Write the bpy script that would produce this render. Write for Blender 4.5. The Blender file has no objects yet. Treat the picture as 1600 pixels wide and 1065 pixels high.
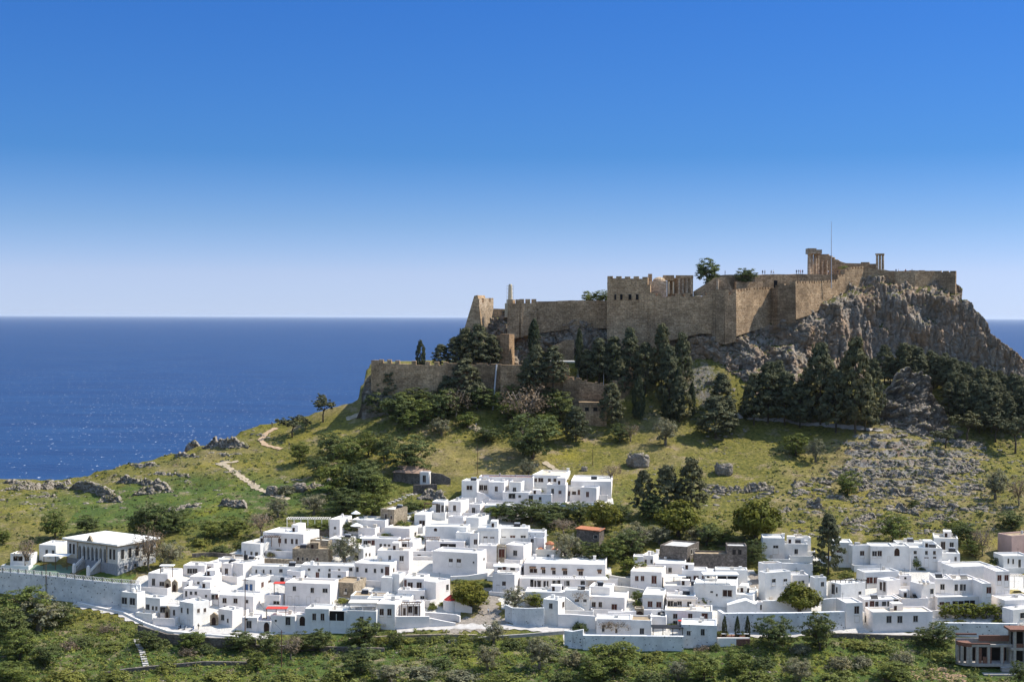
import bpy, bmesh, math, random
import numpy as np
from mathutils import Vector, Matrix, noise
R = math.radians
S = bpy.context.scene
COL = S.collection
random.seed(7); rng = np.random.default_rng(7)

# ------------------------------------------------------------------ camera, sky, sun, exposure
W0, H0, F = 1600.0, 1065.0, 2200.0
CAM = Vector((0, 0, 100.0))
CM = Matrix.Rotation(R(90 - 0.995), 3, 'X') @ Matrix.Rotation(R(0.18), 3, 'Z')
cd = bpy.data.cameras.new('camera'); cam = bpy.data.objects.new('camera', cd); COL.objects.link(cam)
cam.matrix_world = Matrix.Translation(CAM) @ CM.to_4x4()
cd.sensor_width = 36; cd.lens = 36 * F / W0; cd.clip_start = 1; cd.clip_end = 200000
S.camera = cam

S.view_settings.view_transform = 'Standard'; S.view_settings.look = 'None'; S.view_settings.exposure = 1.35
S.view_settings.gamma = 1; S.view_settings.use_curve_mapping = False
SUN_EL, SUN_AZ = 51.0, 15.0          # azimuth measured from +X (right) towards +Y (away)
world = bpy.data.worlds.new('World'); S.world = world; world.use_nodes = True
wn = world.node_tree; wn.nodes.clear()
sky = wn.nodes.new('ShaderNodeTexSky'); sky.sky_type = 'NISHITA'; sky.sun_disc = False
sky.sun_elevation = R(SUN_EL); sky.sun_rotation = R(90 - SUN_AZ)
sky.altitude = 0; sky.air_density = 1.0; sky.dust_density = 0.0; sky.ozone_density = 3.0
bg = wn.nodes.new('ShaderNodeBackground'); bg.inputs['Strength'].default_value = 0.15
wo = wn.nodes.new('ShaderNodeOutputWorld')
# clear-air grading by real elevation: in view deeper blue above, pale at the horizon; added fill light higher up
tc = wn.nodes.new('ShaderNodeTexCoord'); sp = wn.nodes.new('ShaderNodeSeparateXYZ')
wn.links.new(tc.outputs['Generated'], sp.inputs[0])
rmp = wn.nodes.new('ShaderNodeValToRGB'); wn.links.new(sp.outputs['Z'], rmp.inputs[0])
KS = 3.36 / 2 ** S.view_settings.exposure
SKYRAMP = [(p_, tuple(min(1, a_ * KS) for a_ in c_)) for p_, c_ in ((0.0, (.1315, .176, .342)), (0.03, (.1475, .170, .291)), (0.065, (.104, .143, .2395)), (0.113, (.053, .113, .211)), (0.228, (.0435, .112, .230)))] + [(0.47, (1, .89, .77))]  # last stop: unseen high sky made bright and warm to add ambient fill
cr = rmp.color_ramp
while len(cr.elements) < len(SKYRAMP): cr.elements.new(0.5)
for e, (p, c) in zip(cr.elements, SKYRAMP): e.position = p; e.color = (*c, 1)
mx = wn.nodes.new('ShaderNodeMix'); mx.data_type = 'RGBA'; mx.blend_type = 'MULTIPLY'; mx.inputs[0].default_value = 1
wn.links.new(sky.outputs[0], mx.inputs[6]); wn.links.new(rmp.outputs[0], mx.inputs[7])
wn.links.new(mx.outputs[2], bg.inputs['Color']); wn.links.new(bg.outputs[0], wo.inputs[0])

sl = bpy.data.lights.new('sun', 'SUN'); sun = bpy.data.objects.new('sun', sl); COL.objects.link(sun)
sl.energy = 2.75; sl.angle = R(0.5); sl.color = (1.0, 0.95, 0.86)
SV = Vector((math.cos(R(SUN_EL)) * math.cos(R(SUN_AZ)), math.cos(R(SUN_EL)) * math.sin(R(SUN_AZ)), math.sin(R(SUN_EL))))
sun.rotation_euler = SV.to_track_quat('Z', 'Y').to_euler(); sun.location = (200, 200, 400)

def ray(px, py):
    d = CM @ Vector(((px - W0 / 2) / F, (H0 / 2 - py) / F, -1)); return d / d.y
def P(px, py, D): return CAM + ray(px, py) * D
def tx(px): return (px - 800) / F      # X per metre of depth

# ------------------------------------------------------------------ helpers
def tag(o, label=None, cat=None, group=None, kind=None):
    if label: o['label'] = label
    if cat: o['category'] = cat
    if group: o['group'] = group
    if kind: o['kind'] = kind
    return o
def obj(name, me, parent=None, mat=None):
    o = bpy.data.objects.new(name, me); COL.objects.link(o)
    if parent is not None: o.parent = parent
    if mat is not None and me is not None and len(me.materials) == 0: me.materials.append(mat)
    return o
def empty(name, loc, rz=0, label=None, cat=None, group=None):
    o = bpy.data.objects.new(name, None); COL.objects.link(o); o.location = loc; o.rotation_euler = (0, 0, rz); o.empty_display_size = 0.3
    return tag(o, label, cat, group)
def mesh(name, v, f, mat=None, smooth=False, mats=None, mi=None):
    me = bpy.data.meshes.new(name)
    if isinstance(v, np.ndarray) and isinstance(f, np.ndarray):
        n, k = f.shape
        me.vertices.add(len(v)); me.vertices.foreach_set('co', v.astype(np.float32).ravel())
        me.loops.add(n * k); me.loops.foreach_set('vertex_index', f.astype(np.int32).ravel())
        me.polygons.add(n); me.polygons.foreach_set('loop_start', np.arange(n, dtype=np.int32) * k)
        me.update(calc_edges=True)
    else:
        me.from_pydata([tuple(a) for a in v], [], [tuple(a) for a in f])
    for m in (mats or ([mat] if mat else [])): me.materials.append(m)
    if mi is not None: me.polygons.foreach_set('material_index', np.asarray(mi, dtype=np.int32))
    if smooth: me.polygons.foreach_set('use_smooth', np.ones(len(me.polygons), dtype=bool))
    me.update(); return me
def colattr(me, cols, name='Col'):
    a = me.color_attributes.new(name, 'FLOAT_COLOR', 'POINT')
    c = np.ones((len(me.vertices), 4), dtype=np.float32); c[:, :cols.shape[1]] = cols
    a.data.foreach_set('color', c.ravel())
class MB:
    """collects boxes, tubes and prisms into ONE mesh"""
    def __init__(s): s.v = []; s.f = []
    def box(s, a, b, m=None):
        x0, y0, z0 = a; x1, y1, z1 = b; i = len(s.v)
        q = [(x0,y0,z0),(x1,y0,z0),(x1,y1,z0),(x0,y1,z0),(x0,y0,z1),(x1,y0,z1),(x1,y1,z1),(x0,y1,z1)]
        s.v += [tuple(m @ Vector(p)) for p in q] if m else q
        s.f += [tuple(i + k for k in t) for t in ((0,3,2,1),(4,5,6,7),(0,1,5,4),(1,2,6,5),(2,3,7,6),(3,0,4,7))]; return s
    def tube(s, pts, rs, n=8, cap=True):
        i = len(s.v); pts = [Vector(p) for p in pts]
        if not isinstance(rs, (list, tuple)): rs = [rs] * len(pts)
        for k, p in enumerate(pts):
            d = (pts[min(k + 1, len(pts) - 1)] - pts[max(k - 1, 0)]).normalized()
            a = d.orthogonal().normalized() if abs(d.z) < 0.99 else Vector((1, 0, 0)); b = d.cross(a).normalized(); a = b.cross(d)
            for j in range(n):
                t = 2 * math.pi * j / n; s.v.append(tuple(p + (a * math.cos(t) + b * math.sin(t)) * rs[k]))
        for k in range(len(pts) - 1):
            for j in range(n):
                s.f.append((i + k * n + j, i + k * n + (j + 1) % n, i + (k + 1) * n + (j + 1) % n, i + (k + 1) * n + j))
        if cap:
            s.f.append(tuple(i + j for j in range(n))[::-1]); s.f.append(tuple(i + (len(pts) - 1) * n + j for j in range(n)))
        return s
    def prism(s, out, off):
        """closed outline (list of 3-D points) swept by the vector off"""
        i = len(s.v); n = len(out); off = Vector(off)
        s.v += [tuple(p) for p in out] + [tuple(Vector(p) + off) for p in out]
        s.f.append(tuple(i + k for k in range(n))); s.f.append(tuple(i + n + k for k in range(n))[::-1])
        for k in range(n): s.f.append((i + k, i + n + k, i + n + (k + 1) % n, i + (k + 1) % n))
        return s
    def mesh(s, name, mat=None, smooth=False):
        me = mesh(name, s.v, s.f, mat, smooth)
        bm = bmesh.new(); bm.from_mesh(me); bmesh.ops.recalc_face_normals(bm, faces=bm.faces); bm.to_mesh(me); bm.free(); return me
    def build(s, name, mat, parent=None, smooth=False): return obj(name, s.mesh(name, mat, smooth), parent)

# value noise, vectorised
_T = rng.random((64, 64, 64)).astype(np.float32)
def vn(p):
    p = np.asarray(p, dtype=np.float64); i = np.floor(p).astype(int); f = p - i; f = f * f * (3 - 2 * f); i &= 63; j = (i + 1) & 63
    x0, y0, z0 = i.T; x1, y1, z1 = j.T; a, b, c = f.T
    L = lambda u, v, t: u + (v - u) * t
    return L(L(L(_T[x0,y0,z0], _T[x1,y0,z0], a), L(_T[x0,y1,z0], _T[x1,y1,z0], a), b),
             L(L(_T[x0,y0,z1], _T[x1,y0,z1], a), L(_T[x0,y1,z1], _T[x1,y1,z1], a), b), c) * 2 - 1
def fbm(p, o=4, g=0.5):
    t = 0; a = 1.0
    for k in range(o): t = t + a * vn(np.asarray(p) * 2 ** k + 7.3 * k); a *= g
    return t
def cells(p, jit=0.9):
    """Worley: distance to nearest, second nearest, and a random id per cell"""
    p = np.asarray(p, dtype=np.float64); b = np.floor(p).astype(int)
    d1 = np.full(len(p), 9.0); d2 = np.full(len(p), 9.0); idv = np.zeros(len(p))
    for dx in (-1, 0, 1):
        for dy in (-1, 0, 1):
            for dz in (-1, 0, 1):
                c = b + (dx, dy, dz); m = c & 63
                q = c + 0.5 + jit * (np.stack([_T[m[:,0],m[:,1],m[:,2]], _T[m[:,1],m[:,2],m[:,0]], _T[m[:,2],m[:,0],m[:,1]]], 1) - 0.5)
                d = np.linalg.norm(q - p, axis=1); near = d < d1
                d2 = np.where(near, d1, np.minimum(d2, d)); idv = np.where(near, _T[m[:,2],m[:,1],m[:,0]], idv); d1 = np.where(near, d, d1)
    return d1, d2, idv

# ------------------------------------------------------------------ materials
class NT:
    def __init__(s, name):
        s.m = bpy.data.materials.new(name); s.m.use_nodes = True; s.t = s.m.node_tree; s.b = s.t.nodes['Principled BSDF']
        s.b.inputs['Specular IOR Level'].default_value = 0.15; s.b.inputs['Roughness'].default_value = 0.9
    def n(s, t, **k):
        x = s.t.nodes.new(t)
        for a, v in k.items():
            if hasattr(x, a): setattr(x, a, v)
        return x
    def l(s, a, b): s.t.links.new(a, b)
    def coord(s, obj=True): return s.n('ShaderNodeTexCoord').outputs['Object'] if obj else s.n('ShaderNodeNewGeometry').outputs['Position']
    def noise(s, v, scale, detail=4, rough=0.55, out='Fac', dist=0):
        x = s.n('ShaderNodeTexNoise'); x.inputs['Scale'].default_value = scale; x.inputs['Detail'].default_value = detail
        x.inputs['Roughness'].default_value = rough; x.inputs['Distortion'].default_value = dist
        if v: s.l(v, x.inputs['Vector'])
        return x.outputs[out]
    def vor(s, v, scale, feat='F1', out='Distance'):
        x = s.n('ShaderNodeTexVoronoi'); x.feature = feat; x.inputs['Scale'].default_value = scale
        if v: s.l(v, x.inputs['Vector'])
        return x.outputs[out]
    def ramp(s, f, stops, const=False):
        x = s.n('ShaderNodeValToRGB'); e = x.color_ramp.elements
        if const: x.color_ramp.interpolation = 'CONSTANT'
        while len(e) < len(stops): e.new(0.5)
        for q, (p, c) in zip(e, stops):
            q.position = p; c = (c, c, c) if isinstance(c, (int, float)) else c; q.color = (*c, 1)
        s.l(f, x.inputs[0]); return x.outputs[0]
    def mix(s, f, a, b, mode='MIX'):
        x = s.n('ShaderNodeMix'); x.data_type = 'RGBA'; x.blend_type = mode
        for i, val in ((0, f), (6, a), (7, b)):
            sock = x.inputs[i]
            if isinstance(val, (int, float)): sock.default_value = val if i == 0 else (val, val, val, 1)
            elif isinstance(val, tuple): sock.default_value = (*val, 1)
            else: s.l(val, sock)
        return x.outputs[2]
    def math(s, op, a, b=0.0, c=None):
        x = s.n('ShaderNodeMath'); x.operation = op
        for i, val in enumerate((a, b) if c is None else (a, b, c)):
            if isinstance(val, (int, float)): x.inputs[i].default_value = val
            else: s.l(val, x.inputs[i])
        return x.outputs[0]
    def scale(s, v, xyz):
        x = s.n('ShaderNodeMapping'); x.inputs['Scale'].default_value = xyz; s.l(v, x.inputs['Vector']); return x.outputs[0]
    def bump(s, h, strength=0.5, dist=0.1):
        x = s.n('ShaderNodeBump'); x.inputs['Strength'].default_value = strength; x.inputs['Distance'].default_value = dist
        s.l(h, x.inputs['Height']); s.l(x.outputs[0], s.b.inputs['Normal'])
    def base(s, c):
        if isinstance(c, tuple): s.b.inputs['Base Color'].default_value = (*c, 1)
        else: s.l(c, s.b.inputs['Base Color'])
        return s.m
M = {}
def plain(name, c, var=0.25, sc=3.0, rough=0.85, spec=0.15):
    t = NT(name); v = t.coord(); n = t.noise(v, sc, 4)
    t.b.inputs['Roughness'].default_value = rough; t.b.inputs['Specular IOR Level'].default_value = spec
    k = t.ramp(n, [(0.3, 1 - var), (0.7, 1 + var * 0.6)])
    M[name] = t.base(t.mix(1.0, c, k, 'MULTIPLY')); return M[name]
# ------------------------------------------------------------------ terrain height field
CP = []   # (px, py, D) seen ground points
def row(py, *ps):
    for px, D in ps: CP.append((px, py, D))
row(1065, (-120, 300), (0, 306), (150, 310), (350, 308), (600, 308), (900, 309), (1200, 311), (1450, 314), (1720, 314))
row(1030, (300, 320), (500, 322), (700, 322), (900, 322), (1100, 323), (1300, 324), (1500, 326))
row(1000, (0, 326), (120, 332), (700, 333), (1300, 333), (1450, 334))
CP += [(20, 955, 346), (150, 950, 349), (200, 962, 345), (260, 986, 338.5), (400, 992, 337), (560, 986, 338.5), (700, 979, 340.5), (790, 979, 340.5), (870, 986, 338.5),
       (1200, 994, 336.5), (1310, 985, 338.5), (1450, 990, 337.5), (1550, 1000, 335), (900, 1020, 329), (1000, 1022, 328.5), (1100, 1018, 329.5)]
row(893, (-100, 368), (0, 367), (120, 368), (200, 366)); CP += [(220, 906, 361), (280, 895, 368)]
row(940, (330, 353), (500, 353), (700, 353), (850, 353), (1000, 353), (1200, 353), (1400, 353), (1600, 353))
row(900, (350, 369), (500, 369), (700, 369), (900, 369), (1050, 369), (1250, 369), (1450, 369), (1650, 369))
row(850, (0, 393), (200, 391), (400, 390), (550, 390), (700, 390), (900, 390), (1050, 390), (1250, 391), (1450, 391), (1650, 390))
row(800, (0, 420), (130, 419), (250, 416), (400, 413), (550, 413), (700, 413), (900, 413), (1050, 413), (1200, 413), (1300, 413), (1400, 413), (1500, 412), (1650, 410))
row(760, (0, 448), (150, 448), (300, 440), (450, 436), (600, 433), (750, 433), (950, 433), (1100, 433), (1250, 433), (1400, 433), (1550, 432))
CP += [(100, 757, 466), (150, 740, 474), (250, 717, 480), (330, 695, 486), (400, 667, 496), (470, 660, 495), (560, 652, 492), (300, 735, 456), (400, 715, 464), (500, 695, 471)]
row(720, (600, 453), (700, 453), (850, 453), (1050, 453), (1200, 453), (1300, 453), (1450, 452), (1550, 455), (1700, 455))
row(690, (600, 467), (700, 467), (900, 468), (1050, 469), (1150, 470), (1300, 469), (1420, 468), (1550, 470), (1700, 470))
row(650, (620, 483), (700, 483), (850, 483), (950, 484), (1100, 485), (1250, 486), (1420, 484), (1600, 488))
row(600, (900, 492), (1000, 494), (1100, 494), (1150, 495), (1250, 497), (1350, 499), (1500, 504), (1600, 508), (1750, 510))
CP += [(800, 640, 485), (1000, 570, 498), (1100, 560, 500)]
_pts = [tuple(P(*c)) for c in CP]
for X in (-320, -200, -100, 0, 100, 200, 320):
    k = abs(X) / 320
    _pts += [(X, 285, 15), (X, 250, 12), (X, 200, 16), (X, 150, 32), (X, 90, 60), (X, 35, 86), (X, -40, 97)]
for X in (-60, 0, 60): _pts += [(X, 540, 86), (X, 570, 84), (X, 620, 80)]
for X in (112, 135, 160, 185, 215): _pts += [(X, 514, 77.5), (X, 532, 77), (X, 570, 76), (X, 620, 74)]
for X in (-130, -190, -260, -330): _pts += [(X, 540, 64 + X * 0.06), (X, 600, 62 + X * 0.06)]
_pts += [(-330, 330, 24), (-330, 400, 38), (-330, 470, 44), (330, 330, 25), (330, 400, 40), (330, 470, 56), (330, 520, 64), (330, 600, 64)]
_pts = np.array(_pts); _cx = _pts[:, :2] / 100.0
def _U(r2): return 0.5 * r2 * np.log(r2 + 1e-9)
def _tps():
    n = len(_cx); K = _U(((_cx[:, None] - _cx[None]) ** 2).sum(-1)) + np.eye(n) * 2e-3
    Pm = np.c_[np.ones(n), _cx]; A = np.block([[K, Pm], [Pm.T, np.zeros((3, 3))]])
    return np.linalg.solve(A, np.r_[_pts[:, 2], 0, 0, 0])
_w = _tps()
def tps(X, Y):
    q = np.stack([X.ravel(), Y.ravel()], 1) / 100.0; out = np.empty(len(q))
    for i in range(0, len(q), 20000):
        c = q[i:i + 20000]; out[i:i + 20000] = _U(((c[:, None] - _cx[None]) ** 2).sum(-1)) @ _w[:-3] + np.c_[np.ones(len(c)), c] @ _w[-3:]
    return out.reshape(X.shape)
def axis(a, b, c, d, step, far):
    m = np.arange(b, c + 1e-6, step); l = [b]; s = step
    while l[-1] > a: s = min(s * 1.25, far); l.append(l[-1] - s)
    r = [c]; s = step
    while r[-1] < d: s = min(s * 1.25, far); r.append(r[-1] + s)
    return np.r_[np.array(l[1:])[::-1], m, np.array(r[1:])]
GX = axis(-420, -178, 205, 420, 1.0, 14); GY = axis(-60, 296, 560, 720, 1.0, 12)
XX, YY = np.meshgrid(GX, GY); 
_sil = [(-400, 455), (-171, 468), (-150, 472), (-120, 482), (-100, 489), (-91, 497), (-75, 499), (-56, 503), (-50, 560), (60, 585), (170, 566), (200, 552), (260, 545), (420, 540)]
YE = np.interp(XX, [a for a, b in _sil], [b for a, b in _sil])
ZB = tps(XX, np.minimum(YY, YE))
p3 = np.stack([XX.ravel(), YY.ravel(), np.zeros(XX.size)], 1)
def shp(a): return a.reshape(XX.shape)
N1 = shp(fbm(p3 / 24, 4)); N2 = shp(fbm(p3 / 5.5 + 11, 4, 0.55))
ss = lambda x, a, b: (lambda t: t * t * (3 - 2 * t))(np.clip((x - a) / (b - a), 0, 1))
wild = ss(YY, 372, 400) * 0.75 + 0.25
wild = np.where((XX < -75) & (YY > 355) & (YY < 372), 0.06, wild)
ZB = ZB + 0.7 * N1 * wild + 0.32 * N2 * wild
def blob(px, py, D, rx, ry, pw=1.0):
    c = P(px, py, D); return np.exp(-(((XX - c.x) / rx) ** 2 + ((YY - c.y) / ry) ** 2) ** pw)
# ledges of bedrock: terraced ground on the right slope and on the promontory
LEDGE = np.clip(1.15 * blob(1430, 745, 442, 40, 34, 2.0) + 0.8 * blob(1330, 800, 412, 26, 20) + 0.75 * blob(200, 735, 474, 32, 18) + 0.8 * blob(20, 765, 460, 26, 12) + 0.6 * blob(1545, 790, 420, 25, 15)
               + 0.55 * blob(345, 690, 486, 16, 8) + 0.7 * blob(400, 675, 494, 16, 9) + 0.55 * blob(1130, 765, 432, 22, 5), 0, 1)
LEDGE *= np.clip(0.65 + 0.8 * N1, 0.1, 1.2)
st = 2.4; q = (ZB + 0.9 * N1 + 0.35 * N2) / st; fr = q - np.floor(q)
ZT = (np.floor(q) + np.clip((fr - 0.12) / 0.3, 0, 1)) * st - 0.9 * N1 - 0.2 * N2
ZB = ZB + np.clip(LEDGE, 0, 1) * (ZT - ZB)
CL = np.stack([XX.ravel() / 2.6, YY.ravel() / 2.6, np.zeros(XX.size)], 1)
c1, c2, cid = cells(CL); BL = shp((cid - 0.4) * np.clip((c2 - c1) * 5, 0, 1))
ZB = ZB + np.clip(LEDGE, 0, 1) * BL * .7
# terrace carried by the lower fortress wall
ter = (XX > P(584, 560, 491).x) & (XX < P(905, 560, 491).x) & (YY > 491.0) & (YY < 530)
ZB = np.where(ter, np.maximum(ZB, 82.0 + 0.2 * N2), ZB)
cap = (XX < 12) & (YY > 490.5) & (XX > -56)
ZB = np.where(cap, np.minimum(ZB, 82.2 + np.clip(XX + 30, 0, None) * .06 + 0.25 * N2), ZB)
# the coast falls away to the sea behind the skyline
dr = np.clip(YY - YE, 0, None); ZB = ZB - dr * (0.95 + 0.25 * N1) - np.minimum(dr, 8) * 0.3
# schoolyard levelled
ZB = np.maximum(ZB, -9.0)
def hgt(x, y):
    x = np.atleast_1d(x); y = np.atleast_1d(y)
    i = np.clip(np.searchsorted(GX, x) - 1, 0, len(GX) - 2); j = np.clip(np.searchsorted(GY, y) - 1, 0, len(GY) - 2)
    a = (x - GX[i]) / (GX[i + 1] - GX[i]); b = (y - GY[j]) / (GY[j + 1] - GY[j])
    return (ZB[j, i] * (1 - a) + ZB[j, i + 1] * a) * (1 - b) + (ZB[j + 1, i] * (1 - a) + ZB[j + 1, i + 1] * a) * b
def hz(x, y): return float(hgt(x, y)[0])
_DD = np.arange(285, 600, 0.25)
def ground(px, py, dmin=285):
    """the point of the ground seen at a pixel"""
    r = ray(px, py); D = _DD[_DD >= dmin]; z = CAM.z + r.z * D; h = hgt(r.x * D, D); k = np.nonzero(z < h)[0]
    D0 = D[k[0]] if len(k) else 500.0
    return Vector((r.x * D0, D0, hz(r.x * D0, D0)))

# masks stored as a colour attribute: r bare rock, g dry / straw, b lush green
dry = np.clip(0.25 + 0.55 * N1 + 0.3 * shp(fbm(p3 / 55 + 3, 3)), 0, 1)
dry = np.clip(dry + .55 * blob(1430, 755, 440, 48, 42) - .25 * blob(200, 760, 452, 60, 40), 0, 1)
lush = np.clip(1.2 - np.abs(YY - 320) / 34, 0, 1) * 0.9 + 0.7 * blob(330, 770, 432, 40, 22) + 0.45 * blob(120, 790, 430, 50, 26) + 0.4 * ((XX < 60) & (XX > -130) & (YY > 395) & (YY < 440))
rub = blob(1480, 1050, 314, 9, 9, 2.0)
vill = ((YY > 336) & (YY < 400) & (XX > -85)).astype(float)
_A = np.array(CM).T
_q = np.stack([XX, YY, ZB], -1) - np.array(CAM); _q = _q @ _A.T; _d = np.maximum(-_q[..., 2], 1.0); SX = W0 / 2 + _q[..., 0] / _d * F; SY = H0 / 2 - _q[..., 1] / _d * F
def inpoly(poly):
    r = np.zeros(XX.shape, bool); n = len(poly)
    for i in range(n):
        (xa, ya), (xb, yb) = poly[i], poly[i - 1]
        r ^= ((ya > SY) != (yb > SY)) & (SX < (xb - xa) * (SY - ya) / (yb - ya + 1e-9) + xa)
    return r & (YY > 280)
PAVE = [[(186, 960), (215, 900), (300, 888), (340, 872), (400, 846), (415, 840), (530, 828), (640, 800), (700, 784), (725, 770), (960, 778), (960, 795), (850, 800), (800, 815), (855, 835), (850, 860), (870, 878), (950, 884), (960, 905), (1000, 890), (1040, 876), (1090, 885), (1180, 890), (1185, 960), (1290, 965), (1330, 985), (1280, 985), (1125, 985), (1122, 1012), (885, 1012), (880, 985), (790, 976), (660, 976), (545, 988), (420, 992), (330, 991), (260, 984)],
        [(1190, 872), (1300, 868), (1330, 885), (1470, 885), (1510, 875), (1510, 895), (1610, 900), (1610, 990), (1480, 985), (1320, 985), (1300, 955), (1190, 955)]]
pav = np.zeros(XX.shape)
for _p in PAVE: pav = np.maximum(pav, inpoly(_p))
for _p in ([(1268, 905), (1270, 880), (1340, 876), (1350, 898), (1310, 910)], [(680, 905), (770, 900), (770, 930), (740, 930), (690, 930)], [(715, 925), (772, 922), (786, 950), (812, 992), (560, 996), (640, 981), (690, 976), (718, 968)]): pav = np.where(inpoly(_p), 0, pav)
nv = len(GX); nu = len(GY)
idx = np.arange(nv * nu).reshape(nu, nv)
F4 = np.stack([idx[:-1, :-1].ravel(), idx[:-1, 1:].ravel(), idx[1:, 1:].ravel(), idx[1:, :-1].ravel()], 1)
g_me = mesh('terrain', np.stack([XX.ravel(), YY.ravel(), ZB.ravel()], 1), F4, smooth=True)
colattr(g_me, np.stack([np.clip(LEDGE * 0.9 + 1.0 * (rub > 0.35), 0, 1).ravel(), np.clip(dry + 0.9 * rub, 0, 1).ravel(), np.clip(lush, 0, 1).ravel(), pav.ravel()], 1))
def rockcol(t, v):
    n = t.noise(v, 0.25, 6, 0.6); n2 = t.noise(v, 1.6, 5, 0.65); n3 = t.noise(t.scale(v, (0.5, 0.5, 0.12)), 0.5, 5, 0.6)
    c = t.ramp(n2, [(0.25, (0.07, 0.064, 0.058)), (0.48, (0.19, 0.175, 0.155)), (0.75, (0.37, 0.345, 0.305))])
    w = t.ramp(n3, [(0.52, 0.0), (0.68, 0.75)])
    return t.mix(w, c, t.mix(n, (0.22, 0.12, 0.065), (0.40, 0.26, 0.15)))
t = NT('terrain'); v = t.coord(False)
ca = t.n('ShaderNodeVertexColor'); ca.layer_name = 'Col'; sep = t.n('ShaderNodeSeparateColor'); t.l(ca.outputs[0], sep.inputs[0])
n1 = t.noise(v, 0.10, 6, 0.62); n2 = t.noise(v, 0.9, 5, 0.7); n3 = t.noise(v, 3.2, 3, 0.7)
green = t.ramp(n2, [(0.3, (0.048, 0.056, 0.013)), (0.5, (0.135, 0.125, 0.026)), (0.72, (0.28, 0.225, 0.055))])
straw = t.ramp(n2, [(0.3, (0.115, 0.09, 0.036)), (0.55, (0.24, 0.19, 0.075)), (0.8, (0.35, 0.27, 0.13))])
deep = t.ramp(n2, [(0.3, (0.036, 0.058, 0.013)), (0.6, (0.085, 0.125, 0.024)), (0.8, (0.16, 0.18, 0.045))])
fd = t.math('ADD', t.math('MULTIPLY', sep.outputs[1], 0.9), t.math('MULTIPLY', t.math('SUBTRACT', n1, 0.5), 1.6))
g = t.mix(t.ramp(fd, [(0.3, 0), (0.75, 0.9)]), green, straw)
g = t.mix(t.ramp(t.math('ADD', t.math('SUBTRACT', n1, 0.5), sep.outputs[2]), [(0.35, 0), (0.8, 1)]), g, deep)
yel = t.ramp(t.math('MULTIPLY', t.noise(v, 0.06, 4), t.noise(v, 5, 2)), [(0.30, 0), (0.40, 0.45)])
g = t.mix(yel, g, (0.42, 0.33, 0.02))
soil = t.ramp(t.math('ADD', t.math('MULTIPLY', t.noise(v, 0.16, 6, 0.7), 0.75), t.math('MULTIPLY', n3, 0.25)), [(0.54, 0), (0.63, 0.85)])
g = t.mix(soil, g, t.mix(n3, (0.20, 0.14, 0.085), (0.38, 0.29, 0.19)))
geo = t.n('ShaderNodeNewGeometry'); sz = t.n('ShaderNodeSeparateXYZ'); t.l(geo.outputs['Normal'], sz.inputs[0])
steep = t.math('SUBTRACT', t.math('ADD', t.math('MULTIPLY', sep.outputs[0], 0.33), t.math('MULTIPLY', t.math('SUBTRACT', n2, 0.5), 0.30)), t.math('SUBTRACT', sz.outputs[2], 0.80))
fr_ = t.ramp(steep, [(0.16, 0), (0.24, 1)])
t.bump(t.math('ADD', t.math('MULTIPLY', n2, 0.7), n3), 0.9, 0.5)
g = t.mix(fr_, g, rockcol(t, v))
pv = t.mix(t.noise(v, 0.45, 4), (0.50, 0.46, 0.40), (0.80, 0.76, 0.69))
t.base(t.mix(t.ramp(t.math('ADD', ca.outputs[1], t.math('MULTIPLY', t.math('SUBTRACT', n2, 0.5), 0.4)), [(0.45, 0), (0.55, 1)]), g, pv))
g_me.materials.append(t.m)
terrain = tag(obj('terrain', g_me), kind='structure')

# ------------------------------------------------------------------ sea
t = NT('sea'); v = t.coord(False)
w1 = t.noise(t.scale(v, (0.05, 0.11, 1)), 1.0, 5, 0.6, dist=0.3); w2 = t.noise(t.scale(v, (0.006, 0.02, 1)), 1.0, 4, 0.6)
w3 = t.noise(t.scale(v, (0.30, 0.10, 1)), 1.0, 3, 0.6)
foam = t.ramp(t.math('ADD', w3, t.math('MULTIPLY', t.math('SUBTRACT', t.noise(t.scale(v, (.004, .002, 1)), 1.0, 3), .5), .12)), [(0.655, 0), (0.70, .65)])
c = t.ramp(t.math('ADD', t.math('MULTIPLY', w2, 0.6), t.math('MULTIPLY', w1, 0.4)), [(0.3, (0.009, 0.028, 0.092)), (0.55, (0.013, 0.045, 0.125)), (0.75, (0.024, 0.07, 0.17))])
t.b.inputs['Specular IOR Level'].default_value = 0.08; t.b.inputs['Roughness'].default_value = 0.45
t.bump(w1, 0.8, 1.2)
t.base(t.mix(foam, c, (0.7, 0.74, 0.8)))
sv = []; sf = []
xs = [-90000, -30000, -9000, -2500, -800, 0, 800, 2500, 9000, 30000, 90000]; ys = [-900, 300, 700, 1500, 4000, 12000, 45000, 130000]
sv = [(x, y, 0) for y in ys for x in xs]
for j in range(len(ys) - 1):
    for i in range(len(xs) - 1):
        a = j * len(xs) + i; sf.append((a, a + 1, a + 1 + len(xs), a + len(xs)))
tag(obj('sea', mesh('sea', sv, sf, t.m)), kind='structure')
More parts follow.
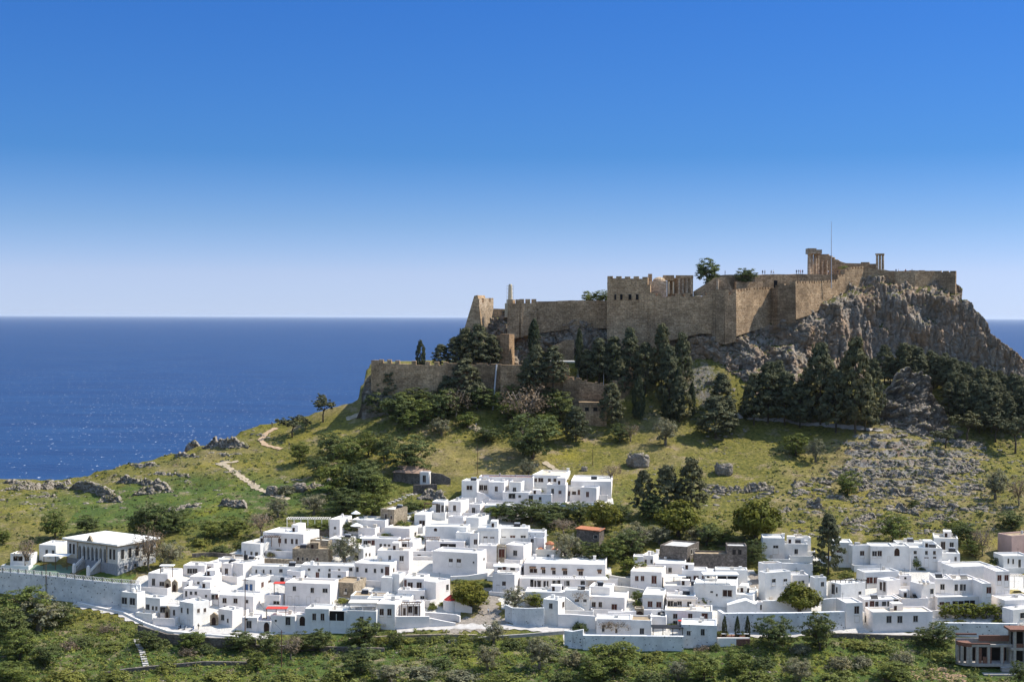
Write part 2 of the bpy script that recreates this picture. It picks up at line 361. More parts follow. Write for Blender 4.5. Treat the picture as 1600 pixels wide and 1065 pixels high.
# ------------------------------------------------------------------ the acropolis rock: a cliff face with its summit plateau
def interp2(px, py, pts, k=4, pw=2.2):
    """smooth depth from scattered (px, py, D) samples"""
    pts = np.array(pts, float); d = ((px[..., None] - pts[:, 0]) / 1.0) ** 2 + ((py[..., None] - pts[:, 1]) * 1.3) ** 2 + 4
    w = d ** (-pw / 2 - 0.4); return (w * pts[:, 2]).sum(-1) / w.sum(-1)
def unproj(px, py, D):
    A = np.array(CM); c = np.stack([(px - W0 / 2) / F, (H0 / 2 - py) / F, -np.ones_like(px)], -1) @ A.T
    c = c / c[..., 1:2]; return c * D[..., None] + np.array(CAM)
def cliff(name, cols, top, bot, pts, nv, amp, cell, back, mat, jit=1.0, strata=(1, 1, 0.45), vert=0.0, mixb=None):
    """cols: pixel columns; top/bot: skyline and foot per column; a thick rock: face, summit and back"""
    n = len(cols); v = np.linspace(0, 1, nv)
    px = np.repeat(cols[None], nv, 0); py = top[None] + (bot - top)[None] * v[:, None]
    V = unproj(px, py, interp2(px, py, pts)); sh = V.shape; p = V.reshape(-1, 3)
    d1, d2, cid = cells(p / np.array(strata) / cell); e1, e2, eid = cells(p / np.array(strata) / (cell * 0.38) + 5)
    if mixb is not None:
        b1, b2, bid = cells(p / np.array((.55, .8, 2.6)) / cell); f1, f2, fid = cells(p / np.array((.5, .7, 2.0)) / (cell * .42) + 5); w_ = np.clip((px.ravel() + 14 * fbm(p / 8, 2) - mixb[0]) / (mixb[1] - mixb[0]), 0, 1) > .5
        d1, d2, cid = [np.where(w_, q1, q0) for q1, q0 in ((b1, d1), (b2, d2), (bid, cid))]; e1, e2, eid = [np.where(w_, q1, q0) for q1, q0 in ((f1, e1), (f2, e2), (fid, eid))]
    h = amp * ((cid - 0.5) * 1.5 + 0.7 * (eid - 0.5)) - amp * 0.9 * np.clip(1 - (d2 - d1) * 6, 0, 1) - amp * 0.4 * np.clip(1 - (e2 - e1) * 6, 0, 1) + amp * 0.8 * fbm(p / (cell * 3.2), 4)
    h2 = fbm(p / (cell * .8) + 31, 3) * amp * .5
    g1, g2, gid = cells(p / np.array(strata) / (cell * 0.17) + 9); h = h + amp * .34 * (gid - .5) - amp * .22 * np.clip(1 - (g2 - g1) * 6, 0, 1) + amp * .9 * vert * fbm(p * (.34, .34, .07) + 17, 4) * np.repeat(np.clip(v * 5, 0, 1), n)
    fade = np.clip((1 - v) / 0.22, 0.15, 1)[:, None]; h = (h.reshape(sh[:2]) * fade - (1 - fade) * 2.2).ravel(); h2 = (h2.reshape(sh[:2]) * fade).ravel()
    V[..., 1] -= h.reshape(sh[:2]); V[..., 2] += (h2 * 0.8 + 0.35 * h).reshape(sh[:2]); V[..., 0] += h2.reshape(sh[:2])
    # summit and back rows
    rows = []; t0 = V[0]
    for dy, dz in back:
        r = t0.copy(); r[:, 1] += dy; r[:, 2] += dz + 0.25 * fbm(r / 3, 3); rows.append(r)
    A = np.concatenate([np.stack(rows[::-1]), V], 0)
    m = A.shape[0]; idx = np.arange(m * n).reshape(m, n)
    Fq = np.stack([idx[:-1, :-1].ravel(), idx[1:, :-1].ravel(), idx[1:, 1:].ravel(), idx[:-1, 1:].ravel()], 1)
    return mesh(name, A.reshape(-1, 3), Fq, mat)
def rockmat(name, warm=0.5, grass=0.5):
    t = NT(name); v = t.coord(False)
    big = t.noise(v, 0.10, 5, 0.6); n2 = t.noise(v, 1.3, 8, 0.74); st = t.noise(t.scale(v, (0.55, 0.55, 0.07)), 1.0, 5, 0.65)
    c = t.ramp(n2, [(0.22, (0.13, 0.107, 0.085)), (0.42, (0.255, 0.215, 0.172)), (0.6, (0.39, 0.335, 0.27)), (0.85, (0.58, 0.515, 0.43))])
    wcol = t.mix(n2, (0.26, 0.15, 0.085), (0.52, 0.36, 0.23))
    c = t.mix(t.ramp(t.math('ADD', t.math('MULTIPLY', big, 0.55), t.math('MULTIPLY', st, 0.45)), [(0.62 - 0.2 * warm, 0), (0.74 - 0.2 * warm, 0.8)]), c, wcol)
    c = t.mix(t.ramp(st, [(0.30, 0.75), (0.42, 0)]), c, (0.11, 0.10, 0.09))
    g = t.n('ShaderNodeNewGeometry'); s = t.n('ShaderNodeSeparateXYZ'); t.l(g.outputs['Normal'], s.inputs[0])
    gf = t.ramp(t.math('ADD', s.outputs[2], t.math('MULTIPLY', t.math('SUBTRACT', t.noise(v, 0.35, 4, 0.6), 0.5), 1.6)), [(0.98 - 0.5 * grass, 0), (1.1 - 0.5 * grass, 1)])
    c = t.mix(gf, c, t.ramp(t.noise(v, 1.8, 3), [(0.3, (0.045, 0.055, 0.016)), (0.7, (0.17, 0.155, 0.05))]))
    cr = t.vor(v, 0.75, 'DISTANCE_TO_EDGE'); t.bump(t.math('ADD', n2, t.math('MULTIPLY', t.math('MINIMUM', cr, 0.1), 4)), 1.0, 0.6)
    return t.base(c)
M['rock'] = rockmat('limestone', 0.88, 0.46)
M['rockgrey'] = rockmat('grey_limestone', 0.10, 0.30)
M['rockdark'] = rockmat('shaded_limestone', 0.30, 0.35)

cols = np.arange(716, 1640, 1.35)
TOP = [(716, 545), (724, 530), (745, 507), (760, 496), (772, 487), (790, 485), (830, 484), (950, 484), (1010, 472), (1040, 464), (1112, 464), (1150, 464), (1204, 462), (1243, 456), (1262, 456), (1290, 452),
       (1309, 446), (1322, 441), (1345, 436), (1360, 431), (1400, 431), (1440, 433), (1480, 436), (1494, 441), (1503, 448), (1506, 466), (1520, 472), (1530, 484), (1541, 500), (1550, 520), (1561, 530), (1580, 542), (1600, 560), (1640, 580)]
BOT = [(716, 575), (782, 590), (900, 600), (1000, 600), (1100, 640), (1180, 620), (1250, 600), (1300, 602), (1350, 606), (1450, 616), (1550, 630), (1640, 645)]
tp = np.interp(cols, *zip(*TOP)); bt = np.interp(cols, *zip(*BOT))
tp = tp + 2.2 * fbm(np.stack([cols / 9, cols * 0, cols * 0], 1), 3) * (cols > 1300) * ((cols < 1380) | (cols > 1494))
DP = [(720, 540, 514), (720, 570, 506), (745, 507, 519), (745, 540, 511), (770, 488, 522), (772, 510, 517), (785, 520, 512), (800, 485, 519), (800, 520, 514), (785, 580, 500), (850, 486, 518), (850, 508, 513), (850, 540, 509), (850, 590, 499), (950, 486, 518), (950, 505, 513), (950, 540, 508), (950, 590, 497),
      (965, 475, 508), (1000, 475, 507), (965, 525, 506), (1000, 530, 504.5), (1000, 560, 500.5), (1000, 600, 495),
      (1020, 468, 506), (1060, 466, 506), (1100, 466, 506), (1060, 490, 505), (1100, 490, 505), (1060, 505, 502.5), (1100, 505, 502.5), (1080, 530, 501), (1080, 560, 500), (1080, 640, 486), (1060, 600, 494),
      (1125, 466, 506), (1125, 510, 505), (1110, 535, 501), (1150, 466, 508), (1150, 505, 506), (1160, 535, 502), (1110, 545, 499.5), (1170, 560, 499.5), (1110, 575, 500), (1120, 600, 494), (1180, 590, 496.5), (1180, 620, 490),
      (1180, 470, 515), (1180, 496, 512), (1205, 466, 521), (1205, 492, 519), (1205, 520, 512), (1225, 466, 516), (1243, 460, 514), (1243, 484, 511), (1225, 505, 509), (1250, 520, 508), (1250, 600, 496), (1220, 560, 502),
      (1265, 460, 520), (1290, 462, 526), (1312, 448, 533), (1300, 480, 519), (1300, 540, 518), (1320, 590, 513), (1345, 436, 538), (1340, 480, 526), (1350, 540, 524), (1385, 450, 532), (1385, 500, 529), (1400, 470, 528), (1400, 540, 526), (1380, 530, 525), (1420, 500, 526), (1400, 600, 521),
      (1395, 432, 538), (1440, 434, 541), (1490, 440, 540), (1440, 465, 531), (1458, 490, 534), (1445, 512, 527), (1440, 540, 528), (1495, 480, 530), (1495, 540, 528), (1500, 610, 522), (1540, 500, 529), (1550, 540, 527), (1600, 562, 527), (1600, 610, 523), (1640, 580, 530), (1640, 630, 518)]
hill = cliff('acropolis_rock', cols, tp, bt, DP, 132, 1.0, 3.6, [(0.5, 0.1), (6, 0.3), (25, 0.2), (50, -1), (62, -14), (80, -60)], M['rock'], strata=(1, 1, .7), vert=1.0, mixb=(1285, 1330))
tag(obj('acropolis_rock', hill), kind='structure')
# the bastion rock under the left end of the lower wall
cols = np.arange(556, 800, 1.5)
tp = np.interp(cols, [556, 563, 566, 572, 580, 620, 680, 740, 800], [655, 640, 615, 592, 584, 590, 598, 612, 625]); bt = np.interp(cols, [556, 580, 620, 700, 800], [662, 668, 662, 660, 655])
DP2 = [(560, 650, 491), (570, 600, 492.5), (572, 655, 488), (600, 590, 489.6), (600, 640, 486), (640, 600, 489.6), (640, 640, 487), (700, 605, 489.6), (700, 640, 487), (800, 630, 489.4)]
tag(obj('bastion_rock', cliff('bastion_rock', cols, tp, bt, DP2, 50, 0.6, 2.6, [(0.4, 0.1), (3, 0.2), (9, -3), (16, -25)], M['rockdark'])), kind='structure')
# the lone crag among the pines on the right
cols = np.arange(1366, 1500, 1.2)
tp = np.interp(cols, [1366, 1376, 1384, 1390, 1398, 1404, 1412, 1424, 1430, 1440, 1449, 1455, 1460, 1468, 1474, 1484, 1500], [655, 640, 630, 606, 602, 586, 577, 574, 584, 579, 583, 592, 612, 628, 645, 662, 676]); bt = np.interp(cols, [1366, 1400, 1500], [665, 690, 690]); tp = tp + 5 * (cells(np.stack([cols / 11, cols * 0, cols * 0], 1))[2] - .5) + 2 * fbm(np.stack([cols / 6, cols * 0, cols * 0], 1), 2)
DP3 = [(1370, 650, 479), (1400, 600, 482), (1400, 650, 478), (1400, 685, 470), (1430, 578, 484), (1430, 620, 479), (1430, 650, 476), (1430, 685, 470), (1460, 620, 482), (1470, 650, 478), (1480, 685, 471)]
tag(obj('crag', cliff('crag', cols, tp, bt, DP3, 90, 1.7, 3.4, [(0.6, 0.2), (3, 0), (7, -3), (11, -12)], M['rockgrey'], strata=(1.3, 1.3, 0.5))), kind='structure')
# dark outcrop on the promontory
cols = np.arange(96, 178, 1.0)
tp = np.interp(cols, [96, 104, 112, 120, 135, 150, 165, 178], [782, 768, 758, 752, 752, 757, 764, 775]); bt = np.interp(cols, [96, 110, 140, 178], [787, 790, 790, 783])
DP4 = [(100, 780, 447), (104, 768, 449), (115, 755, 446), (115, 788, 442), (140, 754, 440), (140, 788, 436), (165, 764, 435), (175, 782, 430)]
tag(obj('outcrop', cliff('outcrop', cols, tp, bt, DP4, 34, 0.55, 2.2, [(0.6, 0.2), (3, 0), (6, -2), (9, -8)], M['rockdark'])), kind='structure')

# broken bedrock ledges stepping down the slopes
LED = [(1361, 1440, 776, 12), (1398, 1439, 802, 14), (1314, 1374, 816, 14), (1432, 1485, 747, 16), (1353, 1432, 747, 9), (1240, 1262, 761, 14), (1262, 1303, 755, 10), (1440, 1480, 792, 14), (1482, 1535, 738, 12), (1232, 1256, 770, 8), (1319, 1353, 728, 8), (1430, 1480, 724, 9), (1259, 1290, 795, 14), (1209, 1243, 802, 8), (1180, 1212, 768, 12),
       (1108, 1165, 769, 12), (1160, 1211, 767, 14), (1376, 1424, 668, 12), (1388, 1422, 682, 8), (1485, 1550, 697, 8), (1290, 1345, 782, 9), (1340, 1372, 765, 10), (1500, 1545, 765, 10), (1455, 1500, 812, 10), (1378, 1400, 818, 9), (1330, 1365, 704, 7), (1400, 1440, 708, 7),
       (0, 112, 765, 9), (175, 266, 758, 12), (206, 273, 771, 10), (315, 389, 700, 14), (322, 360, 711, 6), (255, 315, 797, 9), (340, 388, 792, 11), (150, 192, 784, 9), (287, 312, 703, 11), (0, 58, 757, 6), (60, 116, 758, 7), (180, 250, 730, 7), (255, 320, 714, 6), (330, 372, 696, 7), (40, 90, 778, 6), (230, 300, 744, 6), (458, 494, 765, 11), (655, 700, 782, 16)]
for i_, (a, b, y, h) in enumerate(LED):
    cols = np.arange(a, b, 0.9); u = (cols - a) / (b - a); n_ = fbm(np.stack([cols / 7, cols * 0 + i_ * 3.7, cols * 0], 1), 3); st_ = cells(np.stack([cols / 8, cols * 0 + i_ * 5.1, cols * 0], 1))[2]
    hp = h * np.clip(np.minimum(u, 1 - u) * 5, .15, 1) * (.55 + .55 * st_ + .25 * n_); sl = math.sin(i_ * 2.3) * h * .35 * (u - .5) * 2
    tp = y - hp + sl; bt = y + 3 + sl; pts = []
    for q in np.linspace(0.03, .97, 6):
        x = a + (b - a) * q; g = ground(x, y + float(np.interp(x, cols, sl))); pts += [(x, y - h, g.y + 1.3), (x, y + 3, g.y - .5)]
    m_ = cliff('rock_ledge', cols, tp, bt, pts, 14, 0.5, 1.7, [(0.3, .1), (1.4, .15), (3.0, -.2), (4.5, -2.5)], M['rockgrey'], strata=(1.1, 1.1, .75))
    tag(obj('rock_ledge', m_), kind='structure')
# ------------------------------------------------------------------ masonry
def masonry(name, lo, hi, mortar, bw=1.5, bh=0.62, stain=0.5):
    t = NT(name); v = t.coord(False)
    # world position laid along the wall: horizontal run = X + 0.6 Y
    s = t.n('ShaderNodeSeparateXYZ'); t.l(v, s.inputs[0]); cmb = t.n('ShaderNodeCombineXYZ')
    t.l(t.math('ADD', s.outputs[0], t.math('MULTIPLY', s.outputs[1], 0.7)), cmb.inputs[0]); t.l(s.outputs[2], cmb.inputs[1])
    b = t.n('ShaderNodeTexBrick'); b.inputs['Scale'].default_value = 1.0; b.inputs['Brick Width'].default_value = bw; b.inputs['Row Height'].default_value = bh
    b.inputs['Mortar Size'].default_value = 0.035; b.inputs['Color1'].default_value = (*lo, 1); b.inputs['Color2'].default_value = (*hi, 1); b.inputs['Mortar'].default_value = (*mortar, 1); b.inputs['Bias'].default_value = 0.0
    t.l(cmb.outputs[0], b.inputs['Vector'])
    n = t.noise(v, 0.22, 6, 0.65); n2 = t.noise(v, 1.7, 5, 0.7); st = t.noise(t.scale(v, (0.6, 0.6, 0.05)), 1.0, 4, 0.6)
    c = t.mix(1.0, b.outputs[0], t.ramp(t.math('ADD', t.math('MULTIPLY', n, .6), t.math('MULTIPLY', t.noise(v, .06, 3), .4)), [(0.36, 0.55), (0.62, 1.25)]), 'MULTIPLY')
    c = t.mix(1.0, c, t.ramp(n2, [(0.28, 0.42), (0.62, 1.2)]), 'MULTIPLY')
    c = t.mix(t.ramp(st, [(0.56, 0), (0.72, stain)]), c, (lo[0] * 0.5, lo[1] * 0.5, lo[2] * 0.5))
    t.bump(t.math('ADD', b.outputs[1], n2), 0.7, 0.15); return t.base(c)
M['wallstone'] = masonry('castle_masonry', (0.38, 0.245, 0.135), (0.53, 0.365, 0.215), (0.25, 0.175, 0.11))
M['wallstone2'] = masonry('dark_masonry', (0.27, 0.18, 0.105), (0.40, 0.28, 0.17), (0.19, 0.135, 0.085), stain=.7)  # darker copy: varies the wall tone and paints extra shade into shaded sections
M['palestone'] = masonry('pale_masonry', (0.46, 0.33, 0.205), (0.62, 0.47, 0.32), (0.30, 0.22, 0.15), 1.1, 0.5, 0.25)
M['houses_stone'] = masonry('house_masonry', (0.30, 0.235, 0.16), (0.45, 0.36, 0.25), (0.36, 0.3, 0.22), 0.5, 0.28, 0.3)
M['darkstone'] = masonry('rubble_masonry', (0.13, 0.11, 0.09), (0.25, 0.21, 0.175), (0.2, 0.17, 0.145), 0.45, 0.28, 0.3)

def wall_run(name, pts, label, mat='wallstone', thick=2.2, merl=None, cat='castle wall', parent=None, batter=0.0, ragged=0.0, drop=3.0, seed=1, group=None):
    """a wall along pts = [(px, top_py, base_py, D)], crenels cut in its top where merl = (width, gap, height)"""
    rr = random.Random(seed); mb = MB(); T = [P(a, b, d) for a, b, c, d in pts]; B = [P(a, c, d) for a, b, c, d in pts]
    for k in range(len(pts) - 1):
        a, b = T[k], T[k + 1]; a0, b0 = B[k], B[k + 1]
        d = Vector((b.x - a.x, b.y - a.y, 0)); L = d.length; u = d / L; nrm = Vector((u.y, -u.x, 0))
        z = lambda s: a.z + (b.z - a.z) * s / L; zb = lambda s: a0.z + (b0.z - a0.z) * s / L - drop
        prof = []
        if merl:
            w, g, h = merl; cnt = max(1, round((L + g) / (w + g))); f = L / (cnt * (w + g) - g); s = 0
            for i in range(cnt):
                e = min(L, s + w * f); j = rr.uniform(-ragged, ragged * .3); zz = z(s) - h if rr.random() < ragged * .25 else z(s) + j * .5
                prof += [(s, zz), (e, zz + rr.uniform(-.1, .1) * ragged)]
                if i < cnt - 1: prof += [(e, z(e) - h), (s + (w + g) * f, z(e) - h)]
                s += (w + g) * f
        else:
            m = max(2, int(L / 1.6))
            for i in range(m + 1): s = L * i / m; prof.append((s, z(s) + rr.uniform(-ragged, ragged * .4) * (0 < i < m)))
        out = [a + u * s + Vector((0, 0, zz - a.z)) for s, zz in prof]
        foot = [Vector((a.x, a.y, 0)) + u * s + Vector((0, 0, zb(s))) + nrm * batter for s in (L, 0)]
        base = out + foot
        # lean: points at the top stay on the line, the foot steps out by the batter
        i0 = len(mb.v); back = -nrm * thick
        n = len(base); mb.v += [tuple(p) for p in base] + [tuple(p + back) for p in base]
        mb.f.append(tuple(range(i0, i0 + n))); mb.f.append(tuple(range(i0 + n, i0 + 2 * n))[::-1])
        for q in range(n): mb.f.append((i0 + q, i0 + n + q, i0 + n + (q + 1) % n, i0 + (q + 1) % n))
    o = mb.build(name, M[mat], parent)
    if parent is None and label: tag(o, label, cat, group)
    return o
def pwin(parent, px, py, w, h, D, name='window', mat=None):
    """dark opening set on a wall face at depth D"""
    c = P(px, py, D); s = D / F; mb = MB(); mb.box((c.x - w * s / 2, c.y - 0.06, c.z - h * s / 2), (c.x + w * s / 2, c.y + 0.3, c.z + h * s / 2))
    return mb.build(name, mat or M['void'])
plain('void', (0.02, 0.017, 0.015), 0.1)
# lower wall
lw = empty('lower_fortress_wall', P(680, 640, 489.2), 0, 'long lower fortress wall with crenels on the left cliff above the hillside trees', 'castle wall')
def under(parent, f):
    n0 = set(bpy.data.objects); f(); bpy.context.view_layer.update()
    for o in set(bpy.data.objects) - n0:
        if o.parent is None: o.parent = parent; o.matrix_parent_inverse = Matrix.Translation(-parent.location) if parent.rotation_euler.z == 0 else parent.matrix_world.inverted()
under(lw, lambda: (wall_run('crenelled_wall', [(580, 562, 596, 490.5), (592, 561, 600, 489.2), (650, 564, 610, 489), (700, 565, 640, 489)], '', merl=(1.7, 1.5, 1.3), ragged=0.35),
    wall_run('plain_wall', [(700, 567, 645, 489), (784, 568.5, 650, 488.6)], '', ragged=0.3, merl=(3.4, 1.0, 0.5), seed=4, mat='wallstone2'),
    wall_run('plain_wall', [(782, 570, 650, 487), (805, 570, 650, 486.5), (860, 571, 650, 486.5), (889, 569, 640, 487)], '', ragged=0.25, seed=5)))
bx = MB(); a = P(776, 569, 488.6); b = P(770, 640, 486.2); bx.tube([a, b], 0.28, 8)
pipe = bx.build('drain_pipe', plain('pipe', (0.45, 0.45, 0.46), .1)); tag(pipe, 'long pale drain pipe running down the lower fortress wall', 'pipe')
# gatehouse with flat roof, right end of the lower wall
gh = empty('gatehouse', P(875, 590, 487), 0, 'stone gatehouse with pale flat roof at the right end of the lower wall', 'gatehouse')
def gate():
    m = MB(); a = P(864, 566, 487); b = P(886, 566, 487); m.box((a.x, 487, a.z - 14), (b.x, 492, a.z)); m.build('wall', M['wallstone'])
    m = MB(); m.box((P(860, 566, 487).x, 486.2, a.z + .003), (P(898, 566, 487).x, 492.5, a.z + .5)); m.build('roof', plain('slab', (0.55, 0.52, 0.47), .15))
    m = MB(); c = P(891, 560, 487); m.box((P(886, 566, 487).x + .003, 487.6, a.z - 14), (P(898, 566, 487).x, 492, a.z - 5)); m.build('stair_wall', M['wallstone'])
under(gh, gate)
# crenelled ramp wall climbing to the right below the keep
wall_run('ramp_wall', [(880, 588, 632, 485.5), (905, 591, 634, 484.5), (950, 600, 636, 484)], 'low crenelled ramp wall curving below the gatehouse', 'wallstone2', merl=(1.0, 0.9, 0.7), ragged=.3, thick=1.2, seed=8)
wall_run('stepped_wall', [(950, 600, 628, 484), (970, 590, 612, 488.5), (989, 573, 600, 493)], 'short crenelled wall climbing steeply between the dark pines', merl=(1.0, 0.8, 0.8), ragged=.3, thick=1.2, seed=9)
# left ruined tower
rt = empty('ruined_tower', P(750, 500, 512), 0, 'ruined leaning corner tower standing against the sea left of the fortress', 'tower')
def tower():
    m = MB(); a = P(716, 545, 511); b = P(741, 462, 512.4); c = P(746, 461, 512.3); d = P(748, 470, 512); e = P(756, 545, 511)
    m.prism([a, b, c, d, e], (2.5, 9, 0)); m.build('wall', M['wallstone'])
    o = wall_run('crenelled_wall', [(749, 466, 520, 512), (760, 465, 515, 516), (771, 465, 510, 520)], '', mat='palestone', merl=(1.9, 1.1, 1.6), ragged=.3, thick=1.2, seed=3)
under(rt, tower)
wall_run('terrace_wall', [(771, 482, 500, 520), (800, 483, 500, 519)], 'low plain wall between the ruined tower and the long upper wall', thick=1, ragged=.1)
# brown tower block with a sunlit side
bt_ = empty('wall_buttress', P(790, 570, 497), 0, 'tall brown stone buttress tower with one sunlit side above the lower wall', 'tower')
def butt():
    z0 = P(790, 575, 497).z; z1 = P(790, 522, 497).z; m = MB()
    def ring(z, g): return [(P(781 - g, 550, 497).x, 497.2 - g * .1, z), (P(795.5, 550, 497).x + g * .03, 496 - g * .1, z), (P(803.5 + g * .3, 550, 501).x, 502, z), (P(785, 550, 503).x, 504, z)]
    lo = ring(z0, 1.5); hi = ring(z1, 0); m.v += lo + hi
    m.f += [(3, 2, 1, 0), (4, 5, 6, 7)] + [(k, (k + 1) % 4, 4 + (k + 1) % 4, 4 + k) for k in range(4)]; m.build('wall', masonry('brown_masonry', (0.30, 0.185, 0.10), (0.42, 0.28, 0.165), (0.2, 0.13, 0.08)))
    m = MB(); m.box((P(776, 522, 500).x, 499.5, z1 - 2.5), (P(783, 522, 500).x, 503, z1 - .8)); m.build('side_wall', M['wallstone'])
under(bt_, butt)
# long upper wall
ul = empty('upper_fortress_wall', P(870, 500, 511), 0, 'high plain upper fortress wall on bare rock left of the square keep', 'castle wall')
under(ul, lambda: (wall_run('crenelled_wall', [(794, 468, 518, 512.5), (813, 467, 514, 510.5), (838, 467, 506, 511.5)], '', merl=(1.5, 0.9, 1.5), ragged=.15, batter=1.2, seed=2),
    wall_run('plain_wall', [(838, 471, 508, 511.6), (895, 469, 500, 512), (952, 469, 500, 512)], '', ragged=.12, batter=.3, seed=6)))
# monument column with scaffold
mo = empty('monument_column', P(797, 475, 516), 0, 'white weathered column wrapped in thin scaffolding on the fortress skyline', 'column')
def mono():
    s = 516 / F; b = P(796, 483, 516); m = MB(); m.box((b.x - 1.7, 515, b.z - 3), (b.x + 1.5, 518, b.z + 2.2)); m.box((b.x - 1.1, 515.4, b.z + 2.203), (b.x + 1.3, 517.6, b.z + 3.6)); m.build('plinth', plain('marble', (0.62, 0.52, 0.36), .25))
    m = MB(); m.tube([b + Vector((.3, .5, 3.6)), b + Vector((.3, .5, 8.6)), b + Vector((.3, .5, 9.2))], [.85, .7, .55], 12); m.build('shaft', M['marble'])
    m = MB()
    for dx in (-.95, 1.4):
        for dy in (-.6, 1.4): m.tube([b + Vector((dx, dy, 3)), b + Vector((dx, dy, 8.7))], .05, 5)
    for z in (4.5, 6, 7.5, 8.6):
        for dy in (-.6, 1.4): m.tube([b + Vector((-.95, dy, z)), b + Vector((1.4, dy, z))], .04, 5)
        for dx in (-.95, 1.4): m.tube([b + Vector((dx, -.6, z)), b + Vector((dx, 1.4, z))], .04, 5)
    m.build('scaffold', plain('steel', (0.35, 0.35, 0.36), .1, rough=.5))
under(mo, mono)
# the keep
kp = empty('keep', P(985, 530, 502), 0, 'square crenelled keep with four dark windows above the pines', 'keep')
def keep():
    wall_run('front_wall', [(949, 431, 532, 503), (1012, 432, 545, 501)], '', merl=(1.9, 1.2, 0.8), ragged=.35, thick=2, drop=2, batter=.5, seed=11)
    wall_run('side_wall', [(1012, 434, 545, 501.003), (1013.5, 434, 545, 507)], '', thick=1.5, drop=2, seed=12)
    wall_run('side_wall', [(950.5, 436, 530, 512), (949.3, 434, 530, 503.4)], '', thick=1.5, drop=2, seed=13)
    for x, w in ((961.3, 2.6), (970.8, 3.6), (984.3, 4.2), (995.6, 4.0)): pwin(kp, x, 464, w, 8.5, 502.4 - (x - 949) / 63 * 2)
    m = MB(); a = P(952, 440, 503); b = P(1012, 440, 508); m.box((a.x, 504, a.z - 2), (b.x - 1, 514, a.z)); m.build('roof', M['wallstone'])
under(kp, keep)
# curtain walls
wall_run('curtain_wall', [(1012, 444, 545, 501.2), (1016, 456, 545, 501), (1034, 460, 530, 501), (1042, 458, 520, 501), (1092, 458, 508, 501), (1112, 455, 508, 501.5)],
    'broken crenelled curtain wall joining the keep to the sunlit wall', merl=(2.1, 1.1, 1.1), ragged=.5, batter=.5, seed=21)
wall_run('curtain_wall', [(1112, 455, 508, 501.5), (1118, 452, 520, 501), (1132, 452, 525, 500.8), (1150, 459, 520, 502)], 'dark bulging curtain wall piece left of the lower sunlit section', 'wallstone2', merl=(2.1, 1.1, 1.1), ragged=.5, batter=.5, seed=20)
wall_run('curtain_wall', [(1150, 452, 512, 502), (1175, 449, 504, 508), (1204, 448, 496, 515.5)], 'sunlit crenelled curtain wall section, the lower of the two bright ones', merl=(1.0, 0.75, 0.9), ragged=.1, batter=.3, seed=22)
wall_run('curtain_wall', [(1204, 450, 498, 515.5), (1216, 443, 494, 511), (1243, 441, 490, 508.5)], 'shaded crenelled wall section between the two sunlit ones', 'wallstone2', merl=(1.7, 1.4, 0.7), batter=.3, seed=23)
wall_run('curtain_wall', [(1243, 439, 486, 508.5), (1262, 439, 480, 514), (1290, 438, 466, 523), (1309, 436, 454, 529)], 'sunlit crenelled curtain wall section below the temple ruin', merl=(1.0, 0.7, 0.85), batter=.3, seed=24)
wall_run('curtain_wall', [(1309, 429, 452, 529.3), (1320, 428, 444, 532)], 'narrow crenelled wall step climbing to the temple terrace', merl=(1.1, .7, .8), seed=25)
wall_run('curtain_wall', [(1320, 421, 446, 532.4), (1329, 417, 440, 534), (1349, 416, 438, 538)], 'highest sunlit crenelled wall piece in front of the temple', merl=(1.0, .7, .8), seed=26)
wall_run('curtain_wall', [(1349, 417, 440, 538.5), (1375, 421, 440, 537.5), (1398, 423, 440, 536)], 'low broken wall right of the temple front crenels', ragged=.3, seed=27, thick=1.4)
wall_run('curtain_wall', [(1398, 423, 440, 535), (1430, 422, 440, 537), (1462, 423, 442, 540)], 'sunlit low parapet wall at the cliff top right of the columns', merl=(1.8, .6, .55), ragged=.25, seed=28, thick=1.4)
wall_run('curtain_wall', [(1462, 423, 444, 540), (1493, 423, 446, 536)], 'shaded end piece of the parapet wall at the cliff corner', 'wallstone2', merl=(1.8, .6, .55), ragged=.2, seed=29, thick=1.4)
wall_run('terrace_wall', [(1108, 430, 462, 520), (1140, 429, 462, 520), (1180, 429, 460, 522), (1250, 428, 455, 531), (1316, 429, 450, 538)], 'long brown terrace wall carrying the visitors below the temple', 'wallstone2', thick=8, ragged=.15, seed=30)
wall_run('terrace_wall', [(1150, 440, 460, 514), (1192, 440, 458, 520)], 'low brown wall in front of the round bush on the terrace', thick=.8, ragged=.1, seed=31)
d_ = empty('doorway', P(1212, 445, 520), 0, 'dark doorway in the brown terrace wall', 'doorway')
under(d_, lambda: pwin(d_, 1212, 445, 5.5, 14, 523.5, 'opening'))
# stepped gable ruin
m = MB(); m.prism([P(1085, 462, 511), P(1085, 455, 511), P(1118, 434, 511), P(1134, 432, 511), P(1150, 462, 511)], (0, 3, 0)); tag(m.build('gable_ruin', M['wallstone']), 'triangular stone gable ruin behind the curtain wall', 'ruin')
m = MB(); s = 513 / F; b = P(1121, 460, 510); m.tube([b, P(1121, 437, 510)], .5, 10); m.build('broken_column', M['palestone']); tag(bpy.data.objects['broken_column'], 'thin pale broken column before the stone gable ruin', 'column')
def colm(px, top, base, D, r, n, parent=None, mat='palestone'):
    m = MB(); a = P(px, base, D); b = P(px, top, D)
    m.tube([a, a + (b - a) * .5, a + (b - a) * .95, a + (b - a) * .96, b], [r, r * .95, r * .85, r * 1.2, r * 1.25], 12)
    return m.build(n, M[mat], parent)
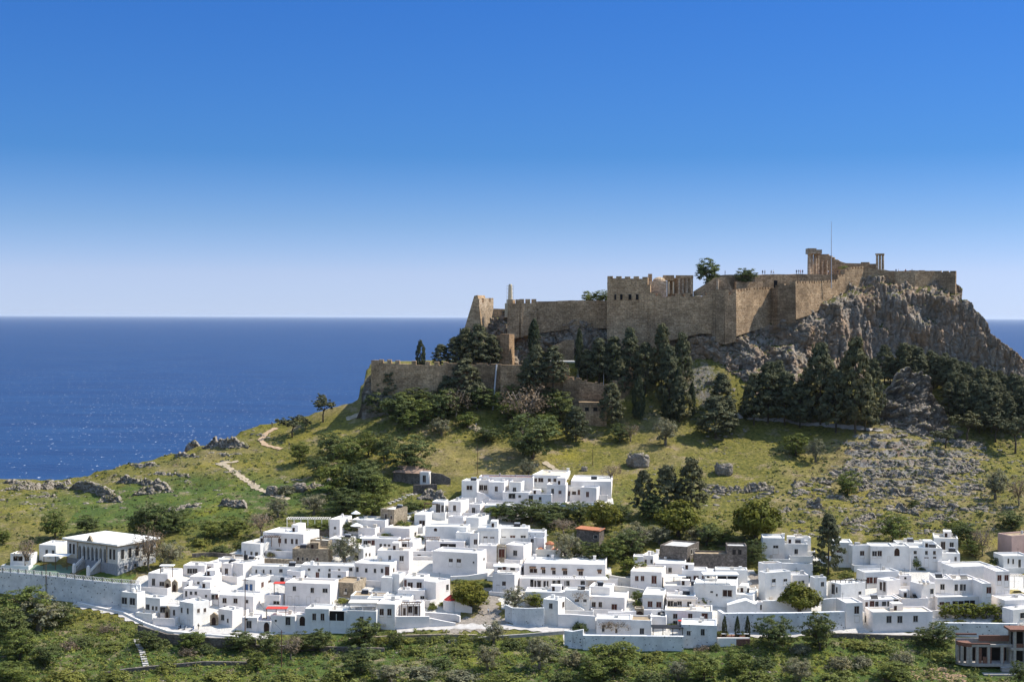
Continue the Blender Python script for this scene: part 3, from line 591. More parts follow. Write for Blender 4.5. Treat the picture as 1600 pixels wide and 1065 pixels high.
# chapel and stoa ruin behind the keep
ch = empty('chapel_ruin', P(1028, 456, 507), 0, 'pale square ruin with low dome just right of the keep', 'ruin')
def chap():
    wall_run('front_wall', [(1010, 439, 462, 506), (1042, 439, 462, 507)], '', mat='palestone', thick=6, drop=1, ragged=.1)
    m = MB(); c = P(1030, 440, 510); m.tube([c, c + Vector((0, 0, .9)), c + Vector((0, 0, 1.5)), c + Vector((0, 0, 1.75))], [2.4, 2.1, 1.2, .15], 14); m.build('dome', M['palestone'])
    m = MB(); c = P(1016, 436, 509); m.box((c.x - .7, 509, c.z - 2), (c.x + .7, 510, c.z + 1.9)); m.build('chimney', M['wallstone'])
under(ch, chap)
so = empty('stoa_ruin', P(1064, 458, 512), 0, 'row of four standing columns under a lintel in front of a brown wall', 'ruin')
def stoa():
    for x in (1061, 1066.5, 1073, 1079.5): colm(x, 434.5, 459, 510.5, .52, 'column')
    m = MB(); a = P(1056, 434, 510.5); b = P(1083, 431, 510.5); m.box((a.x, 509.8, a.z), (b.x, 511.2, b.z + .2)); m.build('lintel', M['wallstone'])
    wall_run('back_wall', [(1043, 434, 462, 513), (1083, 434, 462, 513)], '', thick=1.2, drop=1)
    m = MB(); a = P(1036, 434, 512); b = P(1053, 430, 512); m.box((a.x, 511, a.z - 1), (b.x, 513, b.z)); m.build('block', M['wallstone'])
    for x in (1045, 1052): colm(x, 440, 459, 510, .3, 'shaft', mat='marble')
under(so, stoa)
# temple
te = empty('temple_ruin', P(1300, 430, 546), 0, 'temple ruin with tall columns and a stepped wall on the summit', 'temple')
def temple():
    for x in (1264.5, 1268, 1273.5, 1277.5): colm(x, 396, 432, 543 + (x - 1264) * .3, .75 if x < 1270 else .7, 'column')
    m = MB(); a = P(1262, 396.5, 543); b = P(1277, 389, 548); m.box((a.x, 542, a.z), (b.x - 1.6, 547, b.z)); m.box((b.x - 1.597, 542.3, a.z), (b.x + .6, 548, b.z - .5)); m.build('lintel', M['palestone'])
    m = MB(); pr = [(1277, 432), (1277, 393.5), (1281, 393.5), (1281, 397), (1294.5, 397), (1295, 399), (1300, 399.5), (1300, 401.5), (1304, 402), (1304, 405), (1309, 405.5), (1312, 408), (1318, 410), (1322, 411), (1345, 411.5), (1345, 409.5), (1358, 409.5), (1358, 412), (1369, 412), (1369, 432)]
    m.prism([P(x, y, 550) for x, y in pr], (.6, 1.4, 0)); m.build('stepped_wall', M['wallstone'])
    for x in (1285, 1291.5): colm(x, 407, 432, 547.5, .45, 'pillar')
    for x in (1370.5, 1375, 1379.5): colm(x, 397.5, 432, 546 + (x - 1371) * .1, .52, 'column')
    m = MB(); a = P(1368.8, 397.5, 546); b = P(1381.2, 396, 546); m.box((a.x, 545.4, a.z), (b.x, 547.4, b.z)); m.build('lintel', M['palestone'])
    m = MB(); a = P(1258, 432, 541); b = P(1384, 430, 541); m.box((a.x, 541, a.z - 2), (b.x, 556, a.z)); m.build('platform', M['wallstone'])
under(te, temple)
m = MB(); m.tube([P(1299, 450, 522), P(1299, 380, 522), P(1299, 346, 522)], [.16, .12, .06], 8); tag(m.build('flag_mast', M['pipe']), 'tall thin bare mast rising above the curtain wall below the temple', 'mast')
# masonry retaining wall in rock below upper wall
wall_run('retaining_wall', [(866, 540, 575, 503.5), (884, 531, 575, 503.5), (897, 531, 575, 503.5)], 'banded brown masonry patch built into the rock under the upper wall', thick=2, ragged=.1, seed=33)
# ruined low buildings near the gate
wr = empty('ruined_house', P(930, 645, 481), 0, 'low ruined stone building with three dark windows under the ramp wall', 'ruin')
def rh():
    wall_run('wall', [(905, 628, 660, 479), (948, 628, 662, 479)], '', thick=4, ragged=.2)
    for x in (917, 930, 943): pwin(wr, x, 639, 6, 6, 478.97)
under(wr, rh)
# ------------------------------------------------------------------ village: limewashed houses
def limewash(name, c, stain=0.16, holes=False):
    t = NT(name); v = t.coord(False); n = t.noise(v, 0.5, 6, 0.65); n2 = t.noise(v, 3, 4, 0.6); st = t.noise(t.scale(v, (1.3, 1.3, 0.12)), 1.0, 5, 0.65)
    k = t.mix(1.0, c, t.ramp(n, [(0.3, 1 - stain), (0.65, 1.0)]), 'MULTIPLY')
    k = t.mix(t.ramp(st, [(0.60, 0), (0.78, stain * 2.2)]), k, (c[0] * .45, c[1] * .43, c[2] * .40))
    if holes:
        sv_ = t.scale(v, (1.05, 1.05, 1.2)); d = t.vor(sv_, 1.0); k = t.mix(t.ramp(t.math('ADD', d, t.math('MULTIPLY', t.math('SUBTRACT', t.noise(v, .2, 3), .5), .25)), [(.13, .9), (.19, 0)]), k, (.05, .048, .042))
        k = t.mix(t.ramp(t.noise(t.scale(v, (.5, .5, .09)), 1.0, 5, .7), [(.6, 0), (.72, .6)]), k, (.14, .13, .115))
    t.bump(t.math('ADD', n, n2), 0.35, 0.08); return t.base(k)
M['white'] = limewash('limewash', (0.84, 0.78, 0.725), 0.15)
M['white2'] = limewash('old_limewash', (0.80, 0.77, 0.72), 0.18)
M['cream'] = limewash('cream_plaster', (0.66, 0.60, 0.51), 0.14)
M['stain'] = limewash('stained_limewash', (0.74, 0.73, 0.71), 0.30, True)
M['pink'] = limewash('pink_plaster', (0.58, 0.40, 0.34), 0.2)
plain('roofcream', (0.68, 0.58, 0.45), .25, .8); plain('roofwhite', (0.74, 0.71, 0.65), .18, .8); plain('roofearth', (0.36, 0.27, 0.17), .35, .8); plain('roofgrey', (0.52, 0.50, 0.47), .25, .8)
plain('brown', (0.045, 0.026, 0.019), .3); plain('glassdark', (0.014, 0.013, 0.014), .2, rough=.35, spec=.3); plain('redbrown', (0.095, 0.035, 0.024), .3)
plain('blue', (0.03, 0.10, 0.24), .2); plain('trim', (0.62, 0.56, 0.48), .2); plain('grill', (0.05, 0.045, 0.042), .3); plain('wood', (0.13, 0.075, 0.045), .3)
plain('awn', (0.78, 0.77, 0.74), .1); plain('red', (0.55, 0.06, 0.045), .2); plain('tile', (0.42, 0.165, 0.085), .4, 3); plain('oldtile', (0.36, 0.24, 0.17), .4, 5); plain('green', (0.03, 0.25, 0.09), .2)
plain('concrete', (0.36, 0.33, 0.30), .25, 1.5); plain('brick', (0.20, 0.10, 0.07), .35, 4); plain('black', (0.02, 0.02, 0.022), .1, rough=.5)
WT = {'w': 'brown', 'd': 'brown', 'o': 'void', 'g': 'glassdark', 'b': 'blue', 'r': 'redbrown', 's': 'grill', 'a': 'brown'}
def _wmesh():
    m = MB()      # unit surround, 1 x 1, y is depth
    a = 0.5
    for bx in (((-a - .09, -.05, -a - .06), (-a, .1, a + .06)), ((a, -.05, -a - .06), (a + .09, .1, a + .06)), ((-a, -.05, a), (a, .1, a + .06)), ((-a - .14, -.12, -a - .12), (a + .14, .1, -a - .06))): m.box(*bx)
    return m.mesh('window', M['trim'])
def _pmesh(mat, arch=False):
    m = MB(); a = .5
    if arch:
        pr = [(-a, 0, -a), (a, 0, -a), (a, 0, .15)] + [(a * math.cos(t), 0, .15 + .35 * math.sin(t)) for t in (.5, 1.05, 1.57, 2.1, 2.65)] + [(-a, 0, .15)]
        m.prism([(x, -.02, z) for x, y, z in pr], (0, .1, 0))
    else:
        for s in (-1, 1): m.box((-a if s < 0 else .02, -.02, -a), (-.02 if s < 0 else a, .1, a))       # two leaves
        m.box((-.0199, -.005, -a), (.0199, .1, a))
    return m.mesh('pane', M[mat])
WIN = _wmesh(); PANE = {}
def pane(k):
    if k not in PANE: PANE[k] = _pmesh(WT[k], k == 'a')
    return PANE[k]
def face_hit(px, py, o, n):
    r = ray(px, py); t = (o - CAM).dot(n) / r.dot(n); return CAM + r * t
def frame_of(x0, x1, yt, gy, yaw, xr=None, xl=None, dep=5.5, D=None):
    th = R(yaw); D = D or ground((x0 + x1) / 2, gy).y
    right = yaw >= 0
    c = P(x1 if right else x0, yt, D); t0, t1 = tx(x0), tx(x1)
    if right: w = (c.x - t0 * D) / (math.cos(th) + t0 * math.sin(th)); left = c + Vector((-math.cos(th) * w, math.sin(th) * w, 0))
    else: w = (t1 * D - c.x) / (math.cos(th) + t1 * math.sin(th)); left = c      # th negative: right end recedes
    u = Vector((math.cos(th), -math.sin(th), 0)); b = Vector((math.sin(th), math.cos(th), 0))
    if xr is not None:
        q = left + u * w; t2 = tx(xr); den = math.sin(th) - t2 * math.cos(th); dep = (t2 * q.y - q.x) / den if den > 0.03 else 8
    if xl is not None:
        t2 = tx(xl); den = math.sin(th) - t2 * math.cos(th); dep = (t2 * left.y - left.x) / den if den < -0.03 else 8
    return left, u, b, w, max(2.0, min(dep, 16)), D
def body_mesh(w, d, h, drop, par=0.35, rim=0.28, rr=random):
    j = lambda: rr.uniform(-.05, .05)
    z = [h + j() for _ in range(4)]; q = [(0, 0), (w, 0), (w, d), (0, d)]; r = [(rim, rim), (w - rim, rim), (w - rim, d - rim), (rim, d - rim)]
    k = .012 * h
    v = [(x + (-.0 if i in (0, 3) else 0) + (-k if i in (0, 3) else k), y + (-k if i < 2 else k), -drop) for i, (x, y) in enumerate(q)] + [(x, y, z[i]) for i, (x, y) in enumerate(q)] + [(x, y, z[i]) for i, (x, y) in enumerate(r)] + [(x, y, h - par - .3) for x, y in r]
    f = [(i, (i + 1) % 4, 4 + (i + 1) % 4, 4 + i) for i in range(4)] + [(4 + i, 4 + (i + 1) % 4, 8 + (i + 1) % 4, 8 + i) for i in range(4)] + [(8 + i, 8 + (i + 1) % 4, 12 + (i + 1) % 4, 12 + i) for i in range(4)] + [(0, 3, 2, 1), (12, 13, 14, 15)]
    return mesh('wall', v, f)
HN = 0
def clutter(e, w, d, h, mat, rr, gy, name):
    """fixed roof and wall gear: vents, aerials, air conditioners, dishes, plus a walled terrace at the foot"""
    if name not in ('house', 'stone_house') or w < 3: return
    for _ in range(rr.choice((0, 1, 1, 2))):
        x, y = rr.uniform(.15, .85) * w, rr.uniform(.4, .9) * d; s = rr.uniform(.25, .5); m = MB(); m.box((x - s, y - s * .7, h - .36), (x + s, y + s * .7, h + rr.uniform(.1, .7))); m.build('roof_vent', M[rr.choice((mat, 'trim', 'roofgrey'))], e)
    if rr.random() < .4:
        x, y = rr.uniform(.2, .8) * w, rr.uniform(.3, .9) * d; m = MB(); m.tube([(x, y, h - .4), (x, y, h + 1.7)], .03, 4); m.tube([(x - .5, y, h + 1.5), (x + .5, y, h + 1.5)], .02, 4); m.tube([(x - .35, y, h + 1.25), (x + .35, y, h + 1.25)], .02, 4); m.build('aerial', M['grill'], e)
    if rr.random() < .25:
        x, y = rr.uniform(.2, .8) * w, rr.uniform(.3, .8) * d; m = MB(); m.prism([(x - .9, y, h - .3), (x + .9, y, h - .3), (x + .9, y + .9, h + .5), (x - .9, y + .9, h + .5)], (0, .06, -.06)); m.build('solar_panel', M['glassdark'], e); m = MB(); m.tube([(x - .8, y + 1.0, h + .6), (x + .8, y + 1.0, h + .6)], .24, 8); m.build('heater_tank', M['pipe'], e)
    if rr.random() < .35 and h > 2.6:
        x = rr.uniform(.1, .9) * (w - .9); m = MB(); m.box((x, -.32, .9), (x + .8, -.003, 1.5)); m.build('air_conditioner', M['trim'], e)
    if w > 5 and d > 4 and h > 2.4 and rr.random() < .3:
        x = rr.uniform(.05, .6) * w; q = rr.uniform(1.6, 2.6); m = MB(); m.box((x, d * .5, h - .4), (x + q, d - .3, h + rr.uniform(.9, 1.7))); m.build('stair_hut', M[mat], e); m = MB(); m.box((x + .3, d * .5 - .04, h - .3), (x + 1.0, d * .5 - .002, h + .8)); m.build('door', M['brown'], e)
    if gy < 972 and rr.random() < .72:
        q = rr.uniform(1.6, 3.2); z = rr.uniform(.7, 1.5); a = rr.uniform(-.4, .25) * w; b = w + rr.uniform(-.2, .45) * w * .6
        o = MB(); t = .22
        o.box((a, -q, -5), (b, -q + t, z)); o.box((a, -q + t + .002, -5), (a + t, -.02, z - .02)); o.box((b - t, -q + t + .002, -5), (b, -.02, z - .02)); o.build('terrace_wall', M[mat if mat != 'houses_stone' else 'white2'], e)
        o = MB(); o.box((a + t + .002, -q + t + .002, -5), (b - t - .002, -.02, z - .75)); o.build('terrace_floor', M[rr.choice(('roofwhite', 'roofgrey', 'roofearth', 'trim'))], e)
def H(label, x0, x1, yt, gy, wins='', yaw=12, xr=None, xl=None, dep=5.5, mat='white', roof='roofwhite', name='house', D=None, drop=4, chim=None, cat='house', extra=None, cornice=False):
    global HN; HN += 1; rr = random.Random(HN * 13 + 5)
    if xl is not None and yaw > 0: yaw = -yaw
    if mat == 'white' and rr.random() < .22: mat = 'white2'
    if roof == 'roofwhite' and rr.random() < .35: roof = rr.choice(('trim', 'roofgrey', 'roofcream'))
    left, u, b, w, d, D = frame_of(x0, x1, yt, gy, yaw, xr, xl, dep, D)
    zg = min(hz(left.x, left.y), hz((left + u * w).x, (left + u * w).y)); h = max(2.2, left.z - zg)
    if left.z - h < zg - 8: h = left.z - zg
    e = empty(name, (left.x, left.y, left.z - h), R(-yaw), label, cat, 'whitewashed houses of the village' if mat.startswith('white') and name == 'house' else None)
    W = obj('wall', body_mesh(w, d, h, drop, rr=rr), e, M[mat])
    m = MB(); m.box((.28, .28, h - .75), (w - .28, d - .28, h - .35)); m.build('roof', M[roof], e)
    if cornice:
        m = MB(); m.box((-.14, -.14, h - 1.0), (w + .14, -.002, h - .75)); m.build('cornice', M[mat], e)
    inv = Matrix.Rotation(R(yaw), 4, 'Z') @ Matrix.Translation(-Vector(e.location))
    def put(px, py, ww, hh, k):
        if px <= x1 + .01 and px >= x0 - .01: o, n, rot = left, b, 0
        elif px > x1: o, n, rot = left + u * w, u, R(90)
        else: o, n, rot = left, u, R(-90)
        p = inv @ face_hit(px, py, o, n); s = D / F * 1.25
        fw = ww * s if rot == 0 else ww * s / max(.35, abs(math.sin(R(yaw)) - tx(px) * math.cos(R(yaw)))); fh = hh * s
        sm = Vector((fw, 1, fh)); nm = 'door' if k in 'da' or hh > ww * 2.1 else 'window'
        if k in 'oa': q = obj(nm, pane(k), e); q.location = p; q.scale = sm; q.rotation_euler.z = rot; return
        f = obj(nm, WIN, e); f.location = p; f.scale = sm; f.rotation_euler.z = rot
        obj('pane' if nm == 'window' else 'door_leaf', pane(k), f)
    for s in wins.split(';'):
        if s.strip():
            a = s.split(); put(float(a[0]), float(a[1]), float(a[2]), float(a[3]), a[4] if len(a) > 4 else rr.choice('wwsg'))
    for cx, cy in (chim or []):
        m = MB(); m.box((cx * w - .35, cy * d - .3, h - .36), (cx * w + .35, cy * d + .3, h + .75)); m.box((cx * w - .45, cy * d - .4, h + .751), (cx * w + .45, cy * d + .4, h + .9)); m.build('chimney', M[mat], e)
    if extra: extra(e, w, d, h)
    clutter(e, w, d, h, mat, rr, gy, name)
    return e
def GW(label, pts, mat='white', thick=.45, drop=3.0, name='garden_wall', cat='garden wall', dy=0.0):
    """low wall: pts = [(px, top_py, base_py)]; each base point stands on the ground seen there"""
    P2 = []
    for a, t_, c in pts:
        D = ground(a, c).y + dy; P2.append((a, t_, c, D))
    T = [P(a, b_, d) for a, b_, c, d in P2]; m = MB(); L = len(T); nv_ = []
    for i, p in enumerate(T):
        q = T[min(i + 1, L - 1)] - T[max(i - 1, 0)]; n = Vector((q.y, -q.x, 0)).normalized(); zb = hz(p.x, p.y) - drop
        nv_.append([(p.x, p.y, zb), (p.x, p.y, p.z), (p.x - n.x * thick, p.y - n.y * thick, p.z + .03), (p.x - n.x * thick, p.y - n.y * thick, zb)])
    for r in nv_: m.v += r
    for i in range(L - 1):
        for k in range(4): m.f.append((i * 4 + k, i * 4 + (k + 1) % 4, i * 4 + 4 + (k + 1) % 4, i * 4 + 4 + k))
    m.f.append((0, 1, 2, 3)); k = (L - 1) * 4; m.f.append((k + 3, k + 2, k + 1, k))
    return tag(m.build(name, M[mat]), label, cat)
def PERG(label, x0, x1, y, yb, gy, dep=2.5, mat='wood', top=None, n=3, name='pergola', cat='pergola', D=None, slab=0.12):
    """posts carrying a slatted or solid canopy"""
    D = D or ground((x0 + x1) / 2, gy).y; a = P(x0, y, D); b = P(x1, y, D); zb = P(x0, yb, D).z; e = empty(name, (a.x, D, zb), 0, label, cat); L = b.x - a.x; h = a.z - zb
    for i in range(n):
        m = MB(); x = .08 + (L - .16) * i / (n - 1); m.box((x - .08, 0, -1.0), (x + .08, .16, h)); m.build('post', M[mat], e)
    m = MB()
    if top: m.box((-.15, -.2, h + .001), (L + .15, dep, h + slab)); m.build('canopy', M[top], e)
    else:
        m.box((-.1, 0, h + .001), (L + .1, .15, h + .15)); m.box((-.1, dep - .15, h + .001), (L + .1, dep, h + .15)); m.build('beam', M[mat], e)
        m = MB(); k = max(3, int(L / .6))
        for i in range(k + 1): x = L * i / k; m.box((x - .05, -.2, h + .151), (x + .05, dep + .1, h + .25))
        m.build('slats', M[mat], e)
    return e
# left end ---------------------------------------------------------
H('white house with two large dark windows and furnished roof terrace, far left front row', 189, 214, 926, 958, '194.5 939 8 10 s;207 940 8 10 s', 25, xr=226)
H('white house with three narrow front windows just right of the terrace house', 226.5, 250, 934, 964, '231 948 5 7 s;239 952 3 9 g;244.5 952.5 3 9 g', 22, xr=262)
H('low white house front with grilled window beside the dark stone portal', 250, 280, 946.5, 970, '254.5 952 7 7 s;272 956.5 2.5 7', 8, dep=4)
H('white house with bright right side, balustrade roof and motorbikes by its door', 280, 302, 942, 981, '284 953 3 7;293.5 954 3 7;286 971.5 4 4.5 s;295 974 4 10 r;310 953.5 3 5;320 952.5 3 5', 36, xr=326)
H('low cubic white house with plain sunlit side by the utility pole', 341, 363, 953, 980, '348 964 5 7 s;356 969 2.5 5 w', 30, xr=380)
H('white house with two tan framed windows behind the low cubic house', 342, 396, 931, 955, '351 937.5 5 6;368 938 5 6;352 948 4 4 g;386 939 3 4', 12, xr=412, roof='roofgrey')
H('white house with three small dark windows behind the balustrade roof', 286, 330, 920, 941, '291 927 2.5 7 g;298.5 926 3 4 g;306 926 3 4 g;322 930.5 2.5 3 g;297 935 3 2 g', 10)
H('narrow white house with a pair of dark doors above the stone gateway', 328, 341, 926, 944, '333 932 4 6 g;338.5 932 3.5 6 r', 8, dep=4)
H('tiny white tower house with one dark window near the carved portals', 284, 296, 908, 925, '293.5 916 3 5 g', 20, dep=3)
H('plain white house with one small window below the twin tan doors', 296, 331, 901, 924, '310 912 3 6;304 914 1.5 4 g', 10, xr=346)
H('white house with brown entrance and roof shelter next to the schoolyard', 231, 262, 896, 922, '240 911 4 12 g;253 912 6 6 s', 14, xr=285)
H('white house with twin square windows right of the roof shelter', 286, 320, 883, 902, '296.5 891.5 6 6 s;304.5 891.5 6 6 s', 8)
H('white house with one tan door and bright side, left of its twin', 320, 334, 880, 902, '327.5 890.5 4.5 9 w', 24, xr=346)
H('white house with one tan door and a wide bright side, right twin', 347, 362, 880.5, 903, '354 892.5 4.5 8 w', 26, xr=380)
H('long low white roof block behind the twin tan doors', 342, 400, 874, 893, '', 6, dep=4)
H('white cube house with three small doors, furthest left below the olive garden', 377, 407, 849.5, 872, '383 863 2 5 g;393 865 3 6;401 866.5 4 7 g;414 865.5 2.5 5 w', 24, xr=436)
H('large white block house with three brown windows and wooden pergola', 411, 474, 834, 868, '446.5 845 3 6.5 w;456.5 845.5 3 6.5 w;463.5 846 3 7 w;437 845 4 7 r;418 843 3 4 r', 18, xr=499)
PERG('short wooden pergola on the left of the large block house', 411, 437, 839, 848, 867, 2.4)
H('brown stone house with a tree shadowed front above the white roofs', 457, 513, 857.5, 884, '466 874 3 7;473 873 2.5 5;480 874 2.5 5;490.5 874.5 2 4;496 874.5 3 6 r', 6, dep=5, mat='houses_stone', roof='roofearth', name='stone_house')
H('upper brown stone house with two small windows and white sunlit side', 485, 513, 844, 866, '494 855 3 6 w;504 855.5 3 6 w', 24, xr=524, mat='houses_stone', name='stone_house')
H('plain white block behind the brown stone house', 514, 545, 842, 864, '', 14, xr=556)
H('white house with one window at the end of the vine covered terrace', 515, 531, 811, 843, '523.5 827 3 7', 18, xr=550)
H('long white house beneath the cream parasols', 550, 602, 813, 834, '', 12, xr=616)
H('white house with four tiny windows along a shaded strip', 393, 470, 885, 905, '400.5 892 2 4.5 g;412 892 2 4.5 g;423 892.5 2 4.5 g;439 891 4 4', 6, dep=4)
H('tall plain white block with a dark water tank on its roof', 360, 380, 880, 905, '', 28, xr=413)
H('white house with one front window and two slim brown side doors', 448, 470, 892.5, 912, '460 903 4 6.5 w;477.5 903 2 7 r;484 902 2 8.5 r', 24, xr=490)
H('long white house with tiny high windows in the middle of the village', 470, 554, 884, 908, '498.5 890 2.5 3 g;515 890 2.5 3 g;530 890 2.5 3 g;483 889 3 2.5 g;548 889 4 4 g;515 900 4 8 g;496 899 4 9 r', 6, dep=5)
H('white house with a row of four windows and a tall red door', 554, 609, 881, 911, '558.5 889 3 6 g;572.3 890.5 3 5 g;586 891 3 5 g;597 891 3 5 g;604.8 893 5 13 r;615 890 2 5 w', 14, xr=622)
H('white cube house with one dark window before the long white house', 517, 541, 892.5, 912, '530 902.5 4 7 s', 22, xr=553)
H('white house with two blue doors', 380, 399, 905.5, 925, '385.5 917 4 8 b;392.5 917 4 8 b;410 914.5 3 9 r;421 911 3 8 r', 24, xr=443)
H('wide white house with brown doors and a climbing plant at its right corner', 445.5, 516, 912, 951, '460 919 4 5.5 s;488 921.5 4 6 g;508 922 6 5 g;453 937.5 5 10 r;458 938 2 4 g;464 939.5 5 14 r;482 937.5 5 9 r;496.5 936 4 5 g', 10, dep=7)
H('tan stone house with two windows above the planted terrace', 520, 552, 910.5, 935, '528.5 921.5 2.5 5;540.5 921.5 2.5 5', 18, xr=573, mat='houses_stone', roof='roofearth', name='stone_house')
H('white house with balustrade terrace below the red awning', 413, 437, 930, 952, '432 941 8 4 g', 16, xr=446, roof='roofgrey')
H('white front house with one grilled window behind the utility pole', 378, 402, 964.5, 988, '389 975 6.5 9 s;385.5 967 2.5 2 g', 10, dep=5)
H('white house front with a brown arched door in stone surround', 402, 423, 970, 989, '416.5 979 7 12 a', 8, dep=4)
H('white front house with one large grilled window and red awning behind', 423, 461, 962, 989, '450 969.5 6 10 s;431 969 2.5 2.5 g', 10, dep=5)
H('white wall house with a round topped brown door at the head of steps', 461, 477, 960, 986, '472.5 969.5 7 12 a', 6, dep=3)
H('shaded white front house with two tall brown windows', 477, 514, 951, 989, '491 963.5 4.5 9 w;504 963.5 4.5 9 w', 8, dep=6)
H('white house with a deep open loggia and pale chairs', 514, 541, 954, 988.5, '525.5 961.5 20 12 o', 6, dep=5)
H('white house under a pale sloping tile canopy', 541, 588, 954, 989.5, '565 967 4.5 7 s;577.5 965 2.5 4 g', 6, dep=5)
PERG('wide veranda roof of pale tiles on the front row', 545, 588, 943, 954, 985, 4, 'white', 'trim', 3, 'veranda', 'veranda', slab=.3)
H('white front house with two tall brown windows and a climbing vine', 588, 617, 943.5, 984, '596.5 956.5 5 9.5 w;608.5 956.5 5 9.5 w;616 973 2 4 g', 10, dep=7)
H('white house with a curtained veranda at the right end of the left block', 625, 657, 945, 974, '632 955 3 9 w;641 951.5 5 8 w;650 953 4 10 w', 8, dep=5)
PERG('wooden veranda frame before the curtained house', 627, 656, 944, 962, 978, 2.5, 'wood', None, 4)
GW('long white terrace wall below the curtained veranda', [(617, 962.5, 983), (640, 962.5, 981.5), (671, 962.5, 980)])
GW('white curved ramp wall leading down to the cobbled lane', [(671, 965, 979.5), (690, 969, 979), (712, 973, 978)])
GW('upper white ramp wall curving around the lane corner', [(664, 956, 970), (690, 957.5, 970), (712, 959.5, 971), (718, 962, 973)])
H('white house with two brown windows and a curved parapet roof', 631, 663, 903.5, 930, '641 915 6 9 w;655 915.5 6 10 w;633.5 911 3 9 r', 8, dep=7)
H('tall white house with a wide bright side above the lane tree', 663, 681, 909, 945, '699 917 3 7 g', 36, xr=704)
H('low white house front with a red window under the tall bright house', 622, 663, 922, 945, '632 931 4 5 r;660 933 5 4 g', 8, dep=3)
H('small white block house with a rooftop box', 613, 624, 896.5, 925, '', 24, xr=634)
H('white stair block with stepped parapet near the red door', 596, 613, 902, 925, '', 10, dep=3)
H('flat white house roof with three vents in the sun', 574, 640, 936, 962, '', 6, dep=6)
H('white house with small planters on a pink terrace', 548, 600, 931, 952, '560 938 3 3 g', 6, dep=6, roof='roofearth')
# middle -----------------------------------------------------------
H('square stone tower house with an orange sunlit side', 595, 616, 795.5, 826, '603 806 3 6 w;611.5 809.5 2.5 7 w', 28, xr=637, mat='houses_stone', name='stone_house')
H('plain white house below the stone tower house', 601, 640, 825.5, 846, '649 834 2.5 5;658 833.5 2.5 6', 18, xr=666)
H('small white block house left of the potted plant terrace', 560, 586, 824.5, 842, '', 18, xr=595)
PERG('white roofed veranda with dark posts behind the olive tree', 563, 590, 841, 855, 861, 3.2, 'wood', 'awn', 3, 'veranda', 'veranda')
H('shaded white house with four little square windows in a row', 566, 622, 841.5, 866, '571 849 5 8 g;577 849 4 8 r;583 849 4 9 r;595 851.5 3 4 g;601.5 852.5 3 5 g;608 853 3 5 g;615.5 853.5 3 5 g', 6, dep=4)
H('white house with a wooden porch and dark brown door', 622, 645, 846, 866, '632 854 6 8 w;623.5 853 2 5 w', 16, xr=659)
PERG('small wooden porch roof in front of the dark brown door', 619, 639, 844, 858, 865, 1.6, 'wood', 'wood', 2, 'porch', 'porch')
PERG('wooden terrace pergola with green parasol between white houses', 664, 686, 842, 856, 864, 3)
H('white cube house with one grilled window right of the olive tree', 547, 568, 857, 879, '557.5 868 5 9 s;572 866 2 4;577.5 866 2 4', 26, xr=587)
H('white house with two grey windows and a small arched one', 590, 639, 860, 897, '609 872.5 3 8 s;627.5 873 5 8 s;623.5 890.5 4 5 g', 6, dep=6)
H('shaded white house set back between two brighter houses', 639, 677, 861, 896, '655 869 4 5 w;653 880 4 7 g;669.5 877.5 5 10 r', 4, dep=4, D=383)
H('big plain white house with two brown shuttered windows side by side', 677, 746, 864, 903, '704.5 878 5 9 w;717 878.3 5.5 9 w;740 878.5 2 3 g;756 878 2 11 g', 18, xr=761)
GW('white plinth wall sloping along the foot of the big plain house', [(704, 900, 908), (730, 899, 907), (762, 894, 904)])
H('white house with a terrace and brown window above the low wall', 648, 665, 804, 826, '659.5 816.5 7 6 w', 12, xr=690, roof='white')
H('white house with a tiny arched window over the vaulted roofs', 665, 729, 823, 850, '680.5 827 4 4 a', 8, dep=6)
H('white house with a low vaulted roof and stained wall', 713, 737, 832, 858, '730 851 2 3 g', 10, dep=5, mat='white2')
H('white house with a shaded patio and brown awning in the village centre', 666, 726, 846, 866, '700 852 20 5 o;727 850 2.5 6 r', 6, dep=4)
H('narrow white house with one dark window beside the corniced house', 735, 747, 833, 862, '743 848.5 4 10 w', 8, dep=5, mat='white2')
H('corniced white house with two tall brown windows', 747, 779, 824.5, 858, '758.5 844 5 10 w;769 845.5 5 11 w', 6, dep=7, cornice=True, mat='white2')
H('long white house with three tall dark doors under a bare trellis', 779, 826, 825, 858, '787 845 5 11 g;801 842.5 6 10 r;817.5 842.5 6 10 g', 4, dep=6, D=392, mat='white2')
H('weathered white house with a small window above the little church', 826, 851, 831, 862, '832 845 4 6 g', 8, dep=5, mat='stain')
H('low pale weathered annex at the right end of the trellis house', 835, 850, 840, 866, '', 10, dep=3, mat='stain')
H('white terrace house with plants on its wall left of the dark doorway', 749, 776, 852, 881, '', 6, dep=4)
H('brown stone portal house with a tall brown door', 777, 790, 852.5, 881, '784 867 7.5 16 r', 4, dep=3, mat='houses_stone', name='portal')
H('white house with one dark window and a bright side near the church', 791, 818, 852, 881, '805 863.5 5 6.5 g', 24, xr=832)
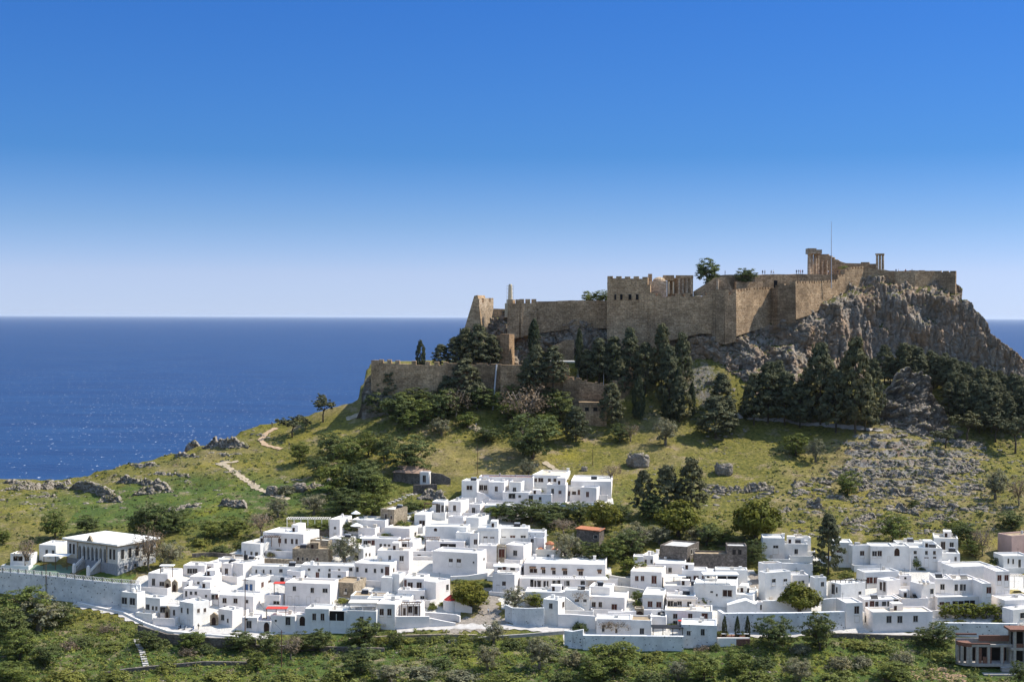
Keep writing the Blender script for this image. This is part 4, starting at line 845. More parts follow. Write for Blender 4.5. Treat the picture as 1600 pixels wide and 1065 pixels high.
# the upper group ---------------------------------------------------
H('white hill house with a square brown window, leftmost of the upper group', 722, 745, 751, 783, '733.5 762 7 6 w;728 778 4 4 w;739.5 778.5 5 4 w', 12, dep=6)
H('recessed white house with two dark doors at the top of outside stairs', 745, 764, 750, 783, '752 763 4.5 9 w;758.5 764 4 10 w', 6, dep=5, D=425)
GW('white stair wall climbing to the two dark doors', [(745, 768, 784), (756, 771, 784), (770, 780, 785)], thick=.9)
H('white hill house with one brown window right of the outside stairs', 764, 788, 753, 784, '775.5 764 3.5 7 w', 12, xr=796)
H('white hill house with an iron railed terrace', 796, 814, 753, 781, '804 765 4 6 g', 14, xr=834)
H('low white house with a wide dark window under the railed terrace', 786, 828, 769, 790, '800 774.5 8 6 g;812 775 3 3 g', 6, dep=5)
H('long white hill house with a reddish roof at the back of the upper group', 749, 833, 745.5, 772, '', 6, dep=6, roof='brick')
H('white hill house with four dark windows and corner chimney', 832, 876, 742.5, 768, '837 749.5 3.5 4.5 w;845 749.5 6 5 w;858.5 750 3.5 4.5 w;867 750 3.5 4.5 w', 14, xr=892, chim=[(.95, .9)])
H('white hill house with two brown windows above the garden wall', 855, 884, 757, 790, '863.5 767.5 3 7 g;875 770.5 3.5 7 r', 8, dep=6)
H('bright recessed white house with two red shutters and rounded niche', 884, 908, 760.5, 789, '889.5 770.5 2.5 6 r;904.5 769.5 3 7.5 r;897 773 5 9 d', 26, dep=4, D=422)
H('white hill house with one red window at the right end of the upper group', 908, 932, 761.5, 790, '918 772 3.5 6.5 r', 18, xr=956)
H('long white parapet house behind the right end of the upper group', 893, 955, 752, 778, '', 6, xr=961)
H('low white house with a dark doorway beside the thin pole', 826, 862, 772, 795, '829.5 779 5 8 g;844 778.5 3 4 w', 6, dep=5)
GW('grey shaded retaining wall under the right end of the upper group', [(862, 787, 800), (895, 788, 801), (927, 787.5, 800)], 'stain')
GW('long white terrace wall below the upper group', [(770, 789, 800), (800, 790, 800), (852, 790, 800)])
H('white house with grey door beside the wooden pergola frame', 676, 694, 783.5, 805, '684.5 794.5 5 11 g;691.5 794 3 8 g', 10, xr=701)
PERG('thin wooden pergola frame on the grass side of the grey door house', 663, 690, 787.5, 801, 804, 2.2, n=2)
H('white house with one slim window left of the tall bright wall', 701, 720, 783.5, 807, '710.3 793.5 3.5 7 w', 18, xr=733)
H('white house with one grey window beneath the outside stairs', 733, 750, 787.5, 807, '740 797.5 4 7.5 s', 18, xr=758)
H('low white house with a row of brown doors behind the dark hedge', 758, 800, 789, 808, '762 800 4 11 w;770.5 798 3 7 g;778.5 800 4 10 r;787 799 4 8 g;794.5 798.5 2 6 w', 6, dep=5)
H('small white block house on the slope under the slim window house', 701, 724, 807.5, 828, '711 820 4 3 g', 20, xr=731)
H('white house with a rounded bright corner above the courtyard', 729, 748, 808.5, 830, '', 22, xr=769)
# centre right -------------------------------------------------------
H('white villa storey with a shaded corner veranda beside the lane', 771, 804, 897, 929, '787.5 913.5 4.5 9 w;778 919.5 4 10 w', 16, xr=814)
H('upper white villa rooms behind the corner veranda', 774, 812, 886, 914, '781 890 5 6 g;788.5 890 5 8 r;801 889.5 6 5 g;816 889 3 6 w', 14, xr=821, D=366)
PERG('flat white veranda roof over the villa corner', 772, 810, 884.5, 896, 928, 3.2, 'white', 'awn', 3, 'veranda', 'veranda', D=359.5)
def hoods(px):
    def f(e, w, d, h):
        for a, y, ww in px:
            m = MB(); x = (a - 820) / 126 * w; s = ww * .085; z = h - (y - 881) * .165
            m.prism([(x - s, -.02, z + .25), (x - s, -.75, z - .12), (x - s, -.7, z - .2), (x - s, -.02, z + .1)], (2 * s, 0, 0)); m.build('window_hood', M['wood'], e)
    return f
H('long white two storey villa with hooded windows', 820, 946, 881.5, 910, '833.5 891 9 5 w;849.5 892 4 5 w;865.5 893.5 4 5 w;883 894 5 5 w;907.5 895 5 5 w;937 893 4 4 r', 6, xr=951, extra=hoods([(833.5, 887.5, 10), (849.5, 888.5, 7), (865.5, 889, 7), (883, 889.5, 8), (907.5, 890, 10), (937, 890, 7)]), chim=[(.1, .5), (.32, .5), (.85, .5)])
H('low white wing with open doors under a white pergola', 813, 916, 904, 924, '831 911 4 10 o;840 911.5 8 8 s;853 912 6 8 s;867 912 6 9 g;873 912 4 10 o;886 910.5 6 6 s;911 910.5 6 6 s', 4, dep=4)
PERG('long white slatted pergola along the low wing', 838, 915, 905, 918, 926, 2.6, 'white', None, 6)
PERG('white flat carport canopy at the right end of the pergola', 917, 949, 905.5, 916, 925, 4, 'white', 'awn', 3, 'carport', 'canopy')
H('white cube house with bright side on the high white wall', 850, 872, 937, 978, '860.7 946 4.5 6.5 s;863 961 2 4 g;880 944 2.5 7 w', 24, xr=884)
H('low flat white house behind the white cube house', 822, 886, 925, 948, '', 6, dep=6)
GW('high white retaining wall with dark drain holes right of the lane', [(789, 944, 970), (800, 949, 974), (825, 950, 977.5), (850, 949, 979.5)], 'stain')
GW('white wall pierced by a dark archway', [(872, 959, 980), (890, 959, 981), (930, 962, 983)], 'white')
H('pale back house with an outside stair and a bare tree before it', 884, 921, 922, 956, '901.5 939.5 5 6 s;914 940 4 7 s', 8, dep=4, mat='white2')
GW('pale outside stair wall slanting down to the courtyard', [(884, 933, 957), (900, 944, 958), (912, 952, 959)], 'white2', .8)
H('grey shaded white house with a brown door high in its front', 920, 976, 933, 960, '927.8 944 4.5 6.5 w;938 944 4 6.5 w;933.5 955.5 3 5 g;959.8 949.5 6.5 10 r', 12, xr=988)
H('small white rooftop house with painted emblems', 922, 953, 917, 945, '', 16, xr=962)
GW('beige sloping wall above the green bush courtyard', [(953, 914, 930), (980, 916.5, 932), (1006, 921, 934)], 'cream')
H('white house with a red lattice window', 987, 1034, 893.5, 924, '995 903 4 6 r;1004 903 4 6 r;1022 906.5 6 12 r;992 916 6 3 r', 12, xr=1042)
GW('beige garden wall left of the red lattice window house', [(952, 898, 914), (970, 901, 915), (987, 903, 916)], 'cream')
H('small white house with two slit windows and a chimney pot', 1005, 1021, 867.5, 890, '1009 876.5 2.5 4.5 g;1018 876.5 2.5 4.5 g', 22, xr=1031, chim=[(.5, .3), (.95, .9)])
H('low white annex left of the chimney pot house', 991, 1005, 869, 890, '', 8, dep=4)
H('white house with two brown shuttered doors behind the stone arch', 1006, 1036, 929, 958, '1015.7 945 5.5 10 r;1029.5 946 6 10 r', 12, xr=1044, cornice=True)
H('brown stone arch gate with a dark rounded door', 994, 1006, 950, 970, '999.8 960 8 9 a', 4, dep=2.5, mat='houses_stone', name='stone_gate', cat='gate')
GW('white wall left of the brown stone arch gate', [(950, 955.5, 971), (970, 955.5, 971), (994, 954, 971)])
GW('white wall right of the brown stone arch gate', [(1006, 952, 971), (1020, 952, 971), (1036, 952, 971)])
H('white house with a vine pergola and white balustrade', 1044, 1087, 931, 955, '1047.5 942.5 7 7 g;1062 942.5 6 6 g;1055 943 5 5 s;1077 943 5 6 g', 6, dep=5)
PERG('vine covered pergola in front of the balustrade', 1042, 1090, 936, 948, 956, 2.4, 'white')
H('white back house under the long dark stone ruin', 1025, 1070, 880.5, 900, '1047 890 4 6 s;1036 888 8 3 g', 10, xr=1082)
PERG('wide white awning over a dark shop terrace', 1035, 1071, 901, 914, 922, 3.2, 'wood', 'awn', 3, 'awning', 'awning')
H('white house with a brown door between two awnings', 1068, 1106, 890.5, 920, '1075.7 905.5 6 9 s;1087.5 906.5 6 12 r;1099.5 902.5 4 6 r', 6, dep=5)
H('white terrace house carrying the shop terrace', 1040, 1106, 915.5, 938, '1059 921 2 2 g;1090 923 2 2 g', 6, dep=5)
H('small white house with a square brown window left of the long awning', 1104, 1121, 903, 929, '1110.5 909 5 4 w', 8, dep=4)
H('tall white house with a double brown window below the long awning', 1086, 1150, 914, 950, '1136.5 926.5 11 8.5 w;1120 929 2 3 g;1112 924 3 2 g', 12, xr=1157)
PERG('long white awning over the dark roof terrace', 1100, 1154, 899, 913, 940, 4, 'white', 'awn', 4, 'awning', 'awning', D=352, slab=.35)
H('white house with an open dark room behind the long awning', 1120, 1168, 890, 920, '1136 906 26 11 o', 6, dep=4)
H('low white house with a rounded roof edge left of the chapel lane', 1146, 1177, 929, 951, '', 18, xr=1187)
GW('long white stained courtyard wall below the big round tree', [(1130, 958, 986), (1160, 957.5, 987), (1200, 957.5, 988), (1250, 957, 989), (1300, 955.5, 986), (1320, 955, 984)], 'stain', 1.0, name='retaining_wall', cat='retaining wall')
GW('short sunlit return of the courtyard wall', [(1121, 952, 975), (1130, 958.5, 984)], 'stain', .8, name='retaining_wall', cat='retaining wall')
def gable(e, w, d, h):
    m = MB(); m.prism([(0, 0, h - .01), (w, 0, h - .01), (w * .6, 0, h + 1.3)], (0, d, 0)); m.build('gable', M['white2'], e)
H('little white gabled chapel with a slim bell wall', 1139, 1186, 946, 962, '', 6, dep=5, mat='white2', name='chapel', cat='chapel', extra=gable)
H('slim white bell wall with a pointed top', 1186, 1192, 940, 962, '1189 948 2 6 g', 4, dep=.9, name='bell_wall', cat='bell wall')
H('white house with a small red awning above its door', 1041, 1113, 955, 980, '1055 962 5 6 w;1078.5 962 5 6.5 w;1101 963 7 9 r;1055 973 5 6 g;1079 974 7 7 g', 8, xr=1121, chim=[(.55, .4)])
H('white house with a flat brown earth roof above the bottom wall', 987, 1018, 969, 996, '1003 986.5 5 9 s', 8, dep=6, roof='roofearth')
H('long white house wall with bare vines above the bottom wall', 934, 987, 967, 993, '942.5 981 3 8 g;963 986 2.5 7 w', 4, dep=6)
GW('high stained white bottom wall under the bare vines', [(911, 992, 1015), (950, 992.5, 1016), (1000, 993, 1017), (1068, 994, 1017)], 'stain', 1.0, name='retaining_wall', cat='retaining wall')
GW('stained white corner wall with an oval opening at the bottom left', [(882, 984.5, 1008), (895, 986, 1010), (911, 983, 1013)], 'stain', .8, name='retaining_wall', cat='retaining wall')
PERG('dark covered terrace with guests at tables above the bottom wall', 1020, 1067, 981, 993, 1012, 3.5, 'black', 'black', 4, 'covered_terrace', 'terrace')
H('low white house with a curved roof left of the red awning', 1018, 1041, 963, 985, '', 10, dep=4)
H('grey stained house with two square windows at the bottom of the village', 1067, 1120, 976.5, 1013, '1076 988.5 4.5 5.5 s;1098 987 4.5 8 g', 8, dep=7, mat='stain')
GW('low white terrace wall in front of the outdoor tables', [(1121, 996, 1010), (1145, 996, 1009), (1172, 996, 1007)], 'white2', name='garden_wall')
# right --------------------------------------------------------------
H('pale house with a tall arched window and round chimney', 1194, 1226, 840, 875, '1212 858 6 10 g', 6, dep=7, mat='white2', chim=[(.97, .3)])
H('pale house with one square window next to the arched window', 1226, 1262, 849.5, 875, '1244 861 4 6 g', 6, dep=5, mat='white2', chim=[(.95, .3)])
H('pale block house behind the square window house', 1240, 1267, 840, 866, '', 6, dep=4, mat='white2')
H('tall pale house with a beige left side beside the dark lane', 1196, 1238, 894.5, 942, '1209 908.5 5 7.5 g;1227 908.5 5 7.5 g', -22, xl=1188, mat='white2')
H('pale roof terrace house on top of the tall pale house', 1193, 1224, 880, 912, '', -18, xl=1187, mat='white2', roof='roofearth')
H('white house with three tiny windows above the round tree', 1238, 1266, 898, 930, '1243 909 3 3 g;1249 909 3 3 g;1254.5 908 3 3 g', -4, dep=5)
H('narrow pale house with one window right of the round tree', 1273, 1294, 902, 938, '1285 912 4 5.5 g', -16, xl=1268, mat='white2')
GW('pale garden wall with a plant clad arch behind the tall cypress', [(1222, 879, 898), (1250, 880, 899), (1270, 881, 900)], 'white2')
H('white house with one brown window right of the dark tall tree', 1306, 1332, 847, 882, '1311 864 5.5 8 r', 6, dep=6, mat='white2')
H('white house with a brown window and a plain wide front', 1332, 1363, 852, 889, '1347 865.5 5.5 8.5 w', -12, xl=1328, mat='white2')
H('white house with two windows and dark drain spots', 1363, 1397, 853, 891, '1366.5 865.5 5.5 8 s;1374.5 865 5 8 w;1388.5 872.5 3 6 w', 4, dep=6, mat='white2')
H('pale house with a brown pointed door at the head of grey steps', 1397, 1421, 852.5, 890, '1401.5 863.5 6.5 12.5 a', 4, dep=5, mat='white2')
H('white house with six small openings behind the flowering courtyard', 1421, 1472, 856, 891, '1447.5 863 3 4.5 g;1460 863 3 4.5 w;1447.5 877.5 5 11.5 r;1460.3 873 3.5 6 w;1430.5 872 3.5 6 g;1430 862.5 3.5 4 g', 6, dep=6, mat='white2')
H('low pinkish parapet house behind the six opening house', 1404, 1464, 848.5, 874, '', 4, dep=5, mat='white2')
H('pale upper house with a tan door, highest on the right', 1462, 1497, 841, 868, '1473.5 854 5 13 w;1487 851 4.5 6.5 g', 14, xr=1505, mat='white2')
H('white house with a curved corner below the tan door house', 1470, 1500, 864, 888, '1493 872.5 2.5 5 s', 10, dep=5, mat='white2')
H('small white painted block at the end of the flowering courtyard', 1468, 1482, 877.5, 896, '', 24, xr=1491)
H('white house with two red brown shuttered windows', 1352, 1408, 893.5, 919, '1358.8 906 8 7.5 r;1368 906 5 7.5 r;1382 903.5 8 2.5 r;1397 903.5 8 2.5 r', -12, xl=1341)
H('tiny white cube house with one small dark window', 1408, 1424, 898.5, 919, '1414.5 902.5 2.5 2.5 g', 8, dep=3)
H('white block house with two brown doors on its left side', 1386, 1410, 906.5, 936, '1376.5 915 3 10 w;1382 916 3 12 w', -28, xl=1373)
H('white house with twin roof tanks and one dark window', 1440, 1465, 912, 957, '1456 925.5 5 10 g;1459.5 945.5 4.5 10 r', -24, xl=1425)
H('long white house with tall dark windows above the orange trees', 1489, 1535, 905.5, 945, '1494 920 4 12 g;1502 921 3.5 14 g;1507 920 3 12 g;1521 923 3 12 g;1529.5 924 4 12 g', -8, dep=7)
H('white wing with one dark door left of the tall window house', 1465, 1489, 904, 945, '1472.5 919 5 11 g', 4, dep=7)
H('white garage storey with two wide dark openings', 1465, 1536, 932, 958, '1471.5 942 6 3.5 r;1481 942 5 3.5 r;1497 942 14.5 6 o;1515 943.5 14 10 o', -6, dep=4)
H('white end house with a brown window over a grey one', 1535, 1552, 910.5, 960, '1545 924 6 12 r;1546 942.5 4 8 g', -6, dep=6)
H('long plain white house side above the tall window house', 1490, 1556, 885, 921, '', -10, dep=7)
H('white balcony house with four red brown windows', 1556, 1581, 891.5, 945, '1561.5 904.5 5 12 r;1572.5 905.5 5 15 r;1561.5 927 4.5 7 r;1572.5 927 5 8 r', -6, dep=7, cornice=True)
H('low white house with three slits at the right edge', 1568, 1612, 868, 892, '1575.5 876 2 6 g;1583 876.5 2 6 g;1593 880 3 10 g', -6, dep=6, mat='white2')
H('pink stone house with a dark left side at the right edge', 1581, 1625, 836.5, 872, '', -24, xl=1562, mat='pink', roof='roofearth')
H('white curved terrace house at the right edge', 1583, 1630, 952, 985, '1597 961 6 7 g', -24, xl=1570)
H('bright white flat roofed house at the right edge above the terrace', 1570, 1625, 937, 968, '', -10, dep=7)
H('white house with a railed roof left of the two storey front', 1314, 1355, 912.5, 945, '1343.5 927 4 6 g;1302 923 4 18 g;1307.5 921 2 7 g', -26, xl=1296)
H('shaded white two storey house with stacked windows by the road', 1322, 1351, 941, 982, '1338.5 953 6 10.5 w;1339 966.5 6 7 r', -10, dep=6)
H('white house behind the furnished terrace with many doors', 1351, 1409, 936, 962, '1354 945 3 8 r;1362.5 944.5 5.5 10 r;1370 943.5 4 7 s;1381.3 942.5 5 5.5 s;1389.5 943.5 5 8 s;1400 944 6 13 g', -4, dep=5)
H('plain grey white house end right of the furnished terrace', 1409, 1454, 934.5, 960, '1432 950 6 4 g', -6, dep=6, roof='roofearth')
H('large shaded white house with three square windows at the roadside', 1364, 1461, 955.5, 988, '1389 967 6 8.5 s;1406 967 6 8.5 s;1430.5 966 5.5 7.5 s', -4, dep=6)
H('narrow recessed white house with a dark grey door by the road', 1350, 1364, 957, 984, '1356 971 7 15 s', -4, dep=4, D=343)
GW('white garden wall under the orange trees', [(1461, 972.5, 992), (1520, 973, 995), (1590, 974, 997)], 'stain', .8, name='retaining_wall', cat='retaining wall')
GW('pale back wall of the round tree courtyard', [(1192, 938, 957), (1225, 937.5, 957), (1268, 938, 957)], 'white2')
GW('pale courtyard wall right of the round tree', [(1284, 936, 957), (1300, 934, 957), (1316, 934, 957)], 'white2')
# stone ruins --------------------------------------------------------
H('long dark stone ruin with a lit window end above the white village', 1033, 1074, 854, 884, '1080.5 861 2 6 g;1084 860.5 2 6 g;1087.5 860 2 6 g', 26, xr=1094, mat='darkstone', name='stone_ruin', cat='ruin', roof='roofgrey')
H('wide dark stone ruin wall right of the lit window end', 1087, 1138, 865, 892, '', 4, dep=5, mat='darkstone', name='stone_ruin', cat='ruin', roof='roofearth')
H('dark stone ruin block with a pale roof edge at the right end', 1138, 1167, 852.5, 893, '1147 862 4 6 o;1156 862 4 6 o', 4, dep=5, mat='darkstone', name='stone_ruin', cat='ruin', roof='roofgrey')
def redroof(e, w, d, h):
    m = MB(); m.prism([(-.3, -.4, h), (w + .3, -.4, h - .3), (w + .3, -.4, h - .1), (-.3, -.4, h + .25)], (0, d + .8, 0)); m.build('tile_roof', M['tile'], e)
H('dark stone hut with an orange sheet roof in the thicket', 902, 936, 828, 856, '931 838 5 4 g', 20, xr=945, mat='darkstone', name='stone_hut', cat='hut', extra=redroof)
def pitched(e, w, d, h):
    m = MB(); m.prism([(-.3, -.4, h - .05), (-.3, d * .5, h + 1.7), (-.3, d + .4, h - .05)], (w + .3, 0, 0)); m.build('tile_roof', M['oldtile'], e)
H('grey stone cottage with an old tiled roof on the slope', 615, 655, 739, 758, '', 22, xr=673, mat='darkstone', name='cottage', cat='cottage', extra=pitched)
H('white gabled porch with a dark door at the end of the stone cottage', 656, 670, 737, 758, '663 748 4 9 d', 18, dep=1.5, name='porch', cat='porch')
GW('dark stone terrace wall below the stone cottage', [(646, 757, 772), (660, 757, 771), (683, 756, 768)], 'darkstone')
GW('dark stone wall right of the stone cottage', [(673, 738, 757), (690, 740, 757), (704, 747, 757)], 'darkstone')
GW('dark stone wall under the vine terrace', [(446, 825, 836), (480, 826, 837), (514, 827, 838)], 'darkstone')
GW('brown stone wall beneath the white furnished terrace', [(413, 872, 886), (440, 873, 887), (458, 874, 888)], 'houses_stone')
# church with red domes ------------------------------------------------
chh = H('small pale church with red tiled domes beside the olive tree', 838, 876, 859, 876, '856.5 868.5 3 4.5 g', 10, dep=5, mat='cream', name='church', cat='church')
s = ground(857, 874).y; c = P(859, 856, s + 2.5); c.z -= .5
def kid(parent, m, n, mat): o = m.build(n, M[mat]); bpy.context.view_layer.update(); o.parent = parent; o.matrix_parent_inverse = parent.matrix_world.inverted(); return o
m = MB(); m.tube([c, c + Vector((0, 0, 1.6))], 1.05, 10); kid(chh, m, 'drum', 'cream')
m = MB(); m.tube([c + Vector((0, 0, 1.601)), c + Vector((0, 0, 1.9)), c + Vector((0, 0, 2.3)), c + Vector((0, 0, 2.5))], [1.35, 1.2, .6, .08], 10); kid(chh, m, 'dome_roof', 'tile')
for px in (845, 866):
    a = P(px, 859, s + 1.2); m = MB(); pr = [(a.x + 1.0 * math.cos(t), s + .6, a.z - .3 + .75 * math.sin(t)) for t in np.linspace(0, math.pi, 9)]; m.prism(pr, (0, 3.5, 0)); kid(chh, m, 'vault_roof', 'tile')
# red dome by the lane
c = ground(704, 952); zt = P(704, 937, c.y).z; e = empty('fountain_house', c, 0, 'round white fountain house with a red conical roof by the lane tree', 'fountain')
m = MB(); m.tube([Vector((0, .6, -1)), Vector((0, .6, zt - c.z))], 1.9, 18); m.build('wall', M['white'], e)
m = MB(); m.tube([Vector((0, .6, zt - c.z + .002)), Vector((0, .6, zt - c.z + 1.35))], [1.8, .05], 14); m.build('cone_roof', M['red'], e)
GW('curved white wall right of the red conical roof', [(706, 939, 954), (718, 941, 956), (730, 945, 957), (737, 949, 958)])
# stone portals
for px, py, w_, h_, lab in ((261, 957, 7, 24, 'dark weathered stone portal with pointed top and stairs on the front row'), (334, 966, 12, 20, 'tan carved stone gateway with pointed gable on the front row'), (261.5, 913, 9, 20, 'left one of two tan carved portals near the schoolyard'), (272.5, 914, 8.5, 19, 'right one of two tan carved portals near the schoolyard')):
    D = ground(px, py + h_ / 2).y - .35; s_ = D / F; b = P(px, py + h_ / 2, D); W_, H_ = w_ * s_ / 2, h_ * s_
    e = empty('stone_portal', b, 0, lab, 'portal')
    m = MB(); m.prism([(-W_, 0, -1), (W_, 0, -1), (W_, 0, H_ * .78), (W_ * .8, 0, H_ * .8), (0, 0, H_), (-W_ * .8, 0, H_ * .8), (-W_, 0, H_ * .78)], (0, .8, 0)); m.build('surround', M['palestone'] if '334' in str(px) else M['houses_stone'], e)
    o = obj('door', pane('a'), e); o.scale = (W_ * 1.05, 1.5, H_ * .62); o.location = (0, -.03, H_ * .31)
# ------------------------------------------------------------------ the school and its yard
M['schoolwall'] = limewash('school_plaster', (0.56, 0.55, 0.52), .25)
def school():
    D = ground(184, 900).y; th = R(33); c = P(184, 852, D); base = P(184, 896, D); H_ = c.z - base.z
    t0 = tx(104); w = (c.x - t0 * D) / (math.cos(th) + t0 * math.sin(th)); t2 = tx(276); d = (t2 * c.y - c.x) / (math.sin(th) - t2 * math.cos(th)); d = min(d, 13)
    left = c + Vector((-math.cos(th) * w, math.sin(th) * w, 0))
    e = empty('school_building', (left.x, left.y, base.z), -th, 'long arcaded public building with flat white roof and pointed arches above the walled yard', 'school')
    pl = H_ * .34       # plinth
    m = MB(); m.box((0, 0, -4), (w, d, pl)); m.build('plinth', plain('plinth', (0.26, 0.27, 0.29), .2, 2), e)
    bay = w * .21
    m = MB(); m.box((0, 0, pl + .003), (bay, d, H_)); m.box((w - bay, 0, pl + .003), (w, d, H_)); m.box((bay + .003, 2.6, pl + .003), (w - bay - .003, d - .01, H_ - .01)); m.build('wall', M['schoolwall'], e)
    # arcade of seven pointed arches
    n = 7; L = w - 2 * bay; a = L / n; pr = [(bay, H_), (bay, pl + .003)]; hs = H_ - pl
    for i in range(n):
        x0 = bay + i * a + a * .11; x1 = bay + (i + 1) * a - a * .11; xm = (x0 + x1) / 2
        pr += [(x0, pl + .003), (x0, pl + hs * .5), (x0 + (xm - x0) * .35, pl + hs * .66), (xm, pl + hs * .77), (x1 - (x1 - xm) * .35, pl + hs * .66), (x1, pl + hs * .5), (x1, pl + .003)]
    pr += [(w - bay, pl + .003), (w - bay, H_)]
    m = MB(); m.prism([(x, .06, z) for x, z in pr], (0, .5, 0)); m.build('arcade', M['schoolwall'], e)
    m = MB()
    for i in range(n): x = bay + (i + .5) * a; m.box((x - a * .24, 2.5, pl + .1), (x + a * .24, 2.62, pl + hs * .66))
    m.build('arcade_doors', M['glassdark'], e)
    m = MB(); m.box((-.9, -.9, H_ + .003), (w + .9, d + .9, H_ + .4)); m.build('roof', M['roofwhite'], e)
    m = MB(); m.box((-.5, -.5, H_ - .35), (w + .5, d + .5, H_)); m.build('cornice', M['houses_stone'], e)
    m = MB(); m.prism([(w * .5 - 1.1, -.92, H_ + .4), (w * .5 + 1.1, -.92, H_ + .4), (w * .5, -.92, H_ + 1.9)], (0, .6, 0)); m.build('gablet', M['houses_stone'], e)
    def win(x, z, ww, hh, side):
        f = obj('window', WIN, e); f.scale = (ww, 1.4, hh); f.location = (x, 0, z) if not side else (w, x, z); f.rotation_euler.z = 0 if not side else R(90); obj('pane', pane('s'), f)
    for x in (bay * .32, bay * .66, w - bay * .66, w - bay * .32): win(x, pl + hs * .5, .85, hs * .55, 0)
    for k in range(5): win(d * (.12 + .19 * k), pl + hs * .5, 1.1, hs * .5, 1)
    for k in range(3): win(d * (.2 + .25 * k), pl * .55, .9, .9, 1)
    m = MB()
    for x, s in ((bay, -1), (w - bay, 1)): m.box((x - .22, -.08, pl), (x + .22, .059, H_ - .36)); 
    m.build('pilaster', M['houses_stone'], e)
    for s in (-1, 1):
        m = MB(); x = w * .5 + s * w * .14; m.prism([(x, 0, pl), (x, -3.2, .2), (x, -3.2, -.5), (x, 0, -.5)], (.5 * s, 0, 0)); m.build('stair', M['concrete'], e)
        m = MB(); m.prism([(x + s * .52, 0, pl + .9), (x + s * .52, -3.4, 1.1), (x + s * .52, -3.4, .3), (x + s * .52, 0, pl + .1)], (.18 * s, 0, 0)); m.build('balustrade', M['white'], e)
        m = MB(); y = -3.6; m.box((x - .35, y - .35, -.6), (x + .35, y + .35, 1.4)); m.tube([(x, y, 1.4), (x, y, 1.75), (x, y, 2.1)], [.38, .42, .05], 8); m.build('gate_pillar', M['white'], e)
school()
H('low white outbuilding left of the arcaded school', 60, 87, 851, 878, '73 862 3 6 g;83 863 3 6 g', 8, xr=106)
H('open roofed white shelter at the left end of the schoolyard', 15, 48, 865, 885, '28 872 12 6 o;42 872 6 6 o', 6, dep=4, mat='white2')
PERG('flat white canopy on posts beside the school', 68, 105, 868.5, 885, 890, 3.5, 'wood', 'awn', 3, 'canopy', 'canopy')
# yard wall with white openwork parapet
pw = [(-8, 892, 925), (40, 896, 931), (90, 901, 938), (130, 905.5, 943), (175, 910, 946.5), (219, 913, 944)]
GW('long pale stained retaining wall of the schoolyard on the left', pw, 'stain', 1.0, 5, 'retaining_wall', 'retaining wall')
def parapet():
    pts = []
    for a, t_, c in pw: D = ground(a, c).y; pts.append(P(a, t_, D))
    e = empty('openwork_parapet', pts[2], 0, 'white openwork parapet running along the top of the schoolyard wall', 'parapet')
    A = MB(); B = MB(); o = pts[2]
    for p, q in zip(pts[:-1], pts[1:]):
        n = max(1, round((q - p).length / 2.2))
        for i in range(n):
            a = p.lerp(q, i / n) - o; b = p.lerp(q, (i + 1) / n) - o; u = (b - a)
            def bar(s0, z0, s1, z1, r=.07, M_=B): M_.tube([a + u * s0 + Vector((0, .3, z0)), a + u * s1 + Vector((0, .3, z1))], r, 4)
            bar(.1, .12, .9, .12); bar(.1, .95, .9, .95)
            for k in range(3): s0 = .1 + .8 * k / 3; s1 = .1 + .8 * (k + 1) / 3; bar(s0, .12, s1, .95); bar(s0, .95, s1, .12)
            m = Matrix.Translation(a + Vector((0, .3, 0))); A.box((-.14, -.14, -.1), (.14, .14, 1.1), m)
    B.build('lattice', M['white'], e); A.build('pillar', M['concrete'], e)
parapet()
def drape(name, pts, wd, mat, off=0.12, n=60, kind='structure', label=None, cat=None, pitch=0.6):
    """a strip of path lying on the ground, pts = [(px, py)] seen on the terrain"""
    g = [ground(a, b) for a, b in pts]; L = [0]
    for p, q in zip(g[:-1], g[1:]): L.append(L[-1] + (q - p).length)
    v = []; f = []; N = max(8, int(L[-1] / pitch))
    xs = np.interp(np.linspace(0, L[-1], N + 1), L, [p.x for p in g]); ys = np.interp(np.linspace(0, L[-1], N + 1), L, [p.y for p in g])
    for _ in range(2): xs[1:-1] = (xs[:-2] + 2 * xs[1:-1] + xs[2:]) / 4; ys[1:-1] = (ys[:-2] + 2 * ys[1:-1] + ys[2:]) / 4
    for i in range(N + 1):
        j = min(i + 1, N); k = max(i - 1, 0); d = Vector((xs[j] - xs[k], ys[j] - ys[k], 0)).normalized(); s = Vector((d.y, -d.x, 0))
        ww = wd * (1 + .22 * math.sin(i * 1.3) + .15 * math.sin(i * .47))
        for q in (-1, -.33, .33, 1): p = Vector((xs[i], ys[i], 0)) + s * q * ww / 2; v.append((p.x, p.y, hz(p.x, p.y) + off))
        if i:
            for q in range(3): a = (i - 1) * 4 + q; f.append((a, a + 1, a + 5, a + 4))
    o = obj(name, mesh(name, v, f, M[mat], True))
    return tag(o, label, cat, None, kind)
plain('path', (0.40, 0.32, 0.22), .3, 1.2); plain('earthpath', (0.42, 0.29, 0.18), .3, 1.2); plain('road', (0.50, 0.46, 0.42), .2, 1); plain('court', (0.13, 0.19, 0.13), .15, .5); plain('cobble', (0.27, 0.23, 0.19), .4, 2.2)
drape('footpath', [(345, 724), (358, 731), (372, 742), (390, 754), (405, 764), (425, 773), (450, 781)], 2.3, 'path', .16)
drape('footpath', [(338, 726), (350, 722), (362, 723), (372, 720)], 1.5, 'path', .14)
drape('footpath', [(432, 669), (415, 678), (407, 688), (415, 696), (440, 702)], 1.8, 'earthpath', .22)
drape('footpath', [(541, 655), (553, 651), (563, 646)], 2.2, 'path', .14)
drape('footpath', [(850, 722), (862, 730), (875, 741), (886, 750)], 1.8, 'path', .22)
drape('footpath', [(1140, 651), (1180, 655), (1230, 658), (1280, 664), (1330, 669), (1380, 674)], 1.6, 'road', .3)
